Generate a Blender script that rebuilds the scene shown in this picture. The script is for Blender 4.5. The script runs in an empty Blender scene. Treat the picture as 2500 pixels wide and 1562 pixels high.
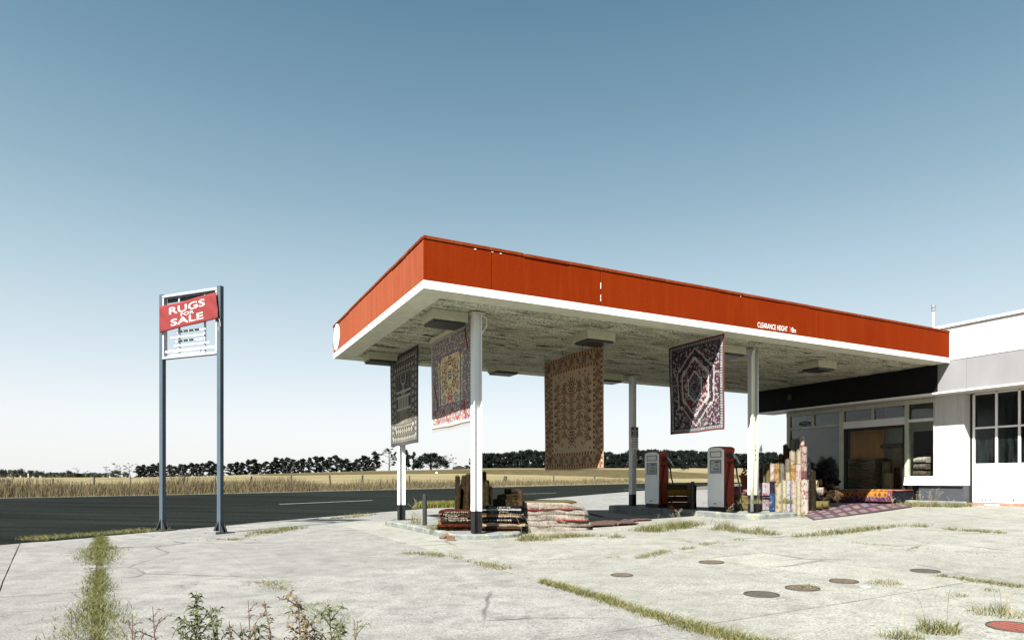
import bpy, math, random
import numpy as np
from mathutils import Vector, Matrix
random.seed(7); rng = np.random.default_rng(7)
SC = bpy.context.scene
COL = SC.collection
# ------------------------------------------------------------------ camera
FPX = 1576.0; EYE = 1.05; HOR = 1170.0          # focal length in photo pixels, eye height, horizon row
cam_d = bpy.data.cameras.new('camera'); cam = bpy.data.objects.new('camera', cam_d); COL.objects.link(cam)
cam.location = (0, 0, EYE); cam.rotation_euler = (math.radians(90), 0, 0)
cam_d.sensor_fit = 'HORIZONTAL'; cam_d.sensor_width = 36.0; cam_d.lens = 36.0*FPX/2500.0
cam_d.shift_y = (HOR-781.0)/2500.0; cam_d.clip_start = 0.05; cam_d.clip_end = 8000
SC.camera = cam
# ------------------------------------------------------------------ light
SUN_EL = math.radians(46.0); SUN_AZ = math.atan2(-0.43, -0.90)     # azimuth from +Y towards +X
w = bpy.data.worlds.new('World'); SC.world = w; w.use_nodes = True
nt = w.node_tree; bg = nt.nodes['Background']
sky = nt.nodes.new('ShaderNodeTexSky'); sky.sky_type = 'NISHITA'; sky.sun_disc = False
sky.sun_elevation = SUN_EL; sky.sun_rotation = SUN_AZ; sky.air_density = 1.0; sky.dust_density = 1.6; sky.ozone_density = 1.0
EXPO = 1.8; SKY_S = 0.075
# clear teal sky that pales to white towards the horizon all round (by elevation only), over the Nishita sky
tcw = nt.nodes.new('ShaderNodeTexCoord'); sep = nt.nodes.new('ShaderNodeSeparateXYZ'); nt.links.new(tcw.outputs['Generated'], sep.inputs[0])
crw = nt.nodes.new('ShaderNodeValToRGB'); cr = crw.color_ramp
SKY = [(0.0, (.93, .935, .94)), (.09, (.89, .91, .92)), (.17, (.70, .79, .825)), (.27, (.49, .635, .692)), (.38, (.298, .455, .535)), (.50, (.175, .315, .405)), (.60, (.108, .232, .322)), (1.0, (.06, .15, .245))]
while len(cr.elements) < len(SKY): cr.elements.new(.5)
for e_, (p_, c_) in zip(cr.elements, SKY): e_.position = p_; e_.color = (*c_, 1)
nt.links.new(sep.outputs[2], crw.inputs[0])
sc_ = nt.nodes.new('ShaderNodeMix'); sc_.data_type = 'RGBA'; sc_.blend_type = 'MULTIPLY'; sc_.inputs[0].default_value = 1
k_ = 1/(2**EXPO*SKY_S); sc_.inputs[7].default_value = (k_, k_, k_, 1); sc_.clamp_result = False
nt.links.new(crw.outputs[0], sc_.inputs[6])
mxw = nt.nodes.new('ShaderNodeMix'); mxw.data_type = 'RGBA'; mxw.inputs[0].default_value = .88
nt.links.new(sky.outputs[0], mxw.inputs[6]); nt.links.new(sc_.outputs[2], mxw.inputs[7])
nt.links.new(mxw.outputs[2], bg.inputs[0]); bg.inputs[1].default_value = SKY_S
sd = bpy.data.lights.new('sun', 'SUN'); sun = bpy.data.objects.new('sun', sd); COL.objects.link(sun)
sd.energy = 4.6; sd.angle = math.radians(0.5); sd.color = (1.0, 0.955, 0.88)
sdir = Vector((math.sin(SUN_AZ)*math.cos(SUN_EL), math.cos(SUN_AZ)*math.cos(SUN_EL), math.sin(SUN_EL)))
sun.rotation_euler = sdir.to_track_quat('Z', 'Y').to_euler(); sun.location = sdir*60
vs = SC.view_settings
SC.display_settings.display_device = 'sRGB'
vs.view_transform = 'Standard'; vs.look = 'None'; vs.gamma = 1.0; vs.exposure = EXPO; vs.use_curve_mapping = False
try:
    SC.cycles.max_bounces = 6; SC.cycles.transparent_max_bounces = 12; SC.cycles.caustics_reflective = False
except Exception: pass

# ------------------------------------------------------------------ maths helpers
TH = math.atan2(0.457, 0.889); CT, ST = math.cos(TH), math.sin(TH)
AX, AY = -1.327, 9.68                              # canopy corner: origin of the station's own axes
def W(s1, s2, z=0.0): return Vector((AX + s1*CT - s2*ST, AY + s1*ST + s2*CT, z))
def S(x, y):
    dx, dy = x-AX, y-AY
    return dx*CT + dy*ST, -dx*ST + dy*CT
ORD = 'lowest second third fourth fifth sixth seventh eighth ninth tenth eleventh twelfth thirteenth fourteenth fifteenth sixteenth seventeenth eighteenth nineteenth twentieth twenty-first twenty-second twenty-third twenty-fourth twenty-fifth twenty-sixth twenty-seventh twenty-eighth'.split()
ORDL = ['leftmost']+ORD[1:]
def lerp(a, b, t): return a+(b-a)*t
def sstep(a, b, x):
    t = min(1, max(0, (x-a)/(b-a))); return t*t*(3-2*t)
def interp(x, pts): return float(np.interp(x, [p[0] for p in pts], [p[1] for p in pts]))
PROF = [(-2, 0), (0, .015), (1.5, .035), (4, .095), (6, .16), (8, .22), (11, .30), (13.6, .40), (14.5, .44), (40, .44)]
def gz(x, y):                                      # forecourt height: rises towards the shop
    s1, s2 = S(x, y)
    return interp(s1, PROF)*(1-sstep(2.0, 9.5, s2))
def G(px, py, dz=0.0):                             # photo pixel -> point on the forecourt
    z = 0.0
    for _ in range(25):
        Y = FPX*(EYE-z)/(py-HOR); X = (px-1250)/FPX*Y; z = 0.5*z+0.5*(gz(X, Y)+dz)
    return Vector((X, Y, z))
def sr(r, g, b):                                   # sRGB 0-255 -> linear
    def f(c):
        c /= 255.0; return c/12.92 if c <= 0.04045 else ((c+0.055)/1.055)**2.4
    return (f(r), f(g), f(b), 1.0)

# ------------------------------------------------------------------ mesh builder
class MB:
    def __init__(s): s.v = []; s.f = []; s.m = []; s.c = None
    def add(s, vs_, fs, mi=0):
        o = len(s.v); s.v += [tuple(v) for v in vs_]
        for f in fs: s.f.append(tuple(o+i for i in f)); s.m.append(mi)
    def box(s, x0, x1, y0, y1, z0, z1, mi=0):
        s.add([(x0,y0,z0),(x1,y0,z0),(x1,y1,z0),(x0,y1,z0),(x0,y0,z1),(x1,y0,z1),(x1,y1,z1),(x0,y1,z1)],
              [(3,2,1,0),(4,5,6,7),(0,1,5,4),(1,2,6,5),(2,3,7,6),(3,0,4,7)], mi)
    def bbox(s, x0, x1, y0, y1, z0, z1, b=.01, mi=0):      # box with chamfered edges
        vs_ = []; 
        for z, d in ((z0, b), (z0+b, 0), (z1-b, 0), (z1, b)):
            X0, X1, Y0, Y1 = x0+d, x1-d, y0+d, y1-d
            e = b
            vs_ += [(X0+e,Y0,z),(X1-e,Y0,z),(X1,Y0+e,z),(X1,Y1-e,z),(X1-e,Y1,z),(X0+e,Y1,z),(X0,Y1-e,z),(X0,Y0+e,z)]
        fs = [tuple(range(7,-1,-1)), tuple(range(24,32))]
        for k in range(3):
            for i in range(8):
                a = k*8+i; b_ = k*8+(i+1) % 8; fs.append((a, b_, b_+8, a+8))
        s.add(vs_, fs, mi)
    def prism(s, poly, z0, z1, mi=0):
        n = len(poly); vs_ = [(p[0], p[1], z0) for p in poly]+[(p[0], p[1], z1) for p in poly]
        fs = [tuple(range(n-1,-1,-1)), tuple(range(n, 2*n))]+[(i, (i+1) % n, n+(i+1) % n, n+i) for i in range(n)]
        s.add(vs_, fs, mi)
    def prismx(s, poly, x0, x1, mi=0):                     # poly in (y,z), swept along x
        n = len(poly); vs_ = [(x0, p[0], p[1]) for p in poly]+[(x1, p[0], p[1]) for p in poly]
        fs = [tuple(range(n-1,-1,-1)), tuple(range(n, 2*n))]+[(i, (i+1) % n, n+(i+1) % n, n+i) for i in range(n)]
        s.add(vs_, fs, mi)
    def prismy(s, poly, y0, y1, mi=0):                     # poly in (x,z), swept along y
        n = len(poly); vs_ = [(p[0], y0, p[1]) for p in poly]+[(p[0], y1, p[1]) for p in poly]
        fs = [tuple(range(n)), tuple(range(2*n-1, n-1, -1))]+[(i, n+i, n+(i+1) % n, (i+1) % n) for i in range(n)]
        s.add(vs_, fs, mi)
    def tube(s, path, r, n=8, mi=0, cap=True):
        path = [Vector(p) for p in path]; rs = r if isinstance(r, (list, tuple)) else [r]*len(path)
        ref = Vector((0.13, 0.31, 0.94)); rings = []
        for i, p in enumerate(path):
            t = (path[min(i+1, len(path)-1)]-path[max(i-1, 0)]).normalized()
            a = t.cross(ref)
            if a.length < .2: a = t.cross(Vector((1, 0, 0)))
            a.normalize(); b = t.cross(a)
            rings.append([p+(a*math.cos(k*2*math.pi/n)+b*math.sin(k*2*math.pi/n))*rs[i] for k in range(n)])
        vs_ = [q for R in rings for q in R]; fs = []
        for i in range(len(path)-1):
            for k in range(n): fs.append((i*n+k, i*n+(k+1) % n, (i+1)*n+(k+1) % n, (i+1)*n+k))
        if cap: fs += [tuple(range(n-1,-1,-1)), tuple((len(path)-1)*n+k for k in range(n))]
        s.add(vs_, fs, mi)
    def lathe(s, prof, n=16, mi=0, c=(0, 0)):
        vs_ = [(c[0]+r*math.cos(2*math.pi*k/n), c[1]+r*math.sin(2*math.pi*k/n), z) for r, z in prof for k in range(n)]
        fs = []
        for i in range(len(prof)-1):
            for k in range(n): fs.append((i*n+k, i*n+(k+1) % n, (i+1)*n+(k+1) % n, (i+1)*n+k))
        fs += [tuple(range(n-1,-1,-1)), tuple((len(prof)-1)*n+k for k in range(n))]
        s.add(vs_, fs, mi)
    def build(s, name, mats, parent=None, smooth=False, loc=None, rotz=0.0):
        me = bpy.data.meshes.new(name); me.from_pydata(s.v, [], s.f)
        mats = mats if isinstance(mats, (list, tuple)) else [mats]
        for m in mats: me.materials.append(m)
        if len(mats) > 1: me.polygons.foreach_set('material_index', s.m)
        if s.c is not None:
            at = me.color_attributes.new('tint', 'FLOAT_COLOR', 'POINT'); at.data.foreach_set('color', np.asarray(s.c, dtype=np.float32).ravel())
        if smooth: me.polygons.foreach_set('use_smooth', [True]*len(me.polygons))
        me.update()
        return link(name, me, parent, loc, rotz)
def link(name, me, parent=None, loc=None, rotz=0.0):
    o = bpy.data.objects.new(name, me); COL.objects.link(o)
    if parent is not None: o.parent = parent
    if loc is not None: o.location = loc
    if rotz: o.rotation_euler = (0, 0, rotz)
    return o
def tag(o, label=None, cat=None, group=None, kind=None):
    if label: o['label'] = label
    if cat: o['category'] = cat
    if group: o['group'] = group
    if kind: o['kind'] = kind
    return o
def thing(name, label, cat, loc=(0, 0, 0), rotz=0.0, group=None):
    o = bpy.data.objects.new(name, None); COL.objects.link(o); o.empty_display_size = .2
    o.location = loc; o.rotation_euler = (0, 0, rotz); return tag(o, label, cat, group)
def dup(root, loc, rotz, label=None, group=None, scale=None):
    r = root.copy(); COL.objects.link(r); r.location = loc; r.rotation_euler = (0, 0, rotz)
    if scale: r.scale = scale
    if label: r['label'] = label
    if group: r['group'] = group
    for ch in list(root.children):
        c = ch.copy(); COL.objects.link(c); c.parent = r
        for g in list(ch.children):
            d = g.copy(); COL.objects.link(d); d.parent = c
    return r
_textcache = {}
def text_mesh(word, wd, ht, depth=.003, bold=0.0, mat=None):
    """flat lettering in the local XZ plane (facing -Y), fitted to wd x ht, lower left corner at 0"""
    cu = bpy.data.curves.new('lettering', 'FONT'); cu.body = word; cu.extrude = 0; cu.offset = bold; cu.space_character = 1+bold*1.6; cu.resolution_u = 3
    o = bpy.data.objects.new('lettering', cu); COL.objects.link(o)
    dg = bpy.context.evaluated_depsgraph_get(); me = bpy.data.meshes.new_from_object(o.evaluated_get(dg))
    bpy.data.objects.remove(o); bpy.data.curves.remove(cu)
    n = len(me.vertices); co = np.empty(n*3); me.vertices.foreach_get('co', co); co = co.reshape(-1, 3)
    mn, mx = co.min(0), co.max(0)
    q = np.zeros_like(co); q[:, 0] = (co[:, 0]-mn[0])/(mx[0]-mn[0])*wd; q[:, 2] = (co[:, 1]-mn[1])/(mx[1]-mn[1])*ht
    me.vertices.foreach_set('co', q.ravel()); me.materials.clear()
    if mat: me.materials.append(mat)
    me.update(); return me

# ------------------------------------------------------------------ materials
def newmat(name):
    m = bpy.data.materials.new(name); m.use_nodes = True
    return m, m.node_tree, m.node_tree.nodes['Principled BSDF']
def N(nt, t, **kw):
    n = nt.nodes.new(t)
    for k, v in kw.items():
        if k.startswith('i_'): n.inputs[int(k[2:]) if k[2:].isdigit() else k[2:]].default_value = v
        else: setattr(n, k, v)
    return n
def coords(nt, scale=(1, 1, 1), kind='Object', rot=(0, 0, 0)):
    tc = N(nt, 'ShaderNodeTexCoord'); mp = N(nt, 'ShaderNodeMapping')
    mp.inputs['Scale'].default_value = scale; mp.inputs['Rotation'].default_value = rot
    nt.links.new(tc.outputs[kind], mp.inputs['Vector']); return mp.outputs[0]
def noise(nt, vec, scale, detail=4, rough=.6, dist=0.0):
    n = N(nt, 'ShaderNodeTexNoise'); n.inputs['Scale'].default_value = scale; n.inputs['Detail'].default_value = detail
    n.inputs['Roughness'].default_value = rough; n.inputs['Distortion'].default_value = dist
    nt.links.new(vec, n.inputs['Vector']); return n.outputs['Fac']
def ramp(nt, fac, stops, interp_='LINEAR'):
    r = N(nt, 'ShaderNodeValToRGB'); cr = r.color_ramp; cr.interpolation = interp_
    while len(cr.elements) < len(stops): cr.elements.new(.5)
    for e, (p, c) in zip(cr.elements, stops): e.position = p; e.color = c if len(c) == 4 else (*c, 1)
    nt.links.new(fac, r.inputs[0]); return r.outputs[0]
def mix(nt, fac, a, b, mode='MIX'):
    n = N(nt, 'ShaderNodeMix', data_type='RGBA', blend_type=mode)
    for sock, val in ((n.inputs[0], fac), (n.inputs[6], a), (n.inputs[7], b)):
        if hasattr(val, 'links') or hasattr(val, 'is_linked'): nt.links.new(val, sock)
        else: sock.default_value = val
    return n.outputs[2]
def bump(nt, b, h, strength=.3, dist=.01):
    n = N(nt, 'ShaderNodeBump'); n.inputs['Strength'].default_value = strength; n.inputs['Distance'].default_value = dist
    nt.links.new(h, n.inputs['Height']); nt.links.new(n.outputs[0], b.inputs['Normal'])
def g1(v): return (v, v, v, 1)
def simple(name, col, rough=.6, metal=0.0, var=.12, scale=6.0, bmp=.0, spec=.4, dirt=None, dirt_lo=.55, dirt_hi=.75, stretch=(1, 1, 1)):
    m, nt, b = newmat(name); vec = coords(nt, stretch)
    n1 = noise(nt, vec, scale, 5)
    c0 = tuple(max(0, x*(1-var)) for x in col[:3])+(1,); c1 = tuple(min(1, x*(1+var)) for x in col[:3])+(1,)
    c = ramp(nt, n1, [(.3, c0), (.7, c1)])
    if dirt:
        n2 = noise(nt, vec, scale*.6, 8, .7); c = mix(nt, ramp(nt, n2, [(dirt_lo, g1(0)), (dirt_hi, g1(1))]), c, dirt)
    nt.links.new(c, b.inputs['Base Color']); b.inputs['Roughness'].default_value = rough; b.inputs['Metallic'].default_value = metal
    b.inputs['Specular IOR Level'].default_value = spec
    if bmp: bump(nt, b, noise(nt, vec, scale*6, 4), bmp, .01)
    return m
def concrete(name, a, b_, stain, rough_scale=1.0):
    m, nt, b = newmat(name); vec = coords(nt); oi = N(nt, 'ShaderNodeObjectInfo')
    big = noise(nt, vec, .55, 6, .62, .4); mid = noise(nt, vec, 3.2, 8, .72, .5); fine = noise(nt, vec, 60*rough_scale, 3, .8)
    c = mix(nt, ramp(nt, big, [(.36, g1(0)), (.64, g1(1))]), a, b_)
    c = mix(nt, ramp(nt, mid, [(.44, g1(0)), (.68, g1(.95))]), c, stain)
    c = mix(nt, ramp(nt, fine, [(.36, g1(.8)), (.54, g1(0))]), c, tuple(x*.5 for x in stain[:3])+(1,))
    spots = noise(nt, vec, 19, 2, .5); c = mix(nt, ramp(nt, spots, [(.69, g1(0)), (.74, g1(.8))]), c, tuple(x*.4 for x in stain[:3])+(1,))
    sw = noise(nt, coords(nt, (.5, 6, 1), rot=(0, 0, -TH)), 2.2, 5, .65); c = mix(nt, ramp(nt, sw, [(.56, g1(0)), (.75, g1(.35))]), c, stain)
    vd = N(nt, 'ShaderNodeTexVoronoi', feature='DISTANCE_TO_EDGE'); vd.inputs['Scale'].default_value = .42
    wn = N(nt, 'ShaderNodeTexNoise'); wn.inputs['Scale'].default_value = 2.2; wn.inputs['Detail'].default_value = 6; nt.links.new(vec, wn.inputs['Vector'])
    wm = N(nt, 'ShaderNodeMix', data_type='RGBA'); wm.inputs[0].default_value = .16; nt.links.new(vec, wm.inputs[6]); nt.links.new(wn.outputs['Color'], wm.inputs[7]); nt.links.new(wm.outputs[2], vd.inputs['Vector'])
    ck = ramp(nt, vd.outputs['Distance'], [(.0, g1(1)), (.0035, g1(.9)), (.008, g1(0))]); cm = noise(nt, vec, .33, 3); ckm = mix(nt, 1.0, ck, ramp(nt, cm, [(.50, g1(0)), (.58, g1(.8))]), 'MULTIPLY')
    c = mix(nt, ckm, c, tuple(x*.35 for x in stain[:3])+(1,))
    oil = noise(nt, vec, 1.1, 6, .7, 1.2); c = mix(nt, ramp(nt, oil, [(.60, g1(0)), (.72, g1(.7))]), c, tuple(x*.7 for x in stain[:3])+(1,))
    tone = ramp(nt, oi.outputs['Random'], [(0, g1(.95)), (1, g1(1.05))])
    c = mix(nt, 1.0, c, tone, 'MULTIPLY')
    nt.links.new(c, b.inputs['Base Color']); b.inputs['Roughness'].default_value = .85; b.inputs['Specular IOR Level'].default_value = .25
    bump(nt, b, fine, .28, .004); return m
# ================================================================== SETTING
M = {}
M['conc_l'] = concrete('concrete_grey', (0.1913, 0.1904, 0.1802, 1), (0.2550, 0.2533, 0.2380, 1), (0.1232, 0.1224, 0.1156, 1))
M['conc_r'] = concrete('concrete_cream', (0.2253, 0.2278, 0.2057, 1), (0.2762, 0.2780, 0.2516, 1), (0.1573, 0.1573, 0.1377, 1), .8)
M['conc_p'] = concrete('concrete_patch', (0.2422, 0.2414, 0.2142, 1), (0.2890, 0.2873, 0.2567, 1), (0.1827, 0.1802, 0.1564, 1), .8)
M['soil'] = simple('joint_soil', (.075, .07, .058), .95, var=.5, scale=9)
def asphalt():
    m, nt, b = newmat('asphalt'); vec = coords(nt)
    st = coords(nt, (.09, 1.1, 1), rot=(0, 0, -math.atan2(.918, .396)))
    n1 = noise(nt, st, 1.0, 6, .65); f = noise(nt, vec, 55, 3, .8); v = N(nt, 'ShaderNodeTexVoronoi'); v.inputs['Scale'].default_value = 16
    nt.links.new(vec, v.inputs['Vector'])
    c = ramp(nt, n1, [(.38, (0.0060, 0.0076, 0.0074, 1)), (.60, (0.0140, 0.0170, 0.0160, 1))])
    c = mix(nt, ramp(nt, f, [(.52, g1(0)), (.75, g1(.5))]), c, (.045, .05, .046, 1))
    c = mix(nt, ramp(nt, v.outputs['Distance'], [(.09, g1(.8)), (.17, g1(0))]), c, (.075, .078, .066, 1))
    nt.links.new(c, b.inputs['Base Color']); b.inputs['Roughness'].default_value = 1; b.inputs['Specular IOR Level'].default_value = .0
    bump(nt, b, f, .4, .006); return m
M['asphalt'] = asphalt()
def field():
    m, nt, b = newmat('dry_field'); vec = coords(nt)
    at = N(nt, 'ShaderNodeVertexColor', layer_name='tint')
    n1 = noise(nt, vec, .05, 6, .7); n2 = noise(nt, coords(nt, (1, .25, 1)), .5, 6, .8)
    c = ramp(nt, n1, [(.35, (0.1573, 0.1343, 0.0748, 1)), (.65, (0.1913, 0.1658, 0.1003, 1))])
    d = ramp(nt, n2, [(.35, (0.0544, 0.0467, 0.0255, 1)), (.7, (0.0731, 0.0620, 0.0340, 1))])
    sep = N(nt, 'ShaderNodeSeparateColor'); nt.links.new(at.outputs[0], sep.inputs[0])
    c = mix(nt, sep.outputs[0], c, d)
    c = mix(nt, ramp(nt, n2, [(.45, g1(0)), (.75, g1(.5))]), c, (0.1615, 0.1318, 0.0595, 1))
    nt.links.new(c, b.inputs['Base Color']); b.inputs['Roughness'].default_value = 1; b.inputs['Specular IOR Level'].default_value = 0
    return m
M['field'] = field()
def tinted(name, rough=.9, trans=.0, var=.15):
    m, nt, b = newmat(name); at = N(nt, 'ShaderNodeVertexColor', layer_name='tint')
    n = noise(nt, coords(nt), 7, 3); c = mix(nt, 1.0, at.outputs[0], ramp(nt, n, [(.3, g1(1-var)), (.7, g1(1+var))]), 'MULTIPLY')
    nt.links.new(c, b.inputs['Base Color']); b.inputs['Roughness'].default_value = rough; b.inputs['Specular IOR Level'].default_value = .15
    if trans:
        tr = N(nt, 'ShaderNodeBsdfTranslucent'); nt.links.new(c, tr.inputs[0]); mx = N(nt, 'ShaderNodeMixShader'); mx.inputs[0].default_value = trans
        nt.links.new(b.outputs[0], mx.inputs[1]); nt.links.new(tr.outputs[0], mx.inputs[2]); nt.links.new(mx.outputs[0], nt.nodes['Material Output'].inputs[0])
    return m
M['grass'] = tinted('grass_blades', .8, .3)
M['paint_line'] = simple('road_paint', (.26, .26, .245), .7, var=.12, scale=3, dirt=(.10, .11, .10, 1), dirt_lo=.58, dirt_hi=.7)

# road axes: u across (away from the station), v along
RU = Vector((-.918, .396)); RV = Vector((.396, .918))
def UV(u, v): return (u*RU.x+v*RV.x, u*RU.y+v*RV.y)
def uv(x, y): return (x*RU.x+y*RU.y, x*RV.x+y*RV.y)
NEAR = [(-400, 11.2), (0, 11.7), (8, 11.85), (18, 12.4), (54, 12.95), (1500, 14)]
FAR = [(-400, 33), (0, 30.6), (16, 29.4), (25, 27.9), (50, 27.2), (105, 26.8), (1500, 26)]
def near(v): return interp(v, NEAR)
def far(v): return interp(v, FAR)
ZFAR = 0.30
def road_z(u, v): return lerp(0.0, ZFAR, min(1, max(0, (u-near(v))/(far(v)-near(v)))))
def strip(name, vs_, ulo, uhi, nu, dz, mat, kind='structure'):
    mb = MB()
    for v in vs_:
        for k in range(nu+1):
            u = lerp(ulo(v), uhi(v), k/nu); x, y = UV(u, v); mb.v.append((x, y, road_z(u, v)+dz))
    n = nu+1
    for i in range(len(vs_)-1):
        for k in range(nu): mb.f.append((i*n+k, (i+1)*n+k, (i+1)*n+k+1, i*n+k+1)); mb.m.append(0)
    return tag(mb.build(name, mat), kind=kind)
VR = [-300, -200, -120, -60, -30, -15]+list(np.arange(-8, 60, 2.0))+list(np.arange(60, 200, 10))+[250, 350, 500, 800, 1400]
strip('road', VR, lambda v: near(v)-.25, lambda v: far(v)+.05, 8, 0, M['asphalt'])
strip('edge_line', VR, lambda v: far(v)-.42, lambda v: far(v)-.28, 1, .005, M['paint_line'])
# lane dashes in the middle of the road
for k, (a, b) in enumerate([((682, 1230.5), (909, 1221)), ((1277, 1205.5), (1358, 1203)), ((1523, 1194.5), (1572, 1192.5))]):
    P = []
    for px, py in (a, b):
        z = .1
        for _ in range(20):
            Y = FPX*(EYE-z)/(py-HOR); X = (px-1250)/FPX*Y; u, v = uv(X, Y); z = .5*z+.5*road_z(u, v)
        P.append((u, v))
    (u0, v0), (u1, v1) = P
    strip('lane_dash', list(np.linspace(v0, v1, 12)), lambda v: lerp(u0, u1, (v-v0)/(v1-v0))-.07, lambda v: lerp(u0, u1, (v-v0)/(v1-v0))+.07, 1, .006, M['paint_line'])

# fields beyond the road, out to the horizon
BASE = [(-400, 1166), (0, 1165), (330, 1165), (500, 1162), (560, 1160), (650, 1156.5), (800, 1152), (960, 1148), (1100, 1145.5), (1200, 1142.5), (1700, 1142), (2500, 1142), (4000, 1142)]
def r0_of(px):                                        # depth at which the far road edge is met
    k = (px-1250)/FPX; Y = 30.0
    for _ in range(40):
        u, v = uv(k*Y, Y); f = far(v); d = RU.x*k+RU.y
        if d <= 0.02: return 170.0
        Y = .5*Y+.5*f/d
    return min(Y, 170.0)
_r0 = {}
def terr(x, y):
    Y = max(y, .5); px = 1250+FPX*x/Y; px = max(-3000, min(5000, px)); key = round(px/4)*4
    if key not in _r0: _r0[key] = r0_of(key)
    R0 = _r0[key]; zt = EYE+(HOR-interp(px, BASE))/FPX*300
    t = (Y-R0)/(300-R0)
    if t <= 0: return ZFAR
    if t >= 1: return zt
    return lerp(ZFAR, zt, t)
def TP(px, Y, dz=0.0):
    x = (px-1250)/FPX*Y; return Vector((x, Y, terr(x, Y)+dz))
def TG(px, py):                                        # photo pixel -> point on the far terrain
    Y = r0_of(px); prev = None
    while Y < 420:
        x = (px-1250)/FPX*Y; yy = HOR-(terr(x, Y)-EYE)*FPX/Y
        if yy <= py: return Vector((x, Y, terr(x, Y)))
        Y *= 1.01
    return TP(px, 300)
PL_U = [(600, 1159.5), (640, 1157.5), (700, 1155), (950, 1149), (1140, 1145.2), (1300, 1144.6), (1500, 1145.4), (1600, 1147), (1680, 1153), (1800, 1158)]
PL_L = [(600, 1159), (640, 1160.5), (700, 1161), (950, 1157), (1140, 1156), (1300, 1159), (1450, 1163), (1500, 1166), (1680, 1168), (1800, 1168)]
pxs = sorted(set([-2800, -2000, -1400, -900, -600, -400, -250]+list(range(-150, 2700, 14))+[2800, 3000, 3400, 4000, 5000]))
ts = [0, .004, .01, .02, .03, .045, .06, .08]+list(np.linspace(.1, 1, 46))+[1.2, 1.6, 2.5, 5, 12]
mb = MB(); cols = []
for px in pxs:
    R0 = r0_of(px)
    for t in ts:
        Y = R0+(300-R0)*min(t, 1) if t <= 1 else 300*t
        x = (px-1250)/FPX*Y; z = terr(x, Y)
        if t <= 0: z -= .02
        yy = HOR-(z-EYE)*FPX/Y
        e = .9; mk = 0
        if 600 < px < 1800: mk = min(1, max(0, (yy-interp(px, PL_U))/e+.5))*min(1, max(0, (interp(px, PL_L)-yy)/e+.5))
        mb.v.append((x, Y, z)); cols.append((mk, 0, 0, 1))
n = len(ts)
for i in range(len(pxs)-1):
    for k in range(n-1): mb.f.append((i*n+k, (i+1)*n+k, (i+1)*n+k+1, i*n+k+1)); mb.m.append(0)
mb.c = cols; tag(mb.build('field', M['field'], smooth=True), kind='structure')
# ground under and around everything else
mb = MB(); us = [-2500, -800, -200, -60]+list(np.linspace(-30, 11, 30)); vv = [-2500, -600, -100]+list(np.linspace(-20, 60, 41))+[100, 300, 900, 2500]
for v in vv:
    for u in us+[near(v)+.1]:
        x, y = UV(u, v); mb.v.append((x, y, gz(x, y)-.009))
n = len(us)+1
for i in range(len(vv)-1):
    for k in range(n-1): mb.f.append((i*n+k, (i+1)*n+k, (i+1)*n+k+1, i*n+k+1)); mb.m.append(0)
tag(mb.build('ground', M['soil']), kind='structure')

# forecourt: concrete slabs with open joints
import bmesh
fc = thing('forecourt', None, None); tag(fc, kind='structure')
def slab(s0, s1, t0, t1, mat, gap=.012):
    bm = bmesh.new()
    f0 = s0 if callable(s0) else (lambda t, q=s0: q); f1 = s1 if callable(s1) else (lambda t, q=s1: q); c, d = t0+gap, t1-gap; a, b = f0(t0)+gap, f1(t0)-gap
    def axis(lo, hi):
        n = max(1, int((hi-lo)/.55)); base = [lo+(hi-lo)*i/n for i in range(n+1)]
        return base
    xs, ys = axis(a, b), axis(c, d)
    def wob(i, n_): return random.uniform(-.006, .006)
    grid = []
    for i, x_ in enumerate(xs):
        for j, y in enumerate(ys):
            x = lerp(f0(y)+gap, f1(y)-gap, i/(len(xs)-1))
            dx = wob(i, 0) if i in (0, len(xs)-1) else 0; dy = wob(j, 0) if j in (0, len(ys)-1) else 0
            p = W(x+dx, y+dy); grid.append(bm.verts.new((p.x, p.y, 0)))
    ny = len(ys)
    for i in range(len(xs)-1):
        for j in range(ny-1): bm.faces.new((grid[i*ny+j], grid[(i+1)*ny+j], grid[(i+1)*ny+j+1], grid[i*ny+j+1]))
    for k in range(1, len(NEAR)-2):
        (v0, u0), (v1, u1) = NEAR[k], NEAR[k+1]
        p0, p1 = Vector((*UV(u0, v0), 0)), Vector((*UV(u1, v1), 0)); dvec = (p1-p0).normalized(); nrm = Vector((-dvec.y, dvec.x, 0))
        if nrm.dot(Vector((RU.x, RU.y, 0))) < 0: nrm = -nrm
        bmesh.ops.bisect_plane(bm, geom=bm.verts[:]+bm.edges[:]+bm.faces[:], plane_co=p0, plane_no=nrm, clear_outer=True)
    if not bm.faces: bm.free(); return
    tilt = random.uniform(-.002, .002)
    top = list(bm.faces)
    r = bmesh.ops.extrude_face_region(bm, geom=top)
    newv = [e for e in r['geom'] if isinstance(e, bmesh.types.BMVert)]
    newset = set(newv)
    for v in bm.verts:
        z = gz(v.co.x, v.co.y)+tilt
        v.co.z = z if v in newset else z-.075
    bmesh.ops.recalc_face_normals(bm, faces=bm.faces[:])
    me = bpy.data.meshes.new('slab'); bm.to_mesh(me); bm.free(); me.materials.append(mat)
    link('slab', me, fc)
cl, cr_, cp = M['conc_l'], M['conc_r'], M['conc_p']
JB = lambda t: -5.0-.15*t
JA0 = lambda t: -4.145-.09*t
JA1 = lambda t: -4.075-.09*t
JC = lambda t: -2.57-.08*t
for (a, b) in ((-18, -11), (-11, JB), (JB, JA0), (JA1, JC), (JC, 0)):
    for (c, d) in ((-16, -9), (-9, -5.6), (-5.6, -2.0), (-2.0, 4.1)): slab(a, b, c, d, cl, .005)
    slab(a, b, 4.1, 14, cl, .006)
slab(0, 2.6, -5.75, -2.1, cr_); slab(2.6, 3.52, -3.15, -2.1, cr_); slab(2.6, 3.52, -5.75, -3.15, cp); slab(0, 3.52, -10, -5.75, cr_)
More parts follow.
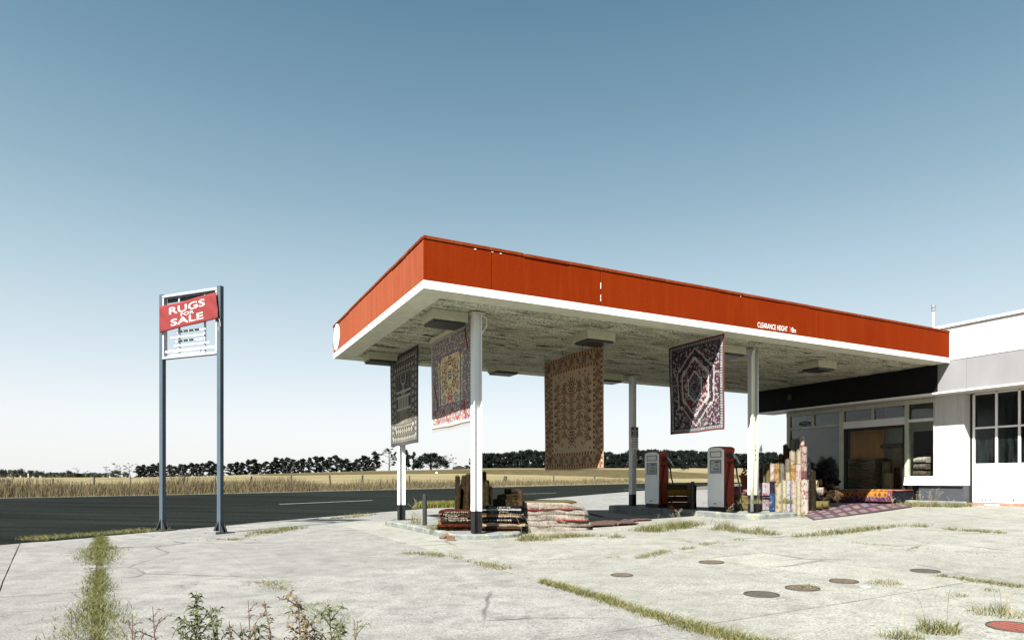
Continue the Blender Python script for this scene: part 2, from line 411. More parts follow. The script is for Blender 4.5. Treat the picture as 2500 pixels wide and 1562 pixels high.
slab(3.52, 5.3, -6.5, -2.1, cr_); slab(5.3, 7.8, -6.5, -2.15, cr_); slab(7.8, 10.6, -6.5, -2.2, cr_); slab(10.6, 14.7, -6.5, -2.25, cr_); slab(3.52, 14, -12, -6.5, cr_)
slab(0, 5.3, -2.1, .42, cr_); slab(5.3, 7.8, -2.15, .42, cr_, .006); slab(7.8, 10.6, -2.2, .42, cr_, .006); slab(10.6, 14.7, -2.25, .42, cr_)
for (c, d) in ((.42, 6.6), (6.6, 13), (13, 24), (24, 40)):
    for (a, b) in ((0, 5.3), (5.3, 10.2), (10.2, 14.7)): slab(a, b, c, d, cr_ if c < 6 else cl, .008)
    if c > 6: slab(14.7, 26, c, d, cl); slab(26, 46, c, d, cl)
    if c > 13: slab(46, 70, c, d, cl)
# ================================================================== STATION MATERIALS
def painted(name, c0, c1, streak, rough=.55, chip=None, fade=None):
    m, nt, b = newmat(name); vec = coords(nt)
    big = noise(nt, coords(nt, (.7, .7, .25)), 1.3, 5, .6); st = noise(nt, coords(nt, (5, 5, .35)), 1.6, 5, .7); fine = noise(nt, vec, 40, 3, .7)
    c = ramp(nt, big, [(.3, c0), (.7, c1)])
    c = mix(nt, ramp(nt, st, [(.48, g1(0)), (.78, g1(.75))]), c, streak)
    c = mix(nt, ramp(nt, fine, [(.35, g1(.25)), (.55, g1(0))]), c, tuple(x*.5 for x in c0[:3])+(1,))
    if chip:
        ch = noise(nt, vec, 9, 9, .75); c = mix(nt, ramp(nt, ch, [(.66, g1(0)), (.69, g1(1))]), c, chip)
    nt.links.new(c, b.inputs['Base Color']); b.inputs['Roughness'].default_value = rough; b.inputs['Specular IOR Level'].default_value = .05
    bump(nt, b, fine, .12, .004); return m
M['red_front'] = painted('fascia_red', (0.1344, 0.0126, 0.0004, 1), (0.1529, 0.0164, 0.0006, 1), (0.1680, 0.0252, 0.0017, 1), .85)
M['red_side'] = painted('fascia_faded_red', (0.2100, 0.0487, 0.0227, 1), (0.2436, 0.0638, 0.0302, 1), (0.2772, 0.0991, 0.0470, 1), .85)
M['red_cap'] = painted('rusty_red_trim', (0.1260, 0.0168, 0.0034, 1), (0.1596, 0.0302, 0.0067, 1), (0.1932, 0.0714, 0.0252, 1), .85, chip=(.6, .5, .38, 1))
M['white'] = simple('white_paint', (.78, .78, .76), .5, var=.04, scale=2)
M['white_old'] = simple('aged_white_paint', (.60, .60, .57), .55, var=.08, scale=3, dirt=(.30, .28, .20, 1), dirt_lo=.6, dirt_hi=.85, bmp=.1)
M['white_chip'] = simple('chipped_white_paint', (.74, .74, .72), .6, var=.05, scale=2.0, dirt=(.10, .085, .07, 1), dirt_lo=.69, dirt_hi=.72)
M['cream_frame'] = simple('cream_window_paint', (.40, .405, .33), .55, var=.14, scale=5, dirt=(.20, .19, .12, 1), dirt_lo=.55, dirt_hi=.8)
M['grey_fascia'] = simple('pale_grey_render', (.205, .205, .215), .8, var=.09, scale=1.6, bmp=.15, stretch=(1, 1, .4))
M['charcoal'] = simple('charcoal_tone', (.0065, .0065, .007), .75, var=.2, scale=3, spec=.15)
M['black'] = simple('black_paint', (.010, .010, .012), .55, var=.3, scale=8, dirt=(.05, .055, .06, 1), dirt_lo=.6, dirt_hi=.8)
M['plinth'] = simple('slate_grey_paint', (.045, .048, .058), .7, var=.15, scale=4, dirt=(.09, .09, .10, 1), dirt_lo=.6, dirt_hi=.8)
M['kerb'] = simple('weathered_kerb', (.13, .14, .14), .9, var=.25, scale=7, dirt=(.24, .26, .18, 1), dirt_lo=.5, dirt_hi=.66, bmp=.4)
M['roof'] = simple('roof_sheet', (.30, .30, .30), .7)
M['steel'] = simple('galvanised_steel', (.35, .36, .37), .4, metal=.7)
M['dark_metal'] = simple('dark_metal', (.03, .032, .034), .5, metal=.3)
M['rubber'] = simple('black_rubber', (.008, .008, .009), .45)
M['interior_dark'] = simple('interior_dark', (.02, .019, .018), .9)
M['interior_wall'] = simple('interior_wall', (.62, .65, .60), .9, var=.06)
M['plywood'] = simple('plywood', (.55, .25, .06), .7, var=.2, scale=2, stretch=(3, 3, .4))
def soffit():
    m, nt, b = newmat('peeling_soffit'); v1 = coords(nt, (.7, 2.2, 1)); v2 = coords(nt, (.8, 3.4, 1)); v3 = coords(nt)
    a = noise(nt, v1, 1.7, 9, .72, .6); p = noise(nt, v2, 1.5, 8, .74, .8); f = noise(nt, v3, 26, 4, .75)
    c = ramp(nt, a, [(.34, (.20, .20, .13, 1)), (.44, (.46, .465, .345, 1)), (.58, (.68, .685, .54, 1))])
    c = mix(nt, ramp(nt, f, [(.42, g1(.85)), (.55, g1(0))]), c, (.10, .098, .06, 1))
    c = mix(nt, ramp(nt, p, [(.575, g1(0)), (.60, g1(1))]), c, (.022, .021, .016, 1))
    c = mix(nt, ramp(nt, p, [(.33, g1(.7)), (.38, g1(0))]), c, (.72, .71, .60, 1))
    nt.links.new(c, b.inputs['Base Color']); b.inputs['Roughness'].default_value = .95; b.inputs['Specular IOR Level'].default_value = .1
    mx = N(nt, 'ShaderNodeMath', operation='MULTIPLY_ADD'); nt.links.new(p, mx.inputs[0]); mx.inputs[1].default_value = -.8; nt.links.new(f, mx.inputs[2])
    bump(nt, b, mx.outputs[0], .6, .025); return m
M['soffit'] = soffit()
M['soffit_edge'] = simple('soffit_margin', (.55, .55, .43), .9, var=.12, scale=5, bmp=.2)
def glass(name, tint, ior=1.5, rough=.02, grime=None):
    m, nt, b = newmat(name); out = nt.nodes['Material Output']
    tr = N(nt, 'ShaderNodeBsdfTransparent'); tr.inputs[0].default_value = tint
    gl = N(nt, 'ShaderNodeBsdfGlossy'); gl.inputs['Roughness'].default_value = rough
    fr = N(nt, 'ShaderNodeFresnel'); fr.inputs['IOR'].default_value = ior
    mx = N(nt, 'ShaderNodeMixShader'); nt.links.new(fr.outputs[0], mx.inputs[0]); nt.links.new(tr.outputs[0], mx.inputs[1]); nt.links.new(gl.outputs[0], mx.inputs[2])
    last = mx.outputs[0]
    if grime:
        df = N(nt, 'ShaderNodeBsdfDiffuse'); df.inputs[0].default_value = grime
        m2 = N(nt, 'ShaderNodeMixShader'); n = noise(nt, coords(nt, (6, 6, .7)), 2, 6, .7); nt.links.new(ramp(nt, n, [(.4, g1(.02)), (.75, g1(.35))]), m2.inputs[0])
        nt.links.new(last, m2.inputs[1]); nt.links.new(df.outputs[0], m2.inputs[2]); last = m2.outputs[0]
    nt.links.new(last, out.inputs[0]); return m
M['glass'] = glass('window_glass', (.62, .66, .64, 1))
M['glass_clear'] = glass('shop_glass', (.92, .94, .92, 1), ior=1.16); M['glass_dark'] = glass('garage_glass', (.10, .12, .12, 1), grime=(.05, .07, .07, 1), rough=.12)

# ================================================================== CANOPY
ZS = 3.92; ZT = 4.71; CW, CD = 13.62, 6.40; BAND = .12
cn = thing('canopy', 'orange red station canopy with a white lower band and peeling ceiling', 'canopy', W(0, 0), TH)
def C(mb, name, mats, **k): return mb.build(name, mats, cn, **k)
mb = MB(); mb.box(.03, CW-.002, .03, CD-.03, ZS+.02, ZT-.06, 0); C(mb, 'roof_deck', M['roof'])
mb = MB(); n1, n2 = 27, 13                                  # the ceiling, slightly sagging between joists
for i in range(n1+1):
    for j in range(n2+1):
        x = lerp(.42, CW-.004, i/n1); y = lerp(.42, CD-.42, j/n2); e = min(1, min(i, j, n2-j)/2)
        mb.v.append((x, y, ZS+.012-.012*e*random.random()))
for i in range(n1):
    for j in range(n2): mb.f.append((i*(n2+1)+j, i*(n2+1)+j+1, (i+1)*(n2+1)+j+1, (i+1)*(n2+1)+j)); mb.m.append(0)
C(mb, 'ceiling', M['soffit'])
mb = MB()
mb.box(.024, CW-.004, .024, .42, ZS+.002, ZS+.019); mb.box(.024, CW-.004, CD-.42, CD-.024, ZS+.002, ZS+.019); mb.box(.024, .42, .42, CD-.42, ZS+.002, ZS+.019)
C(mb, 'ceiling_margin', M['soffit_edge'])
mb = MB(); mb.box(0, CW, 0, .022, ZS, ZS+BAND); mb.box(0, .022, .022, CD-.022, ZS, ZS+BAND); mb.box(0, CW, CD-.022, CD, ZS, ZS+BAND)
C(mb, 'white_band', M['white'])
# fascia panels: one object per sheet, joints left open
def joints_px(pxs):                                        # photo columns of the joints on the front -> s1
    out = []
    for px in pxs:
        r = (px-1250)/FPX; out.append((r*AY-AX)/(CT-r*ST))
    return out
fj = [0.0]+joints_px([1201, 1467, 1790, 1993, 2168])+[CW]
for a, b in zip(fj[:-1], fj[1:]):
    mb = MB(); mb.bbox(a+.006, b-.006, .004, .03, ZS+BAND+.003, ZT-.055, .004); C(mb, 'front_panel', M['red_front'])
sj = []
for px in (934,):
    r = (px-1250)/FPX; sj.append((AX-r*AY)/(r*CT+ST))
sj = [0.034]+[1.35]+sj+[4.3]+[CD]
for a, b in zip(sj[:-1], sj[1:]):
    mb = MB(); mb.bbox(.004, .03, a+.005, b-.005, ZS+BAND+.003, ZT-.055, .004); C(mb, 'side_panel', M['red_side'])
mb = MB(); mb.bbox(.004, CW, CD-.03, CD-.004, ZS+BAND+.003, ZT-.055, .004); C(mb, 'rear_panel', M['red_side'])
mb = MB()                                                    # bent trim along the top edge
L = 16
for i in range(L):
    a, b = CW*i/L, CW*(i+1)/L; d = random.uniform(-.004, .005)
    mb.bbox(a, b-.002, -.012+d, .05, ZT-.052+d, ZT+d, .004)
for i in range(8):
    a, b = .05+(CD-.05)*i/8, .05+(CD-.05)*(i+1)/8; d = random.uniform(-.006, .014)
    mb.bbox(-.012+d*.4, .05, a, b-.002, ZT-.052+d, ZT+d, .004)
mb.bbox(0, CW, CD-.05, CD+.01, ZT-.05, ZT, .004)
C(mb, 'top_trim', M['red_cap'])
mb = MB()                                                    # flaked spots and screw heads along the trim
for k in range(4):
    x = random.uniform(.1, CW-.2); mb.box(x, x+random.uniform(.015, .035), -.004, .003, ZT-.074-random.random()*.008, ZT-.066)
for x in (fj[2],):
    z = ZT-.06
    while z > ZS+.03:
        l = random.uniform(.02, .12); 
        if random.random() < .5: mb.box(x-.004, x+.004, .0, .012, max(ZS+.02, z-l), z)
        z -= l+.01
C(mb, 'flaked_paint', M['white_old'])['kind'] = 'stuff'
# round white disc left on the side
mb = MB(); n = 28; y0, z0 = 6.02, 4.36
mb.add([(-.014, y0+.285*math.cos(2*math.pi*k/n), z0+.30*math.sin(2*math.pi*k/n)) for k in range(n)]+[(.005, y0+.285*math.cos(2*math.pi*k/n), z0+.30*math.sin(2*math.pi*k/n)) for k in range(n)],
       [tuple(range(n-1, -1, -1))]+[(k, (k+1) % n, n+(k+1) % n, n+k) for k in range(n)])
disc = C(mb, 'sign_disc', M['white'])
mb = MB()
for dy, dz in ((.0, .25), (.13, .02), (-.17, .0), (-.06, -.2)): mb.box(-.022, -.0142, y0+dy-.02, y0+dy+.02, z0+dz-.02, z0+dz+.02)
mb.build('bolts', M['dark_metal'], disc)['kind'] = 'stuff'
mb = MB(); mb.tube([(-.02, y0-.02, z0-.14), (-.05, y0+.08, z0-.12), (-.05, y0+.2, z0-.14), (-.03, y0+.28, z0-.16)], .007, 6); mb.build('wire', M['steel'], disc)
# clearance lettering
def px_front(px): r = (px-1250)/FPX; return (r*AY-AX)/(CT-r*ST)
x0, x1 = px_front(1849.5), px_front(1922.5); zt_ = ZS+BAND+.045
x2, x3 = px_front(1927), px_front(1930.5); x4, x5 = px_front(1932.5), px_front(1943)
M['faded_letter'] = simple('faded_lettering', (.52, .16, .10), .6)
def letter(name, w_, x, wd, ht, z, mat, y=-.001, parent=cn, bold=0):
    o = link(name, text_mesh(w_, wd, ht, bold=bold, mat=mat), parent); o.location = (x, y, z); return o
xm = px_front(1894); 
letter('lettering', 'CLEARANCE', x0, xm-x0, .105, zt_, M['white'], bold=.0); xa = px_front(1897.5)
letter('lettering', 'HEIGHT', xa, x1-xa, .105, zt_, M['white'], bold=.0)
letter('faded_digit', '3', x2, x3-x2, .105, zt_, M['faded_letter'], bold=.0)
letter('lettering', '\u00b7', x3+.015, .022, .022, zt_+.05, M['white'], bold=.01)
letter('lettering', '8', x4, (x5-x4)*.42, .105, zt_, M['white'], bold=.0)
letter('lettering', 'm', x4+(x5-x4)*.48, (x5-x4)*.52, .068, zt_, M['white'], bold=.0)

# ceiling light boxes
M['lampbox'] = simple('lamp_box_paint', (.44, .435, .31), .7, var=.12, scale=5, dirt=(.17, .16, .10, 1), dirt_lo=.55, dirt_hi=.75)
M['lens'] = simple('dark_lamp_lens', (.020, .021, .018), .4)
LL = [(.84, 1.28, 'nearest the front left corner'), (.84, 5.35, 'at the back left beside the dark hanging rug'), (4.05, 5.45, 'at the rear edge behind the front left column'), (4.0, 1.35, 'right above the tan hanging rug'),
      (7.25, 5.4, 'half hidden behind the tan hanging rug'), (7.32, 1.15, 'beside the top of the red hanging rug'), (10.7, 1.45, 'nearest the shop'), (10.7, 5.4, 'behind the red hanging rug')]
lamp0 = None
for k, (a, b, t) in enumerate(LL):
    lab = 'boxy ceiling lamp under the canopy '+t
    if lamp0 is None:
        lamp0 = thing('ceiling_lamp', lab, 'ceiling lamp', W(a, b, ZS+.0), TH, 'lamps under the canopy')
        mb = MB(); mb.prismy([(-.33, 0), (.33, 0), (.32, -.165), (-.32, -.165)], -.26, .26); mb.build('housing', M['lampbox'], lamp0)
        mb = MB(); mb.bbox(-.30, .30, -.235, .235, -.215, -.166, .012); mb.build('lens', M['lens'], lamp0)
    else: dup(lamp0, W(a, b, ZS), TH, lab)

# ================================================================== ISLANDS, COLUMNS
def island(s0, s1, t0, t1, top, r0, lab):
    cs, ct = (s0+s1)/2, (t0+t1)/2; o = thing('pump_island', lab, 'kerbed island', W(cs, ct), TH)
    def rr(sx, sy, r, n=6):
        pts = []
        for cx, cy, a0 in ((sx-r, sy-r, 0), (-sx+r, sy-r, 90), (-sx+r, -sy+r, 180), (sx-r, -sy+r, 270)):
            for k in range(n+1):
                a = math.radians(a0+90*k/n); pts.append((cx+r*math.cos(a), cy+r*math.sin(a)))
        return pts
    hx, hy = (s1-s0)/2, (t1-t0)/2
    P0 = rr(hx, hy, r0); P1 = rr(hx-.14, hy-.14, max(.05, r0-.14)); n = len(P0)
    # kerb stones: split ring into single stones
    cuts = [0]; acc = 0; per = [0]
    for k in range(n):
        a, b = P0[k], P0[(k+1) % n]; acc += math.hypot(b[0]-a[0], b[1]-a[1]); per.append(acc)
    def at(P, d):
        d %= acc
        for k in range(n):
            if per[k] <= d <= per[k+1]:
                t = (d-per[k])/max(1e-6, per[k+1]-per[k]); a, b = P[k], P[(k+1) % n]; return (lerp(a[0], b[0], t), lerp(a[1], b[1], t))
    nst = max(8, int(acc/1.1)); zt_ = top
    for k in range(nst):
        d0, d1 = acc*k/nst+.006, acc*(k+1)/nst-.006; m_ = 8
        outer = [at(P0, lerp(d0, d1, i/m_)) for i in range(m_+1)]; inner = [at(P1, lerp(d0, d1, i/m_)) for i in range(m_+1)]
        top2 = [((q[0]*.82+p[0]*.18), (q[1]*.82+p[1]*.18)) for q, p in zip(outer, inner)]
        dz = random.uniform(-.008, .006); mb = MB()
        def zb(p): q = W(cs+p[0], ct+p[1]); return gz(q.x, q.y)-.03
        vs_ = []
        for o_, t_, i_ in zip(outer, top2, inner): vs_ += [(o_[0], o_[1], zb(o_)), (o_[0], o_[1], zt_-.025+dz), (t_[0], t_[1], zt_+dz), (i_[0], i_[1], zt_+dz), (i_[0], i_[1], zb(i_))]
        fs = []
        for i in range(m_):
            for q in range(4): fs.append((i*5+q, i*5+q+1, (i+1)*5+q+1, (i+1)*5+q))
        fs += [(4, 3, 2, 1, 0), tuple(m_*5+q for q in range(5))]
        mb.add(vs_, fs); mb.build('kerb_stone', M['kerb'], o)
    mb = MB(); P2 = rr(hx-.145, hy-.145, max(.05, r0-.145)); mb.prism(P2, -.05, top-.012); mb.build('island_top', M['kerb'], o)
    return o
island(.88, 2.25, .72, 5.55, .125, .5, 'low concrete kerbed island under the left pair of columns with rug stacks')
island(7.35, 8.95, .45, 5.75, .33, .35, 'low concrete kerbed island carrying the two red petrol pumps')
M['col_white'] = simple('column_white', (.66, .67, .67), .5, var=.06, scale=2, dirt=(.26, .27, .26, 1), dirt_lo=.62, dirt_hi=.9, stretch=(3, 3, .3))
def column(s1, s2, zb, lab, h=.075, pipes=False):
    o = thing('canopy_column', lab, 'column', W(s1, s2, zb), TH, 'steel columns holding up the canopy'); H = ZS+.004-zb; z1 = .38
    def ibeam(mb, z0, z1_):
        mb.bbox(-h, -h+.014, -h, h, z0, z1_, .003); mb.bbox(h-.014, h, -h, h, z0, z1_, .003); mb.box(-h+.0141, h-.0141, -.012, .012, z0, z1_)
    mb = MB(); ibeam(mb, z1, H); mb.build('shaft', M['col_white'], o)
    mb = MB(); ibeam(mb, 0, z1-.001); mb.build('painted_foot', M['black'], o)
    mb = MB(); mb.bbox(-.12, .12, -.12, .12, H-.03, H-.012, .003); mb.build('head_plate', M['lampbox'], o)
    return o, H
o, H = column(1.3, .97, .125, 'white steel column at the front left with a black foot between rug stacks')
mb = MB(); mb.tube([(.09, .0, H-.02), (.18, -.02, H-.08), (.19, -.02, H-.2), (.09, 0, H-.36)], .011, 6); mb.build('conduit', M['col_white'], o)
column(1.3, 5.215, .085, 'white steel column at the rear left below the dark hanging rug')
o, H = column(7.93, .97, .33, 'white steel column at the front right with a downpipe beside the stacked rolls')
M['pipe_y'] = simple('yellowed_pipe', (.50, .48, .30), .5, var=.1, scale=2)
mb = MB(); mb.tube([(-.06, -.11, H-.01), (-.11, -.11, H-.1), (-.115, -.085, H-.2), (-.115, -.085, 1.6), (-.115, -.085, .02)], .034, 10); mb.build('downpipe', M['white_old'], o, smooth=True)
mb = MB(); mb.bbox(-.055, -.02, -.088, -.076, .38, H-.02, .003); mb.build('stain_strip', M['pipe_y'], o)
mb = MB(); mb.tube([(.05, -.095, H-.02), (.05, -.095, .4)], .02, 8); mb.build('conduit', M['white_old'], o, smooth=True)
for k, ch in enumerate('6660'):
    t = link('painted_digit', text_mesh(ch, .05, .07, mat=M['black']), o); t.location = (-.03, -.089-.0015, 1.52-.10*k-.1)
o, H = column(7.93, 5.2, .26, 'grey white steel column at the rear right wearing a small warning plate')
mb = MB(); mb.bbox(-.12, .13, -.092, -.082, 1.62, 2.24, .002); wp = mb.build('warning_plate', M['white_old'], o)
M['plate_brown'] = simple('plate_brown', (.05, .022, .014), .6)
mb = MB(); mb.box(-.118, .128, -.0955, -.0925, 1.95, 2.238); mb.build('brown_field', M['plate_brown'], wp)
for k, (t_, w0) in enumerate((('NO', .07), ('SMOKING', .2), ('STOP', .12), ('ENGINE', .17))):
    t = link('lettering', text_mesh(t_, w0, .05, mat=M['white_old'], bold=.02), wp); t.location = (.005-w0/2, -.0975, 2.172-.068*k)
mb = MB()
for k in range(4):
    x = -.09
    while x < .09:
        l = random.uniform(.012, .035); mb.box(x, min(.1, x+l), -.0945, -.0925, 1.88-.065*k, 1.905-.065*k); x += l+.012
mb.build('small_print', M['plate_brown'], wp)
for k, ch in enumerate('3460'):
    t = link('painted_digit', text_mesh(ch, .035, .06, mat=M['plate_brown']), o); t.location = (-.03, -.0775, 1.38-.09*k)

# ================================================================== SHOP BUILDING
E = 13.64; E2 = 14.2; ZE = 3.19
sb = thing('shop_building', 'white station shop with grey fascia, shop windows and a glazed garage door', 'building', W(E, 0), TH)
def B(mb, name, mats, parent=sb, **k): return mb.build(name, mats, parent, **k)
def bx(name, mats, *a, parent=sb, b=.004):
    mb = MB(); mb.bbox(a[0]-E, a[1]-E, a[2], a[3], a[4], a[5], b); return B(mb, name, mats, parent)
fs_ = [-9, -6.2, -3.4, -.37, .30]
for a, b in zip(fs_[:-1], fs_[1:]): bx('fascia_panel', M['grey_fascia'], E, E+.05, a+.002, b-.002, ZE+.045, 3.97)
for a, b in ((.304, 3.1), (3.104, 6.05)): bx('fascia_panel', M['charcoal'], E, E+.05, a, b, ZE+.045, 3.97)  # this stretch of the fascia is much darker than the rest
bx('eave_lip', M['white'], E-.03, E+.08, -9, 6.06, ZE, ZE+.04)
bx('eave_soffit', M['white_old'], E+.081, E2+.25, -9, 6.05, ZE+.012, ZE+.03)
M['wall_white'] = painted('weathered_white_wall', (.50, .50, .485, 1), (.56, .56, .545, 1), (.40, .395, .37, 1), .8)
bx('gap_shade_strip', M['charcoal'], E+.012, E+.2, -9, 6.0, 3.972, 3.984)  # dark strip standing in for the shaded gap under the parapet
bx('parapet', M['wall_white'], E+.02, E+.25, -9, 6.0, 3.985, 4.80)
bx('parapet_cap', M['white'], E-.03, E+.3, -9.02, 6.03, 4.81, 4.87)
bx('roof', M['roof'], E+.26, E+9, -9, 6.0, 4.2, 4.5)
bx('side_wall', M['white_old'], E2+.12, E+9, 5.16, 5.3, .0, 4.19); bx('rear_wall', M['white_old'], E+8.9, E+9.05, -9, 5.3, 0, 4.19)
mb = MB(); mb.lathe([(.022, 4.5), (.022, 5.62)], 10, 0, (15-E, 1.17)); mb.lathe([(.05, 5.63), (.06, 5.70), (.045, 5.71), (.06, 5.73), (.06, 5.80), (.03, 5.83)], 10, 1, (15-E, 1.17)); B(mb, 'vent_pipe', [M['white'], M['steel']], smooth=False)
mb = MB(); mb.bbox(-.07, -.002, 4.62, 4.74, 3.52, 3.68, .01); B(mb, 'alarm_box', M['plinth'])
# pillar and low wall
bx('pillar', M['wall_white'], E2, E2+.27, -.02, .69, .90, ZE+.01)
bx('plinth_wall', M['plinth'], E2+.005, E2+.265, -.015, 1.1, .3, .897)
mb = MB(); mb.prismy([(E2-.06-E, .90), (E2-E, .90), (E2-E, 1.135), (E2-.012-E, 1.135)], -.02, 1.46); B(mb, 'window_sill', M['white'])
bx('sill_wall', M['wall_white'], E2+.001, E2+.2, .69, 1.44, .90, 1.13)
bx('step_kerb', M['kerb'], E2-.28, E2+.0, -.1, 1.35, .25, .50, b=.02)
# shop floor, interior
bx('shop_floor', M['interior_wall'], E2-.02, E2+5, 1.46, 5.16, .2, .66)
bx('wall_below_window', M['plinth'], E2-.019, E2+.12, 3.36, 5.3, .1, .80)
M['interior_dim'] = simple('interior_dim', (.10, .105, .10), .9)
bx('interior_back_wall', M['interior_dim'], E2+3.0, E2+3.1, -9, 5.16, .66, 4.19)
bx('interior_ceiling', M['interior_wall'], E2+.26, E2+3, -.1, 5.16, 3.3, 3.35)
bx('partition_wall', M['interior_dark'], E2+.3, E2+3, .60, .68, .3, 3.3)
bx('plywood_sheet', M['plywood'], E2+.9, E2+.93, 2.62, 3.7, 1.02, 2.9)
bx('white_partition', M['interior_wall'], E2+1.35, E2+1.4, .8, 2.9, .66, 3.2)
bx('dark_board', M['interior_dark'], E2+1.31, E2+1.345, .85, 2.02, 1.3, 2.42)
# frames
cf = M['cream_frame']
def post(s2a, s2b, z0, z1, d0=E2-.02, d1=E2+.07, mat=cf): return bx('mullion', mat, d0, d1, s2a, s2b, z0, z1)
post(5.16, 5.28, .8, 3.14); post(3.27, 3.40, .5, 3.14, E2-.035, E2+.09); post(1.36, 1.455, 1.136, 3.14, E2-.03, E2+.08)
post(.692, .712, 1.136, 3.14)
post(4.28, 4.34, 2.70, 3.06); post(2.34, 2.40, 2.74, 3.06)
bx('head_rail', cf, E2-.025, E2+.08, .69, 5.285, 3.06, 3.19)
bx('transom_rail', cf, E2-.022, E2+.07, 3.40, 5.16, 2.63, 2.70); bx('transom_rail', M['white_old'], E2-.03, E2+.08, 1.455, 3.27, 2.54, 2.74); bx('transom_rail', M['white_old'], E2-.024, E2+.07, .712, 1.36, 2.58, 2.66)
bx('bottom_rail', cf, E2-.022, E2+.07, 3.40, 5.16, .801, .86); bx('door_frame', M['interior_dark'], E2+.0, E2+.06, 3.19, 3.265, .66, 2.535); bx('door_frame', M['interior_dark'], E2+.0, E2+.06, 1.46, 1.53, .66, 2.535); bx('door_frame', M['interior_dark'], E2+.001, E2+.059, 1.531, 3.189, 2.46, 2.535)
def pane(a, b, z0, z1, s=E2+.03, mat=None):
    mb = MB(); mb.box(s-E, s-E+.006, a, b, z0, z1); return B(mb, 'window_pane', mat or M['glass'])
pane(4.34, 5.16, 2.70, 3.06); pane(3.40, 4.28, 2.70, 3.06); pane(2.40, 3.27, 2.74, 3.06); pane(1.455, 2.34, 2.74, 3.06); pane(.712, 1.36, 2.66, 3.06)
pane(3.40, 5.16, .86, 2.63); pane(1.53, 3.19, .66, 2.46, mat=M['glass_clear']); pane(.712, 1.36, 1.136, 2.58, mat=M['glass_clear'])
# things behind the transom panes
vs_ = thing('slotted_blind', 'pale slotted panel behind the far left top pane of the shop', 'blind', W(E2+.35, 4.75, 2.62), TH)
mb = MB(); mb.bbox(0, .02, -.38, .42, .27, .36, .004); mb.bbox(0, .02, -.38, .42, .0, .06, .004)
for k in range(7): mb.box(.002, .018, -.38+.115*k, -.38+.115*k+.065, .061, .269)
mb.build('panel', M['interior_wall'], vs_)
sg = thing('oval_sign', 'small dark oval sign with script lettering in the top left shop pane', 'sign', W(E2+.02, 4.62, 2.80), TH)
mb = MB(); n = 24
for R, x, mi in ((1.0, 0, 1), (.92, -.003, 0)): mb.add([(x, .25*R*math.cos(2*math.pi*k/n), .095*R*math.sin(2*math.pi*k/n)) for k in range(n)]+[(x+.0025, .25*R*math.cos(2*math.pi*k/n), .095*R*math.sin(2*math.pi*k/n)) for k in range(n)], [tuple(range(n-1, -1, -1))]+[(k, (k+1) % n, n+(k+1) % n, n+k) for k in range(n)], mi)
mb.build('plate', [M['black'], M['white_old']], sg)
for t_, w0, z in (('Gallery', .26, .005), ('arts & crafts', .34, -.05)):
    t = link('lettering', text_mesh(t_, w0, .05 if z > 0 else .03, mat=M['white_old']), sg); t.location = (-.0055, w0/2, z); t.rotation_euler = (0, 0, -math.pi/2)
bxo = thing('pale_box', 'pale box standing behind the second top pane of the shop', 'box', W(E2+.35, 4.1, 2.62), TH)
mb = MB(); mb.bbox(0, .2, -.28, .28, 0, .24, .01); mb.build('carton', M['interior_wall'], bxo)
# garage door
gd = thing('garage_door', 'white garage door with dark glass panes and chipped lower panels', 'garage door', W(14.5, -.1, .5), TH)
def gb(name, mats, *a, b=.003):
    mb = MB(); mb.bbox(*a, b); return mb.build(name, mats, gd)
yy = [-.0]+[-.485*k-.02 for k in range(1, 7)]
for k in range(7): gb('stile', M['white'], -.03, .02, yy[k]-.025, yy[k]+.025, -.02, 2.68)
for z in (2.66, 1.81, .90, -.02):
    for k in range(6): gb('rail', M['white'], -.026, .018, yy[k+1]+.0255, yy[k]-.0255, z-.0, z+.045)
for k in range(6):
    a, b = yy[k+1]+.026, yy[k]-.026
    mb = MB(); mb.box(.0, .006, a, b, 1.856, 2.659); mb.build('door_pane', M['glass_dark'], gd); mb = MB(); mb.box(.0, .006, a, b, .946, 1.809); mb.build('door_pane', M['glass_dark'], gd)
    mb = MB()                                               # lower panel, rotten along its bottom edge
    n = 14; bot = [.026+max(0, random.uniform(-.06, .07))*(1 if 1 < i < 12 else 0) for i in range(n+1)]
    P = [(a+.001+(b-a-.002)*i/n, bot[i]) for i in range(n+1)]+[(b-.001, .899), (a+.001, .899)]
    mb.prismx(P, -.012, .004); mb.build('lower_panel', M['white_chip'], gd)
mb = MB(); mb.tube([(-.02, -.06, .46), (-.035, -.12, .43), (-.03, -.22, .43)], .006, 6); mb.build('handle', M['dark_metal'], gd)
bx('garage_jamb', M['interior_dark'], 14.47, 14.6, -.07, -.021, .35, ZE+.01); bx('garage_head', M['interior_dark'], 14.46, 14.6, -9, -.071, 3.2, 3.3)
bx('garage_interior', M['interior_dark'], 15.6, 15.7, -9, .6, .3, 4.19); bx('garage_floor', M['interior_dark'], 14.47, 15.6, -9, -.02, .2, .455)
mb = MB(); mb.tube([(E2+.3-E, -.045, .45), (E2+.3-E, -.045, 2.0), (E2+.29-E, -.045, 2.6)], .022, 8); B(mb, 'downpipe', M['plinth'])
bx('door_step', simple('red_step', (.30, .13, .09), .9, var=.2, dirt=(.3, .27, .22, 1)), 14.1, 14.46, -9, -.16, .25, .47, b=.01)
# ================================================================== ROADSIDE SIGN
M['blue_steel'] = simple('blue_grey_steel', (.046, .068, .088), .65, var=.12, scale=3, dirt=(.2, .23, .25, 1), dirt_lo=.68, dirt_hi=.74, stretch=(2, 2, .5))
M['banner'] = simple('red_banner_cloth', (.15, .0155, .0155), .85, var=.07, scale=5, bmp=.05)
L0, R0_ = G(397, 1295), G(537.8, 1301)
sv = (R0_-L0); slen = Vector((sv.x, sv.y)).length; srot = math.atan2(sv.y, sv.x)
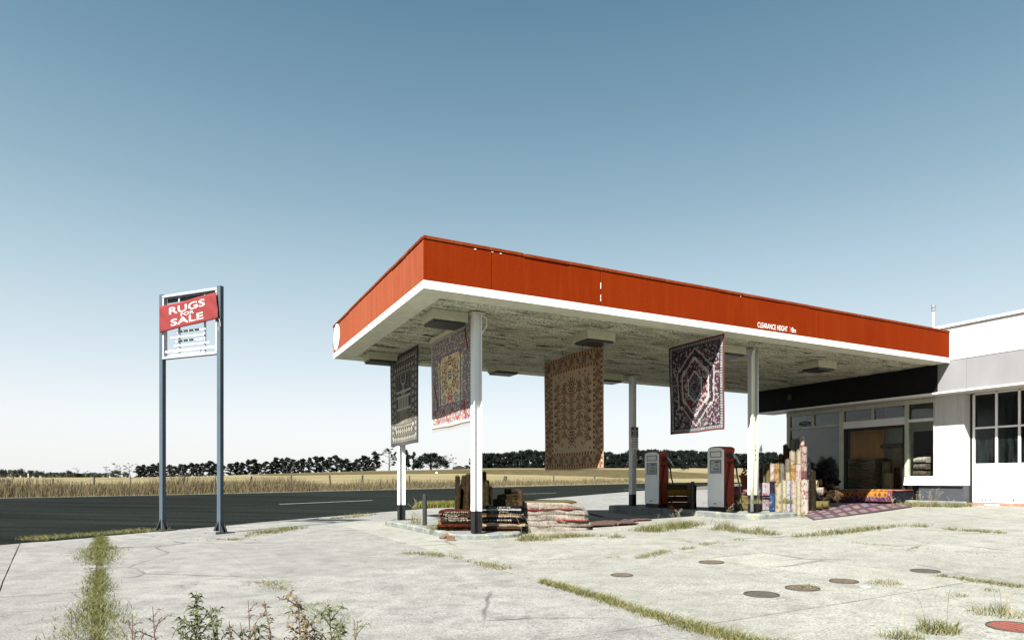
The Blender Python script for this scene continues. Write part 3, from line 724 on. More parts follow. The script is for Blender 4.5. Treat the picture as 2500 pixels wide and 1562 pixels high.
# posts are turned so that a lit flank faces left and a dark web faces right
sgn = thing('pole_sign', 'tall empty sign frame on two blue grey steel posts by the road', 'sign', (L0.x, L0.y, 0), srot)
HS = 4.83
def spost(x, z0):
    mb = MB(); a, b = .046, .046
    mb.bbox(x-a, x+a, -b, b, z0+.022, HS, .006); p_ = mb.build('post', M['blue_steel'], sgn)
    mb = MB()
    for q in (-1, 1):                                       # gusset plates and base
        mb.prismy([(x-.14, z0+.022), (x-a, z0+.022), (x-a, z0+.22)], q*b-.006, q*b+.006); mb.prismy([(x+a, z0+.022), (x+.14, z0+.022), (x+a, z0+.22)], q*b-.006, q*b+.006)
    mb.prismx([(-b-.11, z0+.022), (-b-.001, z0+.022), (-b-.001, z0+.24)], x-.006, x+.006)
    mb.bbox(x-.19, x+.19, -.19, .19, z0-.03, z0+.021, .004); mb.build('base_plate', M['dark_metal'], sgn)
spost(0, gz(L0.x, L0.y)); spost(slen, gz(R0_.x, R0_.y))
mb = MB(); mb.bbox(slen-.05, slen+.2, -.3, -.18, -.02, .06, .01); mb.build('footing', M['kerb'], sgn)
M['sign_frame'] = simple('sign_frame_paint', (.33, .35, .37), .5, var=.1)
zb_, zt_ = 3.50, 4.80; xa, xb = .045, slen-.045
for nm, a in (('frame_rail', (xa, xb, -.05, .05, zt_-.05, zt_)), ('frame_rail', (xa, xb, -.05, .05, zb_, zb_+.05)), ('frame_stile', (xa, xa+.04, -.045, .045, zb_+.051, zt_-.051)), ('frame_stile', (xb-.04, xb, -.045, .045, zb_+.051, zt_-.051))):
    mb = MB(); mb.bbox(*a, .004); mb.build(nm, M['sign_frame'], sgn)
mb = MB(); mb.bbox(xa+.041, xb-.041, .046, .052, zt_-.14, zt_-.051, .001); mb.build('back_rail', M['blue_steel'], sgn)
for x in (.46, 1.16): mb = MB(); mb.bbox(x-.018, x+.018, .0, .03, zb_+.051, zt_-.051, .003); mb.build('inner_strut', M['sign_frame'], sgn)
for z, x0_, x1_ in ((4.02, .40, 1.22), (3.92, .26, 1.18), (3.83, .40, 1.16), (3.75, .36, 1.32), (3.645, .12, xb-.05), (3.57, .26, 1.2)):
    mb = MB(); mb.tube([(x0_, -.02, z), (x1_, -.02, z)], .014 if z != 3.645 else .024, 6); mb.build('tube_rail', M['white'], sgn)
for z, xs in ((4.02, (.50, .65, .80, .95)), (3.83, (.50, .65, .80))):
    for x in xs: mb = MB(); mb.bbox(x, x+.11, -.06, -.035, z-.018, z+.022, .004); mb.build('lamp_holder', M['dark_metal'], sgn)
mb = MB(); mb.tube([(1.14, -.03, 3.66), (1.08, -.04, 3.56), (1.0, -.04, 3.52), (.9, -.04, 3.55)], .006, 5); mb.build('loose_wire', M['rubber'], sgn)
# banner
bn = thing('banner', 'red cloth banner reading RUGS FOR SALE tied across the sign posts', 'banner', (L0.x, L0.y, 0), srot)
mb = MB(); nx, nz = 36, 14; TLp, TRp, BLp, BRp = (.025, 4.565), (slen-.015, 4.69), (.035, 4.035), (slen+.045, 4.175)
def banpt(s, t):
    x = lerp(lerp(BLp[0], BRp[0], s), lerp(TLp[0], TRp[0], s), t); z = lerp(lerp(BLp[1], BRp[1], s), lerp(TLp[1], TRp[1], s), t)
    e = math.sin(math.pi*s)*.4; z += -.018*e*(t)+.012*e*(1-t)+.008*math.sin(9*s+1)*(t-.4)
    y = -.078-.012*math.sin(7*s+3*t)*e-.018*abs(math.sin(14*(s+.35*t)))*math.exp(-7*min(s, 1-s))
    return (x, y, z)
for i in range(nx+1):
    for j in range(nz+1): mb.v.append(banpt(i/nx, j/nz))
for i in range(nx):
    for j in range(nz): a = i*(nz+1)+j; mb.f.append((a, a+nz+1, a+nz+2, a+1)); mb.m.append(0)
o = mb.build('cloth', M['banner'], bn, smooth=True); sm = o.modifiers.new('thickness', 'SOLIDIFY'); sm.thickness = .004; sm.offset = 1
M['white_print'] = simple('white_print', (.42, .415, .41), .8, var=.05)
def ban_text(word, s0, s1, t0, t1):
    me = text_mesh(word, 1, 1, mat=M['white_print'], bold=.018); n = len(me.vertices); co = np.empty(n*3); me.vertices.foreach_get('co', co); co = co.reshape(-1, 3); out = []
    for c in co:
        p = banpt(lerp(s0, s1, c[0]), lerp(t0, t1, c[2])); out.append((p[0], p[1]-.007, p[2]))
    me.vertices.foreach_set('co', np.array(out).ravel()); me.update(); link('lettering', me, bn)
ban_text('RUGS', .17, .80, .60, .875); ban_text('FOR', .37, .60, .435, .565); ban_text('SALE', .195, .755, .135, .40)
mb = MB(); mb.tube([(slen+.06, -.09, 4.17), (slen+.09, -.09, 4.1), (slen+.1, -.09, 4.02)], .004, 4); mb.build('tie_cord', M['white_old'], bn)

# ================================================================== RUG PATTERNS (woven colours on a fine mesh)
def lin(c): return np.array(sr(*c)[:3])
def hashn(ix, iy, s=0):
    h = np.sin(ix*127.1+iy*311.7+s*74.7)*43758.5453; return h-np.floor(h)
def vnoise(x, y, s=0):
    ix, iy = np.floor(x), np.floor(y); fx, fy = x-ix, y-iy; fx = fx*fx*(3-2*fx); fy = fy*fy*(3-2*fy)
    return (hashn(ix, iy, s)*(1-fx)+hashn(ix+1, iy, s)*fx)*(1-fy)+(hashn(ix, iy+1, s)*(1-fx)+hashn(ix+1, iy+1, s)*fx)*fy
def put(img, m, c): img[m] = lin(c)
def flower(x, y, cx, cy, r, n=8, k=.22):
    d = np.hypot(x-cx, y-cy); a = np.arctan2(y-cy, x-cx); return d < r*(1-k+k*np.cos(n*a)), d
def rug_navy(u, v, asp):                                  # dark prayer rug: bands of crosses, arch above, bars below
    img = np.zeros(u.shape+(3,)); img[:] = lin((17, 17, 22)); x = u; y = v*asp; H = asp
    cream, grey, navy = (168, 162, 138), (92, 90, 86), (16, 16, 30)
    e = np.minimum(np.minimum(x, 1-x), np.minimum(y, H-y))
    for a, b, n in ((.05, .10, 16), (.13, .19, 12), (.205, .225, 30)):
        t = np.where(np.minimum(x, 1-x) < np.minimum(y, H-y), y, x); q = (t*n) % 1; mid = (a+b)/2
        m = (e > a) & (e < b); cross = (np.abs(q-.5)+np.abs(e-mid)/(b-a) < .42) | ((np.abs(q-.5) < .12)); put(img, m & cross, cream); put(img, m & (np.abs(q-.5)+np.abs(e-mid)/(b-a) < .16), navy)
    for a in (.045, .115, .20, .235): put(img, np.abs(e-a) < .006, grey)
    inn = e > .24; h = vnoise(x*60, y*60, 3)
    put(img, inn & (h > .62), (70, 66, 56))
    up = y > H*.60
    ax, ay = .5, H*.77
    arch = (np.abs(x-.5) < .17) & (y > H*.62+np.abs(x-.5)*.9) & (y < H*.90); put(img, inn & arch, (18, 18, 22)); 
    dU = np.abs(np.hypot(np.maximum(np.abs(x-.5)-0, 0), np.minimum(y-H*.74, 0))-.085); put(img, inn & up & (dU < .012) & (y < H*.88), (150, 145, 130))
    put(img, inn & (np.abs(np.abs(x-.5)-.175) < .01) & up, grey)
    put(img, inn & (np.abs(x-.5) < .03) & (y > H*.66) & (y < H*.86) & (((y*30) % 1) > .5), grey)
    put(img, inn & (np.abs(x-.5)+np.abs(y-H*.57) < .09), (120, 112, 88))
    mid = inn & (y > H*.40) & (y < H*.52); put(img, mid & (np.abs(x-.5) < .2) & (((x*18) % 1) > .45), cream); put(img, mid & (np.abs(x-.5) < .2) & (((x*18) % 1) < .3), (24, 26, 58))
    low = inn & (y < H*.39); bars = ((x*13) % 1); put(img, low & (bars > .45), (140, 130, 98)); put(img, low & (bars > .6) & (bars < .85) & (((y*34) % 1) > .35), (30, 29, 36))
    put(img, low & (np.abs(x-.5) < .16) & (y > H*.24) & (h > .3), (118, 110, 88))
    for yy in (.395, .53, .585, .20): put(img, inn & (np.abs(y-H*yy) < .012), cream)
    return img
def rug_floral(u, v, asp):                                # ivory garden rug: crowded red, blue and green flowers
    img = np.zeros(u.shape+(3,)); x = u; y = v*asp; H = asp; img[:] = lin((196, 178, 132))
    e = np.minimum(np.minimum(x, 1-x), np.minimum(y, H-y)); inner = e > .20
    xm = np.abs(x-.5)
    def spray(mask, dens, cols, s, r=.42):
        ix, iy = np.floor(xm*dens), np.floor(y*dens); cx = ix+.3+.4*hashn(ix, iy, s); cy = iy+.3+.4*hashn(ix, iy, s+1); d = np.hypot(xm*dens-cx, y*dens-cy); pick = (hashn(ix, iy, s+2)*len(cols)).astype(int)
        a = np.arctan2(y*dens-cy, xm*dens-cx)
        for k, c in enumerate(cols): put(img, mask & (pick == k) & (d < r*(.75+.25*np.cos(5*a+ix))), c)
        put(img, mask & (d < .13), (225, 205, 150))
    put(img, ~inner, (112, 108, 118)); spray(~inner, 40, [(124, 54, 58), (62, 74, 100), (196, 180, 150), (80, 90, 70), (170, 126, 66), (205, 190, 160)], 5, .46)
    seg = (np.sin(y*9.0+np.sign(x-.5)) > .35); wav = .11+.045*np.sin(y*9.0); put(img, ~inner & (np.abs(np.minimum(x, 1-x)-wav) < .016) & seg & (e > .03), (120, 22, 32))
    put(img, e < .03, (96, 104, 132)); put(img, (e < .03) & ((((x+y)*34) % 1) < .45), (205, 198, 182))
    put(img, np.abs(e-.20) < .007, (60, 74, 112)); put(img, np.abs(e-.215) < .006, (214, 200, 166))
    arch = inner & (y < H*.80-1.5*xm**2*H*.9+.04*np.cos(xm*40)); sp = inner & ~arch                    # arched field, dark flowered corners
    put(img, sp, (104, 104, 116)); spray(sp, 42, [(120, 40, 46), (50, 66, 96), (190, 172, 130), (84, 92, 66)], 15, .46)
    put(img, arch, (208, 188, 142)); spray(arch, 36, [(84, 82, 52), (58, 84, 82), (150, 58, 54), (170, 134, 72), (220, 206, 164)], 9, .42)
    edge = np.abs(y-(H*.80-1.5*xm**2*H*.9+.04*np.cos(xm*40))) < .016; put(img, inner & edge, (222, 200, 148))
    f = inner & (xm < .24)
    for cx, cy, r, c in ((0, H*.70, .055, (44, 38, 28)), (0, H*.77, .05, (150, 56, 66)), (.10, H*.66, .05, (120, 56, 52)), (.15, H*.55, .075, (132, 96, 74)), (0, H*.55, .05, (52, 66, 96)), (.1, H*.45, .05, (70, 74, 46)), (0, H*.36, .06, (168, 52, 72)), (.15, H*.30, .05, (58, 84, 136)), (0, H*.24, .085, (178, 60, 84)), (.10, H*.2, .06, (112, 132, 168)), (.18, H*.42, .04, (160, 50, 58))):
        m, d = flower(xm, y, cx, cy, r, 7); put(img, f & m, c); put(img, f & (d < r*.45), (212, 192, 146)); put(img, f & (d < r*.22), c)
    put(img, inner & (np.abs(xm-.262) < .011) & (y < H*.7), (52, 72, 104))
    lo = (e > .03) & (y < .2); put(img, lo & (np.abs(y-.1-.05*np.sin(x*25)) < .014), (150, 30, 48))
    return img
def rug_tan(u, v, asp):                                   # tan rug with brown rosettes
    img = np.zeros(u.shape+(3,)); x = u; y = v*asp; H = asp; n1 = vnoise(x*50, y*50, 2)
    img[:] = lin((146, 124, 100)); img *= (0.92+.16*n1)[..., None]
    e = np.minimum(np.minimum(x, 1-x), np.minimum(y, H-y)); B = .155; inner = e > B; brown, mar = (84, 58, 42), (96, 58, 46)
    img[inner] = (lin((168, 147, 120))*(0.93+.14*n1[inner])[..., None])
    t = np.where(np.minimum(x, 1-x) < np.minimum(y, H-y), y, x)
    for a, b in ((.012, .042), (B-.03, B)):
        m = (e > a) & (e < b); put(img, m, mar); q = (t*22) % 1; put(img, m & (np.abs(q-.5)+np.abs(e-(a+b)/2)*14 < .3), (176, 142, 100))
    def ros(cx, cy, r, n=9, c=brown):
        m, d = flower(x, y, cx, cy, r, n, .2); put(img, m & (d > r*.72), c); put(img, m & (d < r*.55) & (d > r*.36), mar); put(img, d < r*.2, c); a = np.arctan2(y-cy, x-cx); put(img, m & (d < r*.72) & (np.cos(n*a) > .75), c)
    bc = .078
    nb = 6
    for k in range(nb+1):
        yy = .09+(H-.18)*k/nb
        for X in (bc, 1-bc): ros(X, yy, .045)
        if k < nb:
            ym = yy+(H-.18)/nb/2
            for X in (bc, 1-bc):
                m, d = flower(x, y, X+.015*(-1)**k, ym, .026, 5, .35); put(img, m, mar)
                put(img, (np.abs(x-X-.04*np.sin((y-yy)*2*math.pi*nb/(H-.18))) < .006) & (y > yy) & (y < yy+(H-.18)/nb) & (e < B-.03), brown)
    for k in range(5):
        X = .09+.82*k/4
        for Y in (bc, H-bc): ros(X, Y, .046)
        if k < 4:
            for Y in (bc, H-bc): m, d = flower(x, y, X+.1, Y, .03, 5, .35); put(img, m, mar); put(img, (np.abs(y-Y-.04*np.sin((x-X)*30)) < .006) & (x > X) & (x < X+.2) & (e < B-.03), brown)
    xm = np.abs(x-.5); rows = 7
    for k in range(rows):
        Y = B+.13+(H-2*B-.26)*k/(rows-1)
        ros(.5, Y, .075 if k in (0, 6) else (.055 if k % 2 else .045), 10, mar if k in (0, 6) else brown)
        if k % 2 == 0:
            for s in (-1, 1): ros(.5+s*.255, Y, .05, 8)
        else:
            for s in (-1, 1): ros(.5+s*.27, Y, .038, 7, mar)
        for s in (-1, 1): ros(.5+s*.13, Y+(H-2*B-.26)/(rows-1)/2 if k < rows-1 else Y, .042, 8, mar)
        for s in (-1, 1):
            for dx, dy in ((.09, .02), (.17, -.05), (.28, .06), (.06, -.08), (.31, -.02), (.30, -.10), (.22, .10), (.13, .09)):
                m, d = flower(x, y, .5+s*dx, Y+dy, .016, 3, .3); put(img, inner & m, brown)
            put(img, inner & (np.abs(np.hypot(x-.5-s*.17, y-Y)-.07) < .006) & (x*s > (.5+s*.17)*s), (140, 106, 74))
    return img
def rug_red(u, v, asp):                                   # dark red and navy medallion rug
    img = np.zeros(u.shape+(3,)); x = u; y = v*asp; H = asp
    e = np.minimum(np.minimum(x, 1-x), np.minimum(y, H-y)); xm, ym = np.abs(x-.5), np.abs(y-H/2)
    h1, h2 = vnoise(x*64, y*64, 1), vnoise(x*54, y*54, 8)
    img[:] = lin((44, 30, 38)); 
    def speck(m):
        put(img, m & (h1 > .62), (98, 36, 46)); put(img, m & (h2 > .64), (150, 152, 154)); put(img, m & (h2 < .26), (30, 31, 48)); put(img, m & (h1 < .2), (108, 74, 100))
    st = lambda d, q: np.floor(d*q*1.7)/(q*1.7)
    d1 = st(xm, 24)*1.25+st(ym, 24)*.78
    dd = np.maximum(xm*1.0, st(xm, 26)*.62+st(ym, 26)*.70)
    speck(e > .06)
    def ring(r, w, c): put(img, (e > .08) & (np.abs(dd-r) < w), c)
    m = (e > .08) & (dd < .335); put(img, m, (52, 38, 48)); speck(m)
    ring(.335, .009, (186, 176, 168)); ring(.30, .012, (34, 30, 44))
    m = dd < .245; put(img, m, (104, 32, 36)); put(img, m & (h1 > .55), (52, 34, 52)); put(img, m & (h2 > .64), (164, 158, 160)); ring(.245, .01, (200, 190, 184))
    m = dd < .125; put(img, m, (120, 134, 140)); put(img, m & (h1 > .5), (44, 50, 66)); put(img, m & (h2 > .68), (110, 52, 62)); ring(.125, .009, (205, 208, 206)); put(img, dd < .03, (96, 34, 54))
    put(img, e < .06, (38, 40, 52)); t = np.where(np.minimum(x, 1-x) < np.minimum(y, H-y), y, x); q = (t*32) % 1
    put(img, (e > .022) & (e < .055) & (q > .38), (196, 198, 196)); put(img, (e > .03) & (e < .046) & (q > .55) & (q < .8), (58, 40, 50)); put(img, e < .016, (124, 40, 36)); put(img, (e > .066) & (e < .076), (40, 36, 48))
    return img
def woven(name):
    m, nt, b = newmat(name); at = N(nt, 'ShaderNodeVertexColor', layer_name='tint'); vec = coords(nt)
    f = noise(nt, vec, 160, 2, .8); c = mix(nt, 1.0, at.outputs[0], ramp(nt, f, [(.3, g1(.8)), (.7, g1(1.15))]), 'MULTIPLY')
    nt.links.new(c, b.inputs['Base Color']); b.inputs['Roughness'].default_value = .95; b.inputs['Specular IOR Level'].default_value = .05
    b.inputs['Sheen Weight'].default_value = .15
    bump(nt, b, f, .3, .004); return m
M['woven'] = woven('woven_rug'); M['fringe'] = simple('cotton_fringe', (.24, .22, .18), .95, var=.15, scale=20)
def grid_rug(name, nu, nv, pos, pat, asp, thick, parent, gain=1.0):
    """pos(u,v) -> local point of the front; the back lies `thick` behind along +n"""
    U, V = np.meshgrid(np.linspace(0, 1, nu), np.linspace(0, 1, nv), indexing='ij')
    img = np.clip(pat(U, V, asp)*gain, 0, 1); X = pos(U, V); n = np.cross(np.gradient(X, axis=0), np.gradient(X, axis=1)); n /= np.linalg.norm(n, axis=2)[..., None]
    Bk = X-n*thick; k = nu*nv
    vs_ = np.concatenate([X.reshape(-1, 3), Bk.reshape(-1, 3)]); cs = np.concatenate([img.reshape(-1, 3), (img*.8).reshape(-1, 3)]); cs = np.concatenate([cs, np.ones((2*k, 1))], 1)
    I, J = np.meshgrid(np.arange(nu-1), np.arange(nv-1), indexing='ij'); a = (I*nv+J).ravel(); F = np.stack([a, a+nv, a+nv+1, a+1], 1); Fb = F[:, ::-1]+k
    def rim(idx): i0, i1 = idx[:-1], idx[1:]; return np.stack([i0, i1, i1+k, i0+k], 1)
    r = [rim(np.arange(nv)), rim(np.arange(nv)[::-1]+(nu-1)*nv), rim((np.arange(nu)*nv)[::-1]), rim(np.arange(nu)*nv+nv-1)]
    F = np.concatenate([F, Fb]+r).astype(np.int32)
    me = bpy.data.meshes.new(name); me.vertices.add(len(vs_)); me.vertices.foreach_set('co', vs_.astype(np.float32).ravel())
    me.loops.add(F.size); me.loops.foreach_set('vertex_index', F.ravel()); me.polygons.add(len(F)); me.polygons.foreach_set('loop_start', np.arange(len(F))*4); me.polygons.foreach_set('loop_total', np.full(len(F), 4))
    me.update(calc_edges=True); at = me.color_attributes.new('tint', 'FLOAT_COLOR', 'POINT'); at.data.foreach_set('color', cs.astype(np.float32).ravel()); me.materials.append(M['woven'])
    me.validate(); return link(name, me, parent)
def hang(name_label, s1, t0, t1, z0, z1, pat, nu, nv, wave, fringe=None, sag=0.0, gain=1.0):
    """rug hanging in a plane of constant s1, its front turned to -s1; u=0 at the far edge"""
    o = thing('hanging_rug', name_label, 'rug', W(s1, (t0+t1)/2, z1), TH, 'rugs hanging under the canopy'); wd, ht = t1-t0, z1-z0
    def pos(U, V):
        y = wd/2-U*wd; z = -ht+V*ht; d = (1-V)
        x = wave*(np.sin(U*7+V*2)*.5*d+np.sin(U*3.1+1.2)*d**1.5+.4*np.sin(V*5+U*2)*d)
        z = z-sag*np.sin(np.pi*U*2)**2*V+.006*np.sin(U*9)*(1-V); y = y+wave*.35*np.sin(V*4+.5)*d*np.sign(.5-U)*np.abs(.5-U)*2
        return np.stack([x, y, z], -1)
    p = grid_rug('pile', nu, nv, pos, pat, ht/wd, -.010, o, gain)
    if fringe:
        mb = MB()
        for i in range(130):
            u = (i+.5)/130; q = pos(np.array(u), np.array(0.0)); l = fringe*random.uniform(.8, 1.05); dx = random.uniform(-.006, .006)
            mb.add([(q[0]+.004, q[1]-.006, q[2]), (q[0]+.004, q[1]+.006, q[2]), (q[0]+.004+dx, q[1]+.004+dx, q[2]-l), (q[0]+.004+dx, q[1]-.004+dx, q[2]-l)], [(0, 1, 2, 3)])
        f = mb.build('fringe', M['fringe'], o); f['kind'] = 'stuff'
    return o
o = hang('narrow dark navy prayer rug with cream crosses hanging leftmost under the canopy', 1.20, 3.72, 5.74, 1.82, 3.88, rug_navy, 120, 180, .02)
o = hang('ivory floral rug with red and blue flowers hanging beside the front left column', 1.27, 1.08, 3.12, 2.06, 3.80, rug_floral, 170, 190, .016, fringe=.075, gain=1.15)
bt = thing('rug_batten', 'pale wooden batten along the top of the ivory floral rug', 'batten', W(1.27, 2.1, 3.80), TH); mb = MB(); mb.bbox(-.03, .03, -1.04, 1.04, .002, .075, .006); mb.build('bar', simple('pale_wood', (.55, .50, .33), .7), bt)
o = hang('large tan rug with brown rosettes hanging in the middle of the canopy', 4.23, 1.34, 3.68, 1.27, 3.75, rug_tan, 180, 240, .024, fringe=.03, sag=.02, gain=1.18)
mb = MB()
for y in (-1.16, -.4, .4, 1.16): mb.tube([(0, y, -.02), (0, y, .16)], .005, 5)
mb.build('hanger_wire', M['dark_metal'], o)['kind'] = 'stuff'
o = hang('dark red medallion rug with stepped diamonds hanging beside the front right column', 6.17, .06, 1.66, 2.02, 3.89, rug_red, 190, 230, .055, gain=.82)

# ================================================================== PETROL PUMPS
M['pump_white'] = simple('pump_enamel', (.86, .87, .87), .35, var=.04, scale=3, dirt=(.25, .22, .18, 1), dirt_lo=.72, dirt_hi=.75)
M['pump_red'] = simple('pump_red', (.24, .022, .006), .4, var=.12, scale=3, dirt=(.16, .03, .012, 1), dirt_lo=.6, dirt_hi=.8)
M['dial'] = simple('dial_face', (.40, .43, .43), .5, var=.1, scale=12)
def arch_poly(hw, z0, z1, rise, n=9):                      # (y,z) outline with a gently domed top
    P = [(-hw, z0), (hw, z0)]
    for k in range(n+1):
        t = k/n; y = hw-2*hw*t; c = abs(2*t-1); P.append((y, z1-rise*(c**4)))
    return P
def pump():
    o = thing('petrol_pump', 'old red petrol pump with a white front, nearest the front right column', 'petrol pump', (0, 0, 0), TH, 'petrol pumps on the right island')
    hw = .245; D = .34
    mb = MB(); mb.bbox(.01, D-.01, -hw+.01, hw-.01, 0, .085, .008); mb.build('plinth', M['black'], o)
    mb = MB(); mb.prismx(arch_poly(hw, .087, 1.475, .05), .03, D); mb.prismx(arch_poly(hw+.012, 1.36, 1.49, .05), .028, D+.004); mb.build('shell', M['pump_red'], o)
    mb = MB(); mb.prismx(arch_poly(hw-.004, .10, 1.462, .055), -.004, .028); mb.build('front_panel', M['pump_white'], o)
    mb = MB(); mb.prismx(arch_poly(hw+.004, .092, 1.472, .055), .0285, .0295); mb.build('seal', M['rubber'], o)
    def frame(nm, y0, y1, z0, z1, face, fm):
        mb = MB(); t = .014
        mb.bbox(-.014, -.0045, y0, y1, z0, z0+t, .003); mb.bbox(-.014, -.0045, y0, y1, z1-t, z1, .003); mb.bbox(-.014, -.0045, y0, y0+t, z0+t+.0005, z1-t-.0005, .003); mb.bbox(-.014, -.0045, y1-t, y1, z0+t+.0005, z1-t-.0005, .003)
        f = mb.build(nm, M['black'], o); mb = MB(); mb.box(-.0075, -.005, y0+t+.0005, y1-t-.0005, z0+t+.0005, z1-t-.0005); mb.build(face, fm, f); return f
    frame('name_plate', -.19, .16, 1.235, 1.375, 'plate_face', M['white'])
    f = frame('dial_window', -.19, .16, .875, 1.18, 'dial_face', M['dial'])
    mb = MB(); mb.box(-.0095, -.008, -.14, .02, 1.12, 1.145); mb.build('price_drum', M['black'], f)
    mb = MB(); mb.tube([(-.009, .13, .95), (-.009, .04, 1.09), (-.009, -.05, 1.01)], .003, 4); mb.build('needle', M['white'], f)
    mb = MB()
    for k in range(5): mb.box(-.0095, -.008, -.12+.035*k, -.10+.035*k, .955, .985)
    for k in range(7): mb.box(-.0095, -.008, -.14+.03*k, -.122+.03*k, .915, .928)
    for k in range(3): mb.box(-.0095, -.008, -.09+.035*k, -.07+.035*k, 1.04, 1.065)
    mb.build('dial_figures', M['plinth'], f)['kind'] = 'stuff'
    mb = MB(); mb.bbox(-.012, -.0045, -.035, .045, .16, .185, .004); mb.build('lock_plate', M['dark_metal'], o)
    mb = MB()
    for y, z in ((.215, .85), (-.2, .85), (.21, .21), (-.15, .21)): mb.bbox(-.008, -.0045, y-.012, y+.012, z-.006, z+.006, .002)
    mb.build('screws', M['dark_metal'], o)['kind'] = 'stuff'
    y = -hw
    mb = MB(); mb.bbox(.12, .25, y-.05, y-.0125, 1.22, 1.33, .01); mb.bbox(.06, .12, y-.03, y-.0125, 1.29, 1.31, .004); mb.bbox(.1, .28, y-.06, y-.001, 1.10, 1.13, .005); mb.build('nozzle_holster', M['dark_metal'], o)
    mb = MB(); mb.tube([(.20, y-.085, 1.34), (.24, y-.10, 1.27), (.27, y-.115, 1.20)], [.022, .026, .028], 8, 0); mb.tube([(.205, y-.075, 1.335), (.30, y-.10, 1.24), (.36, y-.12, 1.12), (.39, y-.13, 1.10)], .013, 7, 1)
    mb.tube([(.25, y-.11, 1.18), (.26, y-.12, 1.08), (.28, y-.12, 1.0)], [.03, .034, .02], 8, 2); nz = mb.build('nozzle', [M['steel'], M['white_old'], M['rubber']], o, smooth=True)
    hp = [(.28, y-.12, 1.0), (.30, y-.13, .8), (.35, y-.15, .6), (.38, y-.17, .42), (.37, y-.17, .26), (.30, y-.14, .14), (.2, y-.08, .10), (.14, y-.02, .10)]
    mb = MB(); mb.tube(hp, .017, 8); mb.build('hose', M['rubber'], o, smooth=True)
    mb = MB(); mb.tube([(.17, y-.03, 1.1), (.15, y-.03, .9), (.10, y-.025, .6), (.07, y-.02, .3), (.09, y-.02, .12)], .015, 8); mb.build('hose', M['rubber'], o, smooth=True)
    return o
pp = pump(); pp.location = W(7.75, 1.90, .322)
pl = dup(pp, W(7.75, 4.17, .322), TH, 'old red petrol pump with a white front, further one by the rear right column'); pl.scale = (1, 1.12, .985)
def bollard(s1, s2, zb, zt, r, lab):
    o = thing('bollard', lab, 'bollard', W(s1, s2, zb), TH); mb = MB(); mb.lathe([(r, 0), (r, zt-zb-.01), (r*.8, zt-zb)], 12); mb.build('pipe', M['dark_metal'], o, smooth=False)
    mb = MB(); mb.lathe([(r+.05, 0), (r+.05, .012)], 12); mb.build('flange', M['kerb'], o); return o
p = G(1037, 1280, .115); a, b = S(p.x, p.y); bollard(a, b, .115, EYE+(HOR-1206)/FPX*p.y, .045, 'dark steel bollard at the left end of the left island')
bollard(7.85, 2.75, .322, 1.0, .045, 'black steel bollard standing between the two petrol pumps')
bk = [('upright broken brick at the kerb of the left island', (1090, 1314), (.22, .11, .075), 50), ('smaller flat broken brick beside the kerb of the left island', (1100, 1319), (.13, .11, .085), 8)]
M['brick'] = simple('old_brick', (.11, .068, .042), .9, var=.2, scale=8, bmp=.3)
for lab, (px, py), (l, d, h), rz in bk:
    p = G(px, py); mb = MB(); mb.bbox(-l/2, l/2, -d/2, d/2, -.01, h, .006); o = mb.build('brick', M['brick'], None, loc=p); o.rotation_euler = (0, .12 if h > .08 else -.35, math.radians(rz)); tag(o, lab, 'brick')
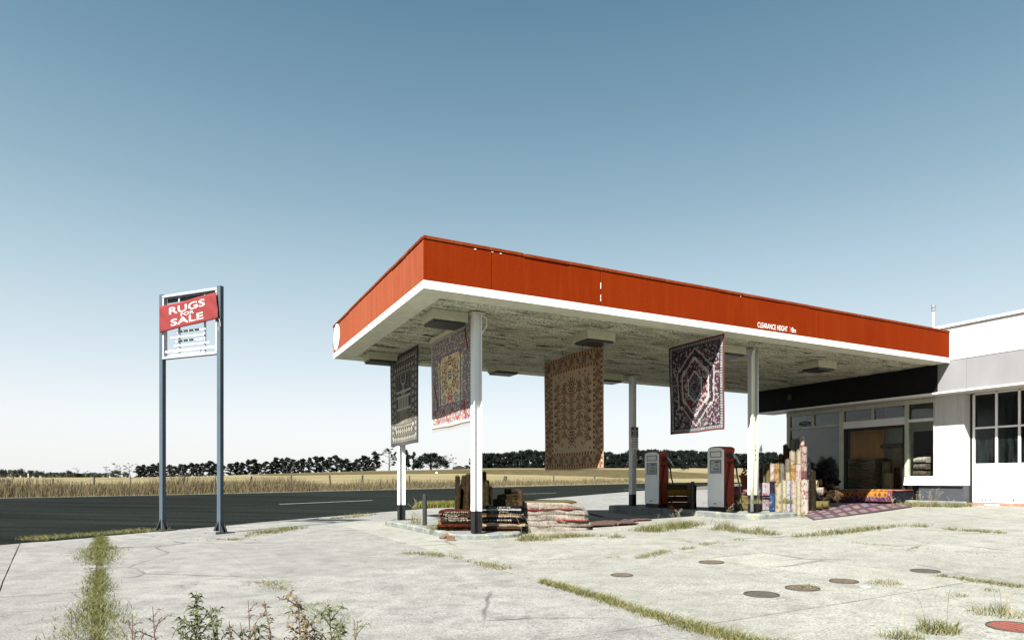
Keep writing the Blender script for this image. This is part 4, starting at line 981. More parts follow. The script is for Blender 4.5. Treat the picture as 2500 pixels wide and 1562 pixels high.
# ================================================================== ROLLED AND FOLDED RUGS
def roll_mat(name, base, accents, scale=9.0, band=None, dens=.5, dark=None):
    m, nt, b = newmat(name); oi = N(nt, 'ShaderNodeObjectInfo')
    tc = N(nt, 'ShaderNodeTexCoord'); add = N(nt, 'ShaderNodeVectorMath', operation='ADD'); mul = N(nt, 'ShaderNodeVectorMath', operation='SCALE'); cmb = N(nt, 'ShaderNodeCombineXYZ')
    nt.links.new(oi.outputs['Random'], cmb.inputs[0]); nt.links.new(oi.outputs['Random'], cmb.inputs[2]); nt.links.new(cmb.outputs[0], mul.inputs[0]); mul.inputs['Scale'].default_value = 37.0
    nt.links.new(tc.outputs['Object'], add.inputs[0]); nt.links.new(mul.outputs[0], add.inputs[1]); vec = add.outputs[0]
    n0 = noise(nt, vec, 5, 3); c = ramp(nt, n0, [(.3, tuple(x*.85 for x in base[:3])+(1,)), (.7, tuple(min(1, x*1.1) for x in base[:3])+(1,))])
    for k, a in enumerate(accents):
        v = N(nt, 'ShaderNodeTexVoronoi', feature='F1'); v.inputs['Scale'].default_value = scale*(1+.45*k);
        off = N(nt, 'ShaderNodeVectorMath', operation='ADD'); off.inputs[1].default_value = (3.1*k, 1.7*k, .9*k); nt.links.new(vec, off.inputs[0])
        dn = N(nt, 'ShaderNodeTexNoise'); dn.inputs['Scale'].default_value = scale*2.2; nt.links.new(off.outputs[0], dn.inputs['Vector'])
        mm = N(nt, 'ShaderNodeMix', data_type='RGBA'); mm.inputs[0].default_value = .09; nt.links.new(off.outputs[0], mm.inputs[6]); nt.links.new(dn.outputs['Color'], mm.inputs[7]); nt.links.new(mm.outputs[2], v.inputs['Vector'])
        w0 = .26+.16*dens-.04*k
        c = mix(nt, ramp(nt, v.outputs['Distance'], [(.0, g1(1)), (w0*.38, g1(1)), (w0*.42, g1(0)), (w0*.8, g1(0)), (w0*.84, g1(.9)), (w0*1.05, g1(.9)), (w0*1.1, g1(0))]), c, a)
    if band:
        sp = N(nt, 'ShaderNodeSeparateXYZ'); nt.links.new(tc.outputs['Object'], sp.inputs[0])
        wv = N(nt, 'ShaderNodeMath', operation='FRACT'); ml = N(nt, 'ShaderNodeMath', operation='MULTIPLY'); ml.inputs[1].default_value = band[1]; nt.links.new(sp.outputs[2], ml.inputs[0]); nt.links.new(ml.outputs[0], wv.inputs[0])
        c = mix(nt, ramp(nt, wv.outputs[0], [(.0, g1(.8)), (.26, g1(.8)), (.3, g1(0)), (1, g1(0))]), c, band[0])
    fz = noise(nt, vec, 120, 2, .8); c = mix(nt, 1.0, c, ramp(nt, fz, [(.3, g1(.78)), (.7, g1(1.12))]), 'MULTIPLY')
    nt.links.new(c, b.inputs['Base Color']); b.inputs['Roughness'].default_value = .95; b.inputs['Specular IOR Level'].default_value = .08
    bump(nt, b, fz, .35, .004); return m
def L3(r, g, b): q = sr(r, g, b); return (q[0]*RK, q[1]*RK, q[2]*RK, 1)
RK = .49
RM = {
 'cream_orange': roll_mat('rug_cream_orange', L3(188, 176, 150), [L3(150, 84, 46), L3(120, 112, 104)], 9),
 'cream': roll_mat('rug_cream', L3(190, 182, 150), [L3(165, 152, 112), L3(150, 140, 110)], 12, dens=.3),
 'white_blue': roll_mat('rug_white_blue', L3(190, 194, 196), [L3(84, 104, 150), L3(150, 150, 140)], 11),
 'white_pink': roll_mat('rug_white_pink', L3(196, 184, 176), [L3(160, 62, 84), L3(120, 96, 86)], 12),
 'white_red': roll_mat('rug_white_red', L3(200, 188, 176), [L3(138, 44, 34), L3(96, 60, 50)], 7),
 'tan': roll_mat('rug_tan_gold', L3(178, 150, 96), [L3(120, 84, 44), L3(96, 62, 46)], 9, band=(L3(140, 100, 52), 3.1)),
 'redtop': roll_mat('rug_red_navy', L3(176, 160, 148), [L3(134, 38, 46), L3(60, 58, 92)], 8, band=(L3(104, 30, 40), 1.3)),
 'brown': roll_mat('rug_dark_brown', L3(84, 66, 50), [L3(122, 84, 44), L3(46, 34, 28)], 10),
 'grey': roll_mat('rug_grey', L3(124, 118, 108), [L3(82, 72, 72), L3(150, 140, 124)], 11),
 'olive': roll_mat('rug_olive', L3(112, 104, 62), [L3(84, 68, 34), L3(140, 124, 76)], 13, dens=.4),
 'bronze': roll_mat('rug_bronze', L3(52, 42, 26), [L3(32, 26, 16), L3(92, 74, 38)], 12),
 'darkolive': roll_mat('rug_dark_olive', L3(46, 40, 26), [L3(88, 70, 36), L3(28, 24, 18)], 14),
 'orange': roll_mat('rug_orange', L3(196, 104, 26), [L3(104, 44, 16), L3(60, 40, 30)], 11, band=(L3(70, 40, 18), 5)),
 'blue': roll_mat('rug_blue', L3(44, 82, 128), [L3(24, 40, 72), L3(130, 140, 150)], 10),
 'purple': roll_mat('rug_dark_purple', L3(46, 34, 52), [L3(26, 22, 34), L3(84, 60, 70)], 9),
 'pinkwhite': roll_mat('rug_pink_white', L3(170, 166, 170), [L3(140, 28, 66), L3(150, 60, 84)], 7, dens=.6),
 'pinkred': roll_mat('rug_pink_red', L3(178, 120, 118), [L3(130, 44, 52), L3(100, 96, 130)], 8, dens=.6),
 'rust': roll_mat('rug_rust', L3(104, 58, 34), [L3(60, 26, 16), L3(150, 96, 54)], 12),
 'redbrown': roll_mat('rug_red_brown', L3(80, 32, 22), [L3(40, 22, 24), L3(140, 84, 48)], 14),
 'navy': roll_mat('rug_navy_dark', L3(34, 34, 44), [L3(24, 22, 28), L3(110, 120, 130)], 14, dens=.3),
 'cream_plain': roll_mat('rug_cream_plain', L3(206, 190, 160), [L3(190, 168, 130)], 9, dens=.3),
 'mustard': roll_mat('rug_mustard', L3(140, 112, 44), [L3(110, 78, 30), L3(96, 50, 24)], 16, dens=.4),
 'greybrown': roll_mat('rug_grey_brown', L3(112, 100, 84), [L3(84, 72, 58), L3(134, 122, 104)], 12, dens=.5),
 'greybrown_lit': roll_mat('rug_grey_brown_lit', L3(176, 160, 136), [L3(136, 120, 98), L3(196, 182, 156)], 12, dens=.5),  # lighter grey brown: brightness the dim shop lacks is put into the colour
 'whitewool': roll_mat('rug_white_wool', L3(206, 196, 190), [L3(186, 172, 158)], 12, dens=.3, band=None),
 'black': roll_mat('rug_black', L3(26, 25, 30), [L3(40, 38, 44)], 12, dens=.3),
}
def shag(name, c0, c1):
    m, nt, b = newmat(name); vec = coords(nt, (1, 1, .22)); n = noise(nt, vec, 46, 4, .8, .6); n2 = noise(nt, coords(nt), 5, 4)
    c = mix(nt, ramp(nt, n, [(.36, g1(0)), (.62, g1(1))]), c0, c1); c = mix(nt, ramp(nt, n2, [(.4, g1(.45)), (.6, g1(0))]), c, tuple(x*.5 for x in c0[:3])+(1,))
    nt.links.new(c, b.inputs['Base Color']); b.inputs['Roughness'].default_value = 1; b.inputs['Specular IOR Level'].default_value = .02
    bump(nt, b, n, .9, .02); return m
M['cream_shag'] = shag('cream_shag_edge', L3(150, 138, 122), L3(210, 200, 190)); M['tan_shag'] = shag('tan_shaggy_rug', L3(96, 80, 48), L3(176, 158, 112))
M['jute'] = simple('roll_core', (.10, .08, .055), .95)
def roll(label, mat, loc, R, Ln, tilt=(0, 0, 0), turns=3.2, group=None, seed=None):
    """carpet rolled up on itself: a spiral sheet of real thickness"""
    rd = random.Random(seed if seed is not None else label); n = int(turns*16); r_in = R*.28; vs_, fs, mi = [], [], []
    th = (R-r_in)/turns*.82; a0 = rd.uniform(0, 6.28); ex, ey = 1+rd.uniform(-.05, .05), 1+rd.uniform(-.05, .05)
    nz = 5; zs = [Ln*k/nz for k in range(nz+1)]; bx_, by_ = rd.uniform(-.012, .012), rd.uniform(-.012, .012)
    for k in range(n+1):
        t = k/n; r = r_in+(R-r_in)*t; a = a0+turns*2*math.pi*t; end = rd.uniform(-.008, .008)*1.0
        for rr in (r, r-th*(1 if k < n else .6)):
            for q, z in enumerate(zs):
                zz = z+(end+.03*(1-t)*(1 if q == nz else 0) if q in (0, nz) else 0); s_ = math.sin(math.pi*z/Ln)
                vs_.append((rr*math.cos(a)*ex+bx_*s_, rr*math.sin(a)*ey+by_*s_, zz))
    m = nz+1
    for k in range(n):
        o0, i0 = k*2*m, k*2*m+m; o1, i1 = o0+2*m, i0+2*m
        for q in range(nz):
            if k >= n-17: fs.append((o0+q, o1+q, o1+q+1, o0+q+1)); mi.append(0)
            if k < 15: fs.append((i0+q+1, i1+q+1, i1+q, i0+q)); mi.append(1)
        fs.append((o0+nz, o1+nz, i1+nz, i0+nz)); mi.append(0); fs.append((i0, i1, o1, o0)); mi.append(0)
    o0, i0 = n*2*m, n*2*m+m
    for q in range(nz): fs.append((i0+q, i0+q+1, o0+q+1, o0+q)); mi.append(0)
    mb = MB(); mb.v = vs_; mb.f = fs; mb.m = mi
    root = mb.build('rolled_rug', [mat, M['jute']], None, smooth=False, loc=loc); root.rotation_euler = tilt
    return tag(root, label, 'rolled rug', group)
def folded(label, mat, loc, wd, dp, th, plies=3, rotz=TH, group=None, sag=.01, edge=None, cat='folded rug', noise_amp=.008, name='folded_rug', skew=(0, 0)):
    """rug folded over itself: a ribbon with rounded folds, swept along its width (local x), plies seen from the side"""
    rd = random.Random(label); t = th/plies; hx = dp/2; path = []
    for k in range(plies):
        z = t*(k+.5); d = 1 if k % 2 == 0 else -1; xr = [(-hx+t*.5)*d+(dp-t)*d*i/7+rd.uniform(-.01, .01)*(1 if i in (0, 7) else 0) for i in range(8)]
        path += [(x, z) for x in xr]
        if k < plies-1:
            for i in range(1, 4): a = -math.pi/2+math.pi*i/4; path.append((xr[-1]+d*math.cos(a)*t*.5, z+t*.5+math.sin(a)*t*.5))
    nrm = []
    for i, p in enumerate(path):
        a, b = path[max(0, i-1)], path[min(len(path)-1, i+1)]; dx, dz = b[0]-a[0], b[1]-a[1]; l = math.hypot(dx, dz) or 1; nrm.append((-dz/l, dx/l))
    nw = 12; vs_, fs = [], []; h = t*.46; P2 = [(p[0]+q[0]*h, p[1]+q[1]*h) for p, q in zip(path, nrm)]+[(p[0]-q[0]*h, p[1]-q[1]*h) for p, q in reversed(list(zip(path, nrm)))]; m = len(P2)
    ph = rd.uniform(0, 6); ph2 = rd.uniform(0, 6)
    for i in range(nw+1):
        s_ = i/nw; x = -wd/2+wd*s_; wob = noise_amp*(math.sin(5*s_+ph)+.6*math.sin(11*s_+ph2)); dy = rd.uniform(-.008, .008); en = rd.uniform(-.006, .006)
        droop = -sag*(abs(2*s_-1)**3)
        for (yy, zz) in P2: vs_.append((x+skew[0]*zz+rd.uniform(-.004, .004), yy+dy+skew[1]*zz, max(.0, zz+(wob+droop)*min(1, zz/th+.15))))
    for i in range(nw):
        for k in range(m): a = i*m+k; b = i*m+(k+1) % m; fs.append((a, a+m, b+m, b))
    half = m//2
    for i in (0, nw):
        for k in range(half-1):
            f = (i*m+k, i*m+k+1, i*m+m-2-k, i*m+m-1-k); fs.append(f if i == 0 else f[::-1])
    mb = MB(); mb.v = vs_; mb.f = fs; mb.m = [0]*len(fs)
    o = mb.build(name, mat, None, loc=loc); o.rotation_euler = (0, 0, rotz); return tag(o, label, cat, group)
def cushion(label, mat, loc, wd, dp, th, rotz=0.0, group=None, seed=0, shear=.0, lump=.012, cat='folded rug', name='folded_rug', fuzz=0, hang=.0):
    """thick soft rug folded flat: rounded edges, uneven outline, loose fibres standing off its edge"""
    rd = random.Random(label); n, m = 44, 12; vs_, fs = [], []; ph = [rd.uniform(0, 6) for _ in range(6)]
    for j in range(m+1):
        q = -1+2*j/m; e = (1-abs(q)**5)**(1/5); z = th*.5*(1+q)
        for i in range(n):
            a = 2*math.pi*i/n; c, s_ = math.cos(a), math.sin(a); k = (abs(c)**9+abs(s_)**9)**(-1/9)
            x = c*k*wd/2; y = s_*k*dp/2; o_ = (e-1)*th*.5; w_ = lump*(math.sin(5*a+ph[0]+2*q)+.7*math.sin(11*a+ph[1])+.4*math.sin(23*a+ph[2]+3*q))
            x += math.copysign(1, c)*min(1, abs(c)*k)**6*(o_+w_); y += math.copysign(1, s_)*min(1, abs(s_)*k)**6*(o_+w_)
            zz = z+lump*.9*(math.sin(x*6+ph[3])+math.sin(x*13+ph[4])*.5)*(.25+.75*j/m)-hang*max(0, (x/wd)+.05)**2*th*8*(j/m); vs_.append((x+shear*(1-j/m)*max(0, c), y, max(0, zz)))
    for j in range(m):
        for i in range(n): fs.append((j*n+i, j*n+(i+1) % n, (j+1)*n+(i+1) % n, (j+1)*n+i))
    fs += [tuple(range(n-1, -1, -1)), tuple(m*n+i for i in range(n))]
    mb = MB(); mb.v = vs_; mb.f = fs; mb.m = [0]*len(fs); o = mb.build(name, mat, None, smooth=True, loc=loc); o.rotation_euler = (0, 0, rotz); tag(o, label, cat, group)
    if fuzz:
        fb = MB()
        for _ in range(fuzz):
            j = rd.randrange(1, m); i = rd.randrange(n); p = Vector(vs_[j*n+i]).lerp(Vector(vs_[j*n+(i+1) % n]), rd.random()); d = Vector((p.x/wd, p.y/dp, 0)).normalized(); l = rd.uniform(.02, .05); t = Vector((-d.y, d.x, 0))*.004
            fb.add([p-t, p+t, p+d*l*.5+Vector((0, 0, -l*rd.uniform(.3, 1)))], [(0, 1, 2)])
        f = fb.build('loose_fibres', mat, o); f['kind'] = 'stuff'
    return o
def zat(py, Y): return EYE+(HOR-py)/FPX*Y
def at(px, Y, z): return Vector(((px-1250)/FPX*Y, Y, z))
# ---- left island: two stacks of folded rugs and the cream pile. They face the viewer's side of the island.
RZ = -.03
def stack(px0, px1, Y, z0, z1, items, where, dp=.62, rz=RZ, jit=.06):
    x0, x1 = (px0-1250)/FPX*Y, (px1-1250)/FPX*Y; hs = [h for _, _, h in items]; k = (z1-z0)/sum(hs); z = z0; c = (x0+x1)/2
    for i, (m, lab, h) in enumerate(items):
        hh = h*k; rd = random.Random(lab+where); wv = (x1-x0)*rd.uniform(.90, 1.04); yo = rd.uniform(-jit, jit)*.6; rr = rz+rd.uniform(-.05, .05)
        o = folded(lab+' '+where, RM[m], Vector((c+rd.uniform(-jit, jit)*.6, Y+dp/2+yo, z)), wv, dp*rd.uniform(.9, 1.03), hh*1.02, 2, rr, 'folded rugs stacked under the canopy', sag=.014, noise_amp=.010)
        if rd.random() < .6:                               # knotted fringe hanging from the front fold
            fb = MB(); xx = -wv/2*rd.uniform(.5, .98); xe = wv/2*rd.uniform(.2, .98)
            while xx < xe:
                l = rd.uniform(.012, .04); fb.add([(xx-.004, -dp/2*.95, hh*.75), (xx+.004, -dp/2*.95, hh*.75), (xx+rd.uniform(-.012, .012), -dp/2-.02, hh*.6-l)], [(0, 1, 2)]); xx += rd.uniform(.008, .03)
            f = fb.build('fringe', M['fringe'], o); f['kind'] = 'stuff'
        z += hh
zi = .115
stack(1066, 1156, 11.75, zi, zat(1246, 11.75), [('rust', 'rust folded rug at the bottom', 1), ('brown', 'thin dark brown folded rug second from the bottom', .7), ('redbrown', 'dark red folded rug third from the bottom', .8), ('tan', 'thick tan folded rug fourth from the bottom', 1.2), ('navy', 'navy folded rug in the middle', .8), ('brown', 'brown black folded rug fourth from the top', .7), ('rust', 'black and rust folded rug third from the top', .9), ('navy', 'thin navy folded rug second from the top', .6), ('redbrown', 'red patterned folded rug on top', 1.1)], 'of the stack left of the column', rz=.1)
stack(1176, 1279, 11.65, zi, zat(1235, 11.65), [('rust', 'orange brown folded rug at the very bottom', .9), ('brown', 'dark brown folded rug second from the bottom', .8), ('cream_plain', 'thick cream folded rug third from the bottom', 1.1), ('redbrown', 'deep red folded rug fourth from the bottom', .7), ('black', 'black folded rug fifth from the bottom', .7), ('navy', 'thin navy folded rug in the middle', .6), ('tan', 'tan edged folded rug fifth from the top', .7), ('brown', 'brown folded rug fourth from the top', .6), ('navy', 'navy dotted folded rug third from the top', .9), ('white_blue', 'white and grey folded rug second from the top', .7), ('black', 'black folded rug on top', .8)], 'of the stack right of the column')
YC = 12.1
x0, x1 = (1272-1250)/FPX*YC, (1444-1250)/FPX*YC; z = zi-.1; cw = x1-x0
# cream woollen rugs, a wide low pile that slumps at its right end
M['red_cloth'] = simple('red_cloth', (.16, .008, .008), .9)
for i, (h, f, nm) in enumerate([(.145, 1.0, 'lowest'), (.12, .985, 'second'), (.11, .965, 'third'), (.105, .945, 'fourth'), (.12, .90, 'topmost')]):
    wv = cw*f; cushion('cream wool rug, %s of the wide low pale pile' % nm, M['cream_shag'], Vector((x0+wv/2-.02+(.02 if i % 2 else 0), YC+.62, z)), wv, 1.15, h*1.08, .05, 'cream rugs in the pale pile', shear=.05, lump=.009, fuzz=1500, hang=.25 if i == 4 else .1); z += h*.96
    if i in (1, 3): cushion('thin red cloth between the cream rugs, %s one' % ('lower' if i == 1 else 'upper'), M['red_cloth'], Vector((x0+wv*(.72 if i == 1 else .42), YC+.60, z-.004)), wv*(.5 if i == 1 else .80), 1.165, .022, .05, lump=.008, name='folded_cloth', cat='cloth'); z += .006
cushion('olive brown rug spread over the top of the cream pile', RM['olive'], Vector((x0+cw*.40, YC+.74, z-.01)), cw*.82, .95, .035, .05, lump=.01)
# standing rolls behind the two stacks
for k, (px, yt, R, mt, lab, lean) in enumerate([(1121, 1184, .045, 'bronze', 'short bronze rolled rug, leftmost of those behind the left stack', .06), (1119, 1163, .05, 'darkolive', 'thin dark olive rolled rug behind the short bronze one', .03), (1130, 1162, .068, 'darkolive', 'thick olive rolled rug leaning left of the front column', .10), (1144, 1158, .068, 'bronze', 'tall dark bronze rolled rug touching the front column on the left', .08), (1150, 1168, .03, 'grey', 'slim pale edged rolled rug close to the front column', .07),
      (1180, 1153, .055, 'bronze', 'tallest bronze rolled rug just right of the front column', .0), (1188, 1175, .05, 'darkolive', 'dark rolled rug second right of the front column', -.02), (1195, 1189, .04, 'bronze', 'shorter bronze rolled rug third right of the front column', -.03)]):
    Y = 12.55+.06*(k % 3); zt_ = zat(yt, Y); roll(lab, RM[mt], at(px-(6 if k < 5 else -1), Y, .112), R, zt_-.112, (0, lean, .3*k), group='rolled rugs standing on the left island')
# dark rugs heaped on the right stack
Y = 11.95; zt0 = zat(1236, 11.65)
folded('dark folded rug heaped on the right stack, lower one', RM['darkolive'], at(1238, Y+.2, zt0), .56, .5, .13, 2, .02); folded('dark bronze folded rug heaped on the right stack, upper one', RM['bronze'], at(1243, Y+.22, zt0+.131), .46, .45, .09, 2, .08)
roll('dark brown rolled rug standing at the right end of the heap on the stack', RM['brown'], at(1271, Y, zt0), .05, .275, (0, -.05, 0))
roll('dark olive rolled rug lying on the heap above the right stack', RM['darkolive'], at(1232, Y+.25, zt0+.27), .055, .28, (0, math.pi/2, 0))
# floor rugs beyond the cream pile
def flat_rug(label, corners, pat, nu, nv, asp, gain=1.0, dz=.0):
    P = [np.array(c) for c in corners]; o = thing('floor_rug', label, 'rug', tuple(P[0]), 0)
    def pos(U, V):
        U_, V_ = U[..., None], V[..., None]; q = (P[0]*(1-U_)*(1-V_)+P[1]*U_*(1-V_)+P[2]*U_*V_+P[3]*(1-U_)*V_)-P[0]
        zz = np.vectorize(lambda x, y: gz(x, y))(q[..., 0]+P[0][0], q[..., 1]+P[0][1])+.018+dz+.006*np.sin(U*11+V*5); q[..., 2] = zz-P[0][2]; return q
    grid_rug('pile', nu, nv, pos, pat, asp, .014, o, gain); return o
def pat_rust(u, v, asp):
    img = np.zeros(u.shape+(3,)); img[:] = lin((112, 56, 24)); h = vnoise(u*40, v*40*asp, 4); put(img, h > .6, (140, 84, 40)); put(img, h < .25, (76, 34, 20)); e = np.minimum(np.minimum(u, 1-u), np.minimum(v, 1-v)*asp); put(img, (e < .1) & (e > .05), (40, 26, 24)); return img
def pat_redstripe(u, v, asp):
    img = np.zeros(u.shape+(3,)); img[:] = lin((128, 44, 22)); h = vnoise(u*60, v*60*asp, 6); put(img, h > .55, (150, 126, 110)); e = np.minimum(u, 1-u); put(img, (e < .2), (136, 44, 18)); put(img, (e < .06), (44, 26, 24)); return img
c = [G(1340, 1291), G(1520, 1281), G(1525, 1262), G(1400, 1262)]
flat_rug('rust brown rug spread on the ground beside the cream pile', c, pat_rust, 50, 50, 1.0, .38)
c = [G(1502, 1276), G(1592, 1271), G(1470, 1251.5), G(1426, 1253)]
flat_rug('red striped runner lying on the rust rug towards the pumps', c, pat_redstripe, 30, 70, 2.0, .28, dz=.016)
c = [G(1425, 1289.5), G(1560, 1281), G(1500, 1266), G(1400, 1272)]
flat_rug('dark brown rug lying half over the rust rug by the cream pile', c, lambda u, v, a: pat_rust(u, v, a)*.45, 40, 40, 1.0, .5, dz=.03)
# ---- between the pumps: bundle of rolled rugs and two standing rolls
Y0 = 16.1; bz = .322
for k, (dz_, mt, lab, R) in enumerate([(.0, 'brown', 'dark brown rolled rug at the bottom of the bundle between the pumps', .085), (.16, 'redbrown', 'red brown rolled rug second from the bottom between the pumps', .08), (.31, 'mustard', 'mustard yellow rolled rug in the middle of the bundle between the pumps', .09), (.46, 'brown', 'dark rolled rug on top of the bundle between the pumps', .08)]):
    roll(lab, RM[mt], at(1630, Y0+.05*(k % 2), bz+R+dz_), R, .56, (0, math.pi/2, 0), seed=k)
roll('thin grey rolled rug standing at the right end of the bundle between the pumps', RM['grey'], at(1682, Y0, bz), .05, zat(1180, Y0)-bz, (0, -.02, 0)); roll('thick dark gold patterned rolled rug standing beside the bollard', RM['bronze'], at(1694, Y0-.05, bz), .075, zat(1185, Y0)-bz)
roll('short orange rolled rug lying end on beside the left pump', RM['orange'], at(1634, Y0-.25, bz+.07), .06, .3, (math.pi/2+.3, 0, .4))
# ---- between right pump and front right column
Y = 15.2; z = .322
cushion('shaggy tan sheepskin folded at the bottom right of the right pump', M['tan_shag'], at(1809, Y+.3, z), .52, .6, .21, 0, lump=.02, fuzz=900); cushion('shaggy tan sheepskin folded on the lower one right of the right pump', M['tan_shag'], at(1810, Y+.3, z+.2), .5, .58, .17, .1, lump=.02, fuzz=900)
cushion('white edged pink rug draped over the shaggy tan pile', RM['pinkred'], at(1812, Y+.35, z+.36), .56, .66, .11, -.1, lump=.03); cushion('pink and red striped rug on top of the draped pile by the pump', RM['pinkred'], at(1806, Y+.45, z+.46), .5, .5, .08, .2, lump=.03)
# plant in a terracotta pot
def terracotta():
    return simple('terracotta', (.36, .10, .04), .8, var=.15, scale=6)
M['terracotta'] = terracotta()
pt = thing('potted_plant', 'leafy grey green plant in a terracotta pot behind the front right column', 'potted plant', at(1822, 16.4, zat(1186, 16.4)), 0)
mb = MB(); mb.lathe([(.11, 0), (.155, .22), (.175, .222), (.18, .28), (.16, .285), (.15, .25)], 18); mb.build('pot', M['terracotta'], pt, smooth=False)
ps = thing('plant_stand', 'dark crate under the potted plant by the front right column', 'crate', at(1822, 16.4, .33), 0); mb = MB(); hh = zat(1186, 16.4)-.332; mb.bbox(-.2, .2, -.2, .2, 0, hh, .01); mb.build('crate', M['interior_dark'], ps)
# ================================================================== STANDING ROLLS BY THE FRONT RIGHT COLUMN
g_r = 'carpet rolls standing beside the front right column'
def zx(px, Y): return ((px-1250)/FPX*Y, Y)
def zc(x12): return 1800+x12/5.815                          # close-up columns -> photo columns
def zr(y12): return 1040+y12/5.815
ROLLS = [  # left, right, top (close-up pixels), depth, colour, label
 (535, 630, 812, 14.55, 'cream_orange', 'cream rolled rug with orange motifs, leftmost in the front row'),
 (637, 695, 770, 14.50, 'cream', 'slim plain cream rolled rug second in the front row'),
 (700, 760, 778, 14.45, 'white_blue', 'slim white and blue rolled rug third in the front row'),
 (765, 835, 772, 14.42, 'white_pink', 'white rolled rug with pink flowers fourth in the front row'),
 (839, 900, 776, 14.40, 'cream', 'slim yellowish cream rolled rug fifth in the front row'),
 (903, 1015, 770, 14.35, 'white_red', 'thick white rolled rug with dark red motifs at the right of the front row'),
 (690, 745, 660, 14.75, 'cream', 'short cream rolled rug peeping over the front row'),
 (745, 832, 556, 14.78, 'tan', 'banded tan gold rolled rug in the second row'),
 (836, 915, 552, 14.74, 'white_pink', 'white rolled rug with red flowers in the second row beside the tan one'),
 (908, 998, 282, 14.68, 'redtop', 'tall rolled rug, red and navy above cream, right of the second row'),
 (462, 530, 540, 15.05, 'white_pink', 'pinkish cream rolled rug in the left group behind the column'),
 (532, 602, 540, 15.0, 'tan', 'brownish tan rolled rug in the left group, second from the right'),
 (604, 670, 540, 15.0, 'grey', 'grey beige rolled rug at the right of the left group'),
 (676, 746, 476, 15.0, 'grey', 'greyish rolled rug with a dark pattern behind the short cream one'),
 (752, 830, 362, 15.02, 'cream_orange', 'cream rolled rug with faded red motifs in the third row'),
 (836, 906, 350, 14.96, 'cream', 'beige rolled rug with a darker rim in the third row'),
 (396, 458, 560, 15.25, 'olive', 'olive rolled rug in the left group'),
 (340, 394, 585, 15.3, 'grey', 'thin bluish grey rolled rug in the left group'),
 (286, 338, 602, 15.3, 'orange', 'bright orange rolled rug right beside the column'),
 (592, 652, 402, 15.35, 'brown', 'dark brown rolled rug, shorter one in the back row'),
 (656, 722, 270, 15.4, 'brown', 'tall dark brown rolled rug in the back row'),
 (732, 812, 192, 15.35, 'grey', 'tall dark grey rolled rug in the back row'),
 (816, 888, 188, 15.3, 'grey', 'tall grey rolled rug with pattern at the top of the back row'),
 (886, 960, 146, 15.22, 'white_red', 'tallest white rolled rug with a red rim at the top of the pile'),
]
for k, (a, b, t, Y, mt, lab) in enumerate(ROLLS):
    Y += 0.0; x0, x1 = zx(zc(a), Y)[0], zx(zc(b), Y)[0]; R = (x1-x0)/2; c = (x0+x1)/2; s1, s2 = S(c, Y)
    zb = .325 if (7.4 < s1 < 8.85 and s2 > .5) else gz(c, Y)+.004
    zt = zat(zr(t), Y); roll(lab, RM[mt], Vector((c, Y, zb)), R*1.06, zt-zb, (random.uniform(-.012, .012), random.uniform(-.006, .006), random.uniform(0, 6)), group=g_r, seed=100+k)
# pink and white rug folded upright behind the column, dark bundle next to it
c0 = zx(zc(375), 15.0)[0]
folded('pink and white patterned rug hanging over a dark bundle beside the column', RM['pinkwhite'], Vector((c0, 15.02, .33)), zx(zc(470), 15)[0]-zx(zc(288), 15)[0], .3, zat(zr(800), 15.0)-.33, 2, 0, sag=.0, noise_amp=.01)
roll('dark purple rolled rug left of the front row', RM['purple'], at(zc(505), 14.8, .33), .075, zat(zr(790), 14.8)-.33, group=g_r); roll('short blue rolled rug behind the dry weeds', RM['blue'], at(zc(498), 14.62, .33), .07, zat(zr(965), 14.62)-.33, group=g_r)
# ================================================================== GOODS IN FRONT OF THE SHOP
def pat_purple(u, v, asp):
    img = np.zeros(u.shape+(3,)); img[:] = lin((66, 14, 36)); nx, ny = 4, 9; X, Y = u*nx, v*ny; ix, iy = np.floor(X), np.floor(Y); fx, fy = X-ix, Y-iy
    m = (fx > .18) & (fx < .82) & (fy > .2) & (fy < .8); pick = hashn(ix, iy, 3); g = vnoise(u*90, v*200, 5)
    put(img, m & (pick < .6), (112, 106, 100)); put(img, m & (pick >= .6) & (pick < .85), (84, 90, 118)); put(img, m & (pick >= .85), (116, 70, 92))
    put(img, m & (g > .6), (128, 106, 106)); d = np.abs(fx-.5)+np.abs(fy-.5); put(img, m & (d < .16), (104, 82, 90)); put(img, m & (d < .06), (136, 130, 122)); return img
A0, A1, A2, A3 = G(1955, 1254), G(1986, 1269.5), G(2227, 1238), G(2120, 1229)
flat_rug('purple rug with rows of pale grey squares laid in front of the shop', [A0, A1, A2, A3], pat_purple, 60, 120, 2.2, .6)
b0 = S(A1.x, A1.y)
def lying(label, mt, px, py, Y, R, Ln, az, group='rolled rugs lying before the left shop window', up=0.0): return roll(label, RM[mt], at(px, Y, zat(py, Y)), R, Ln, (-math.pi/2+up, 0, az), group=group)
Yg = 15.75
lying('olive cream rolled rug lying with its round end forward on the purple rug', 'olive', zc(1298), zr(1120), Yg, .105, 1.5, .95); lying('olive green rolled rug lying lowest, just left of the other', 'olive', zc(1205), zr(1140), Yg-.1, .095, 1.4, .95)
lying('dark olive rolled rug on the pile with its end towards the forecourt', 'darkolive', zc(1360), zr(1010), 16.5, .085, 1.3, .8); lying('dark brown rolled rug behind the lying olive ones', 'brown', zc(1150), zr(1030), 16.3, .13, 1.3, .9)
lying('pale brown rolled rug with a light end on top of the pile by the window', 'greybrown', zc(1370), zr(830), 16.9, .10, 1.3, .7); lying('cream rolled rug with dangling fringe on top of the pile', 'cream_plain', zc(1140), zr(850), 16.0, .14, 1.2, .9)
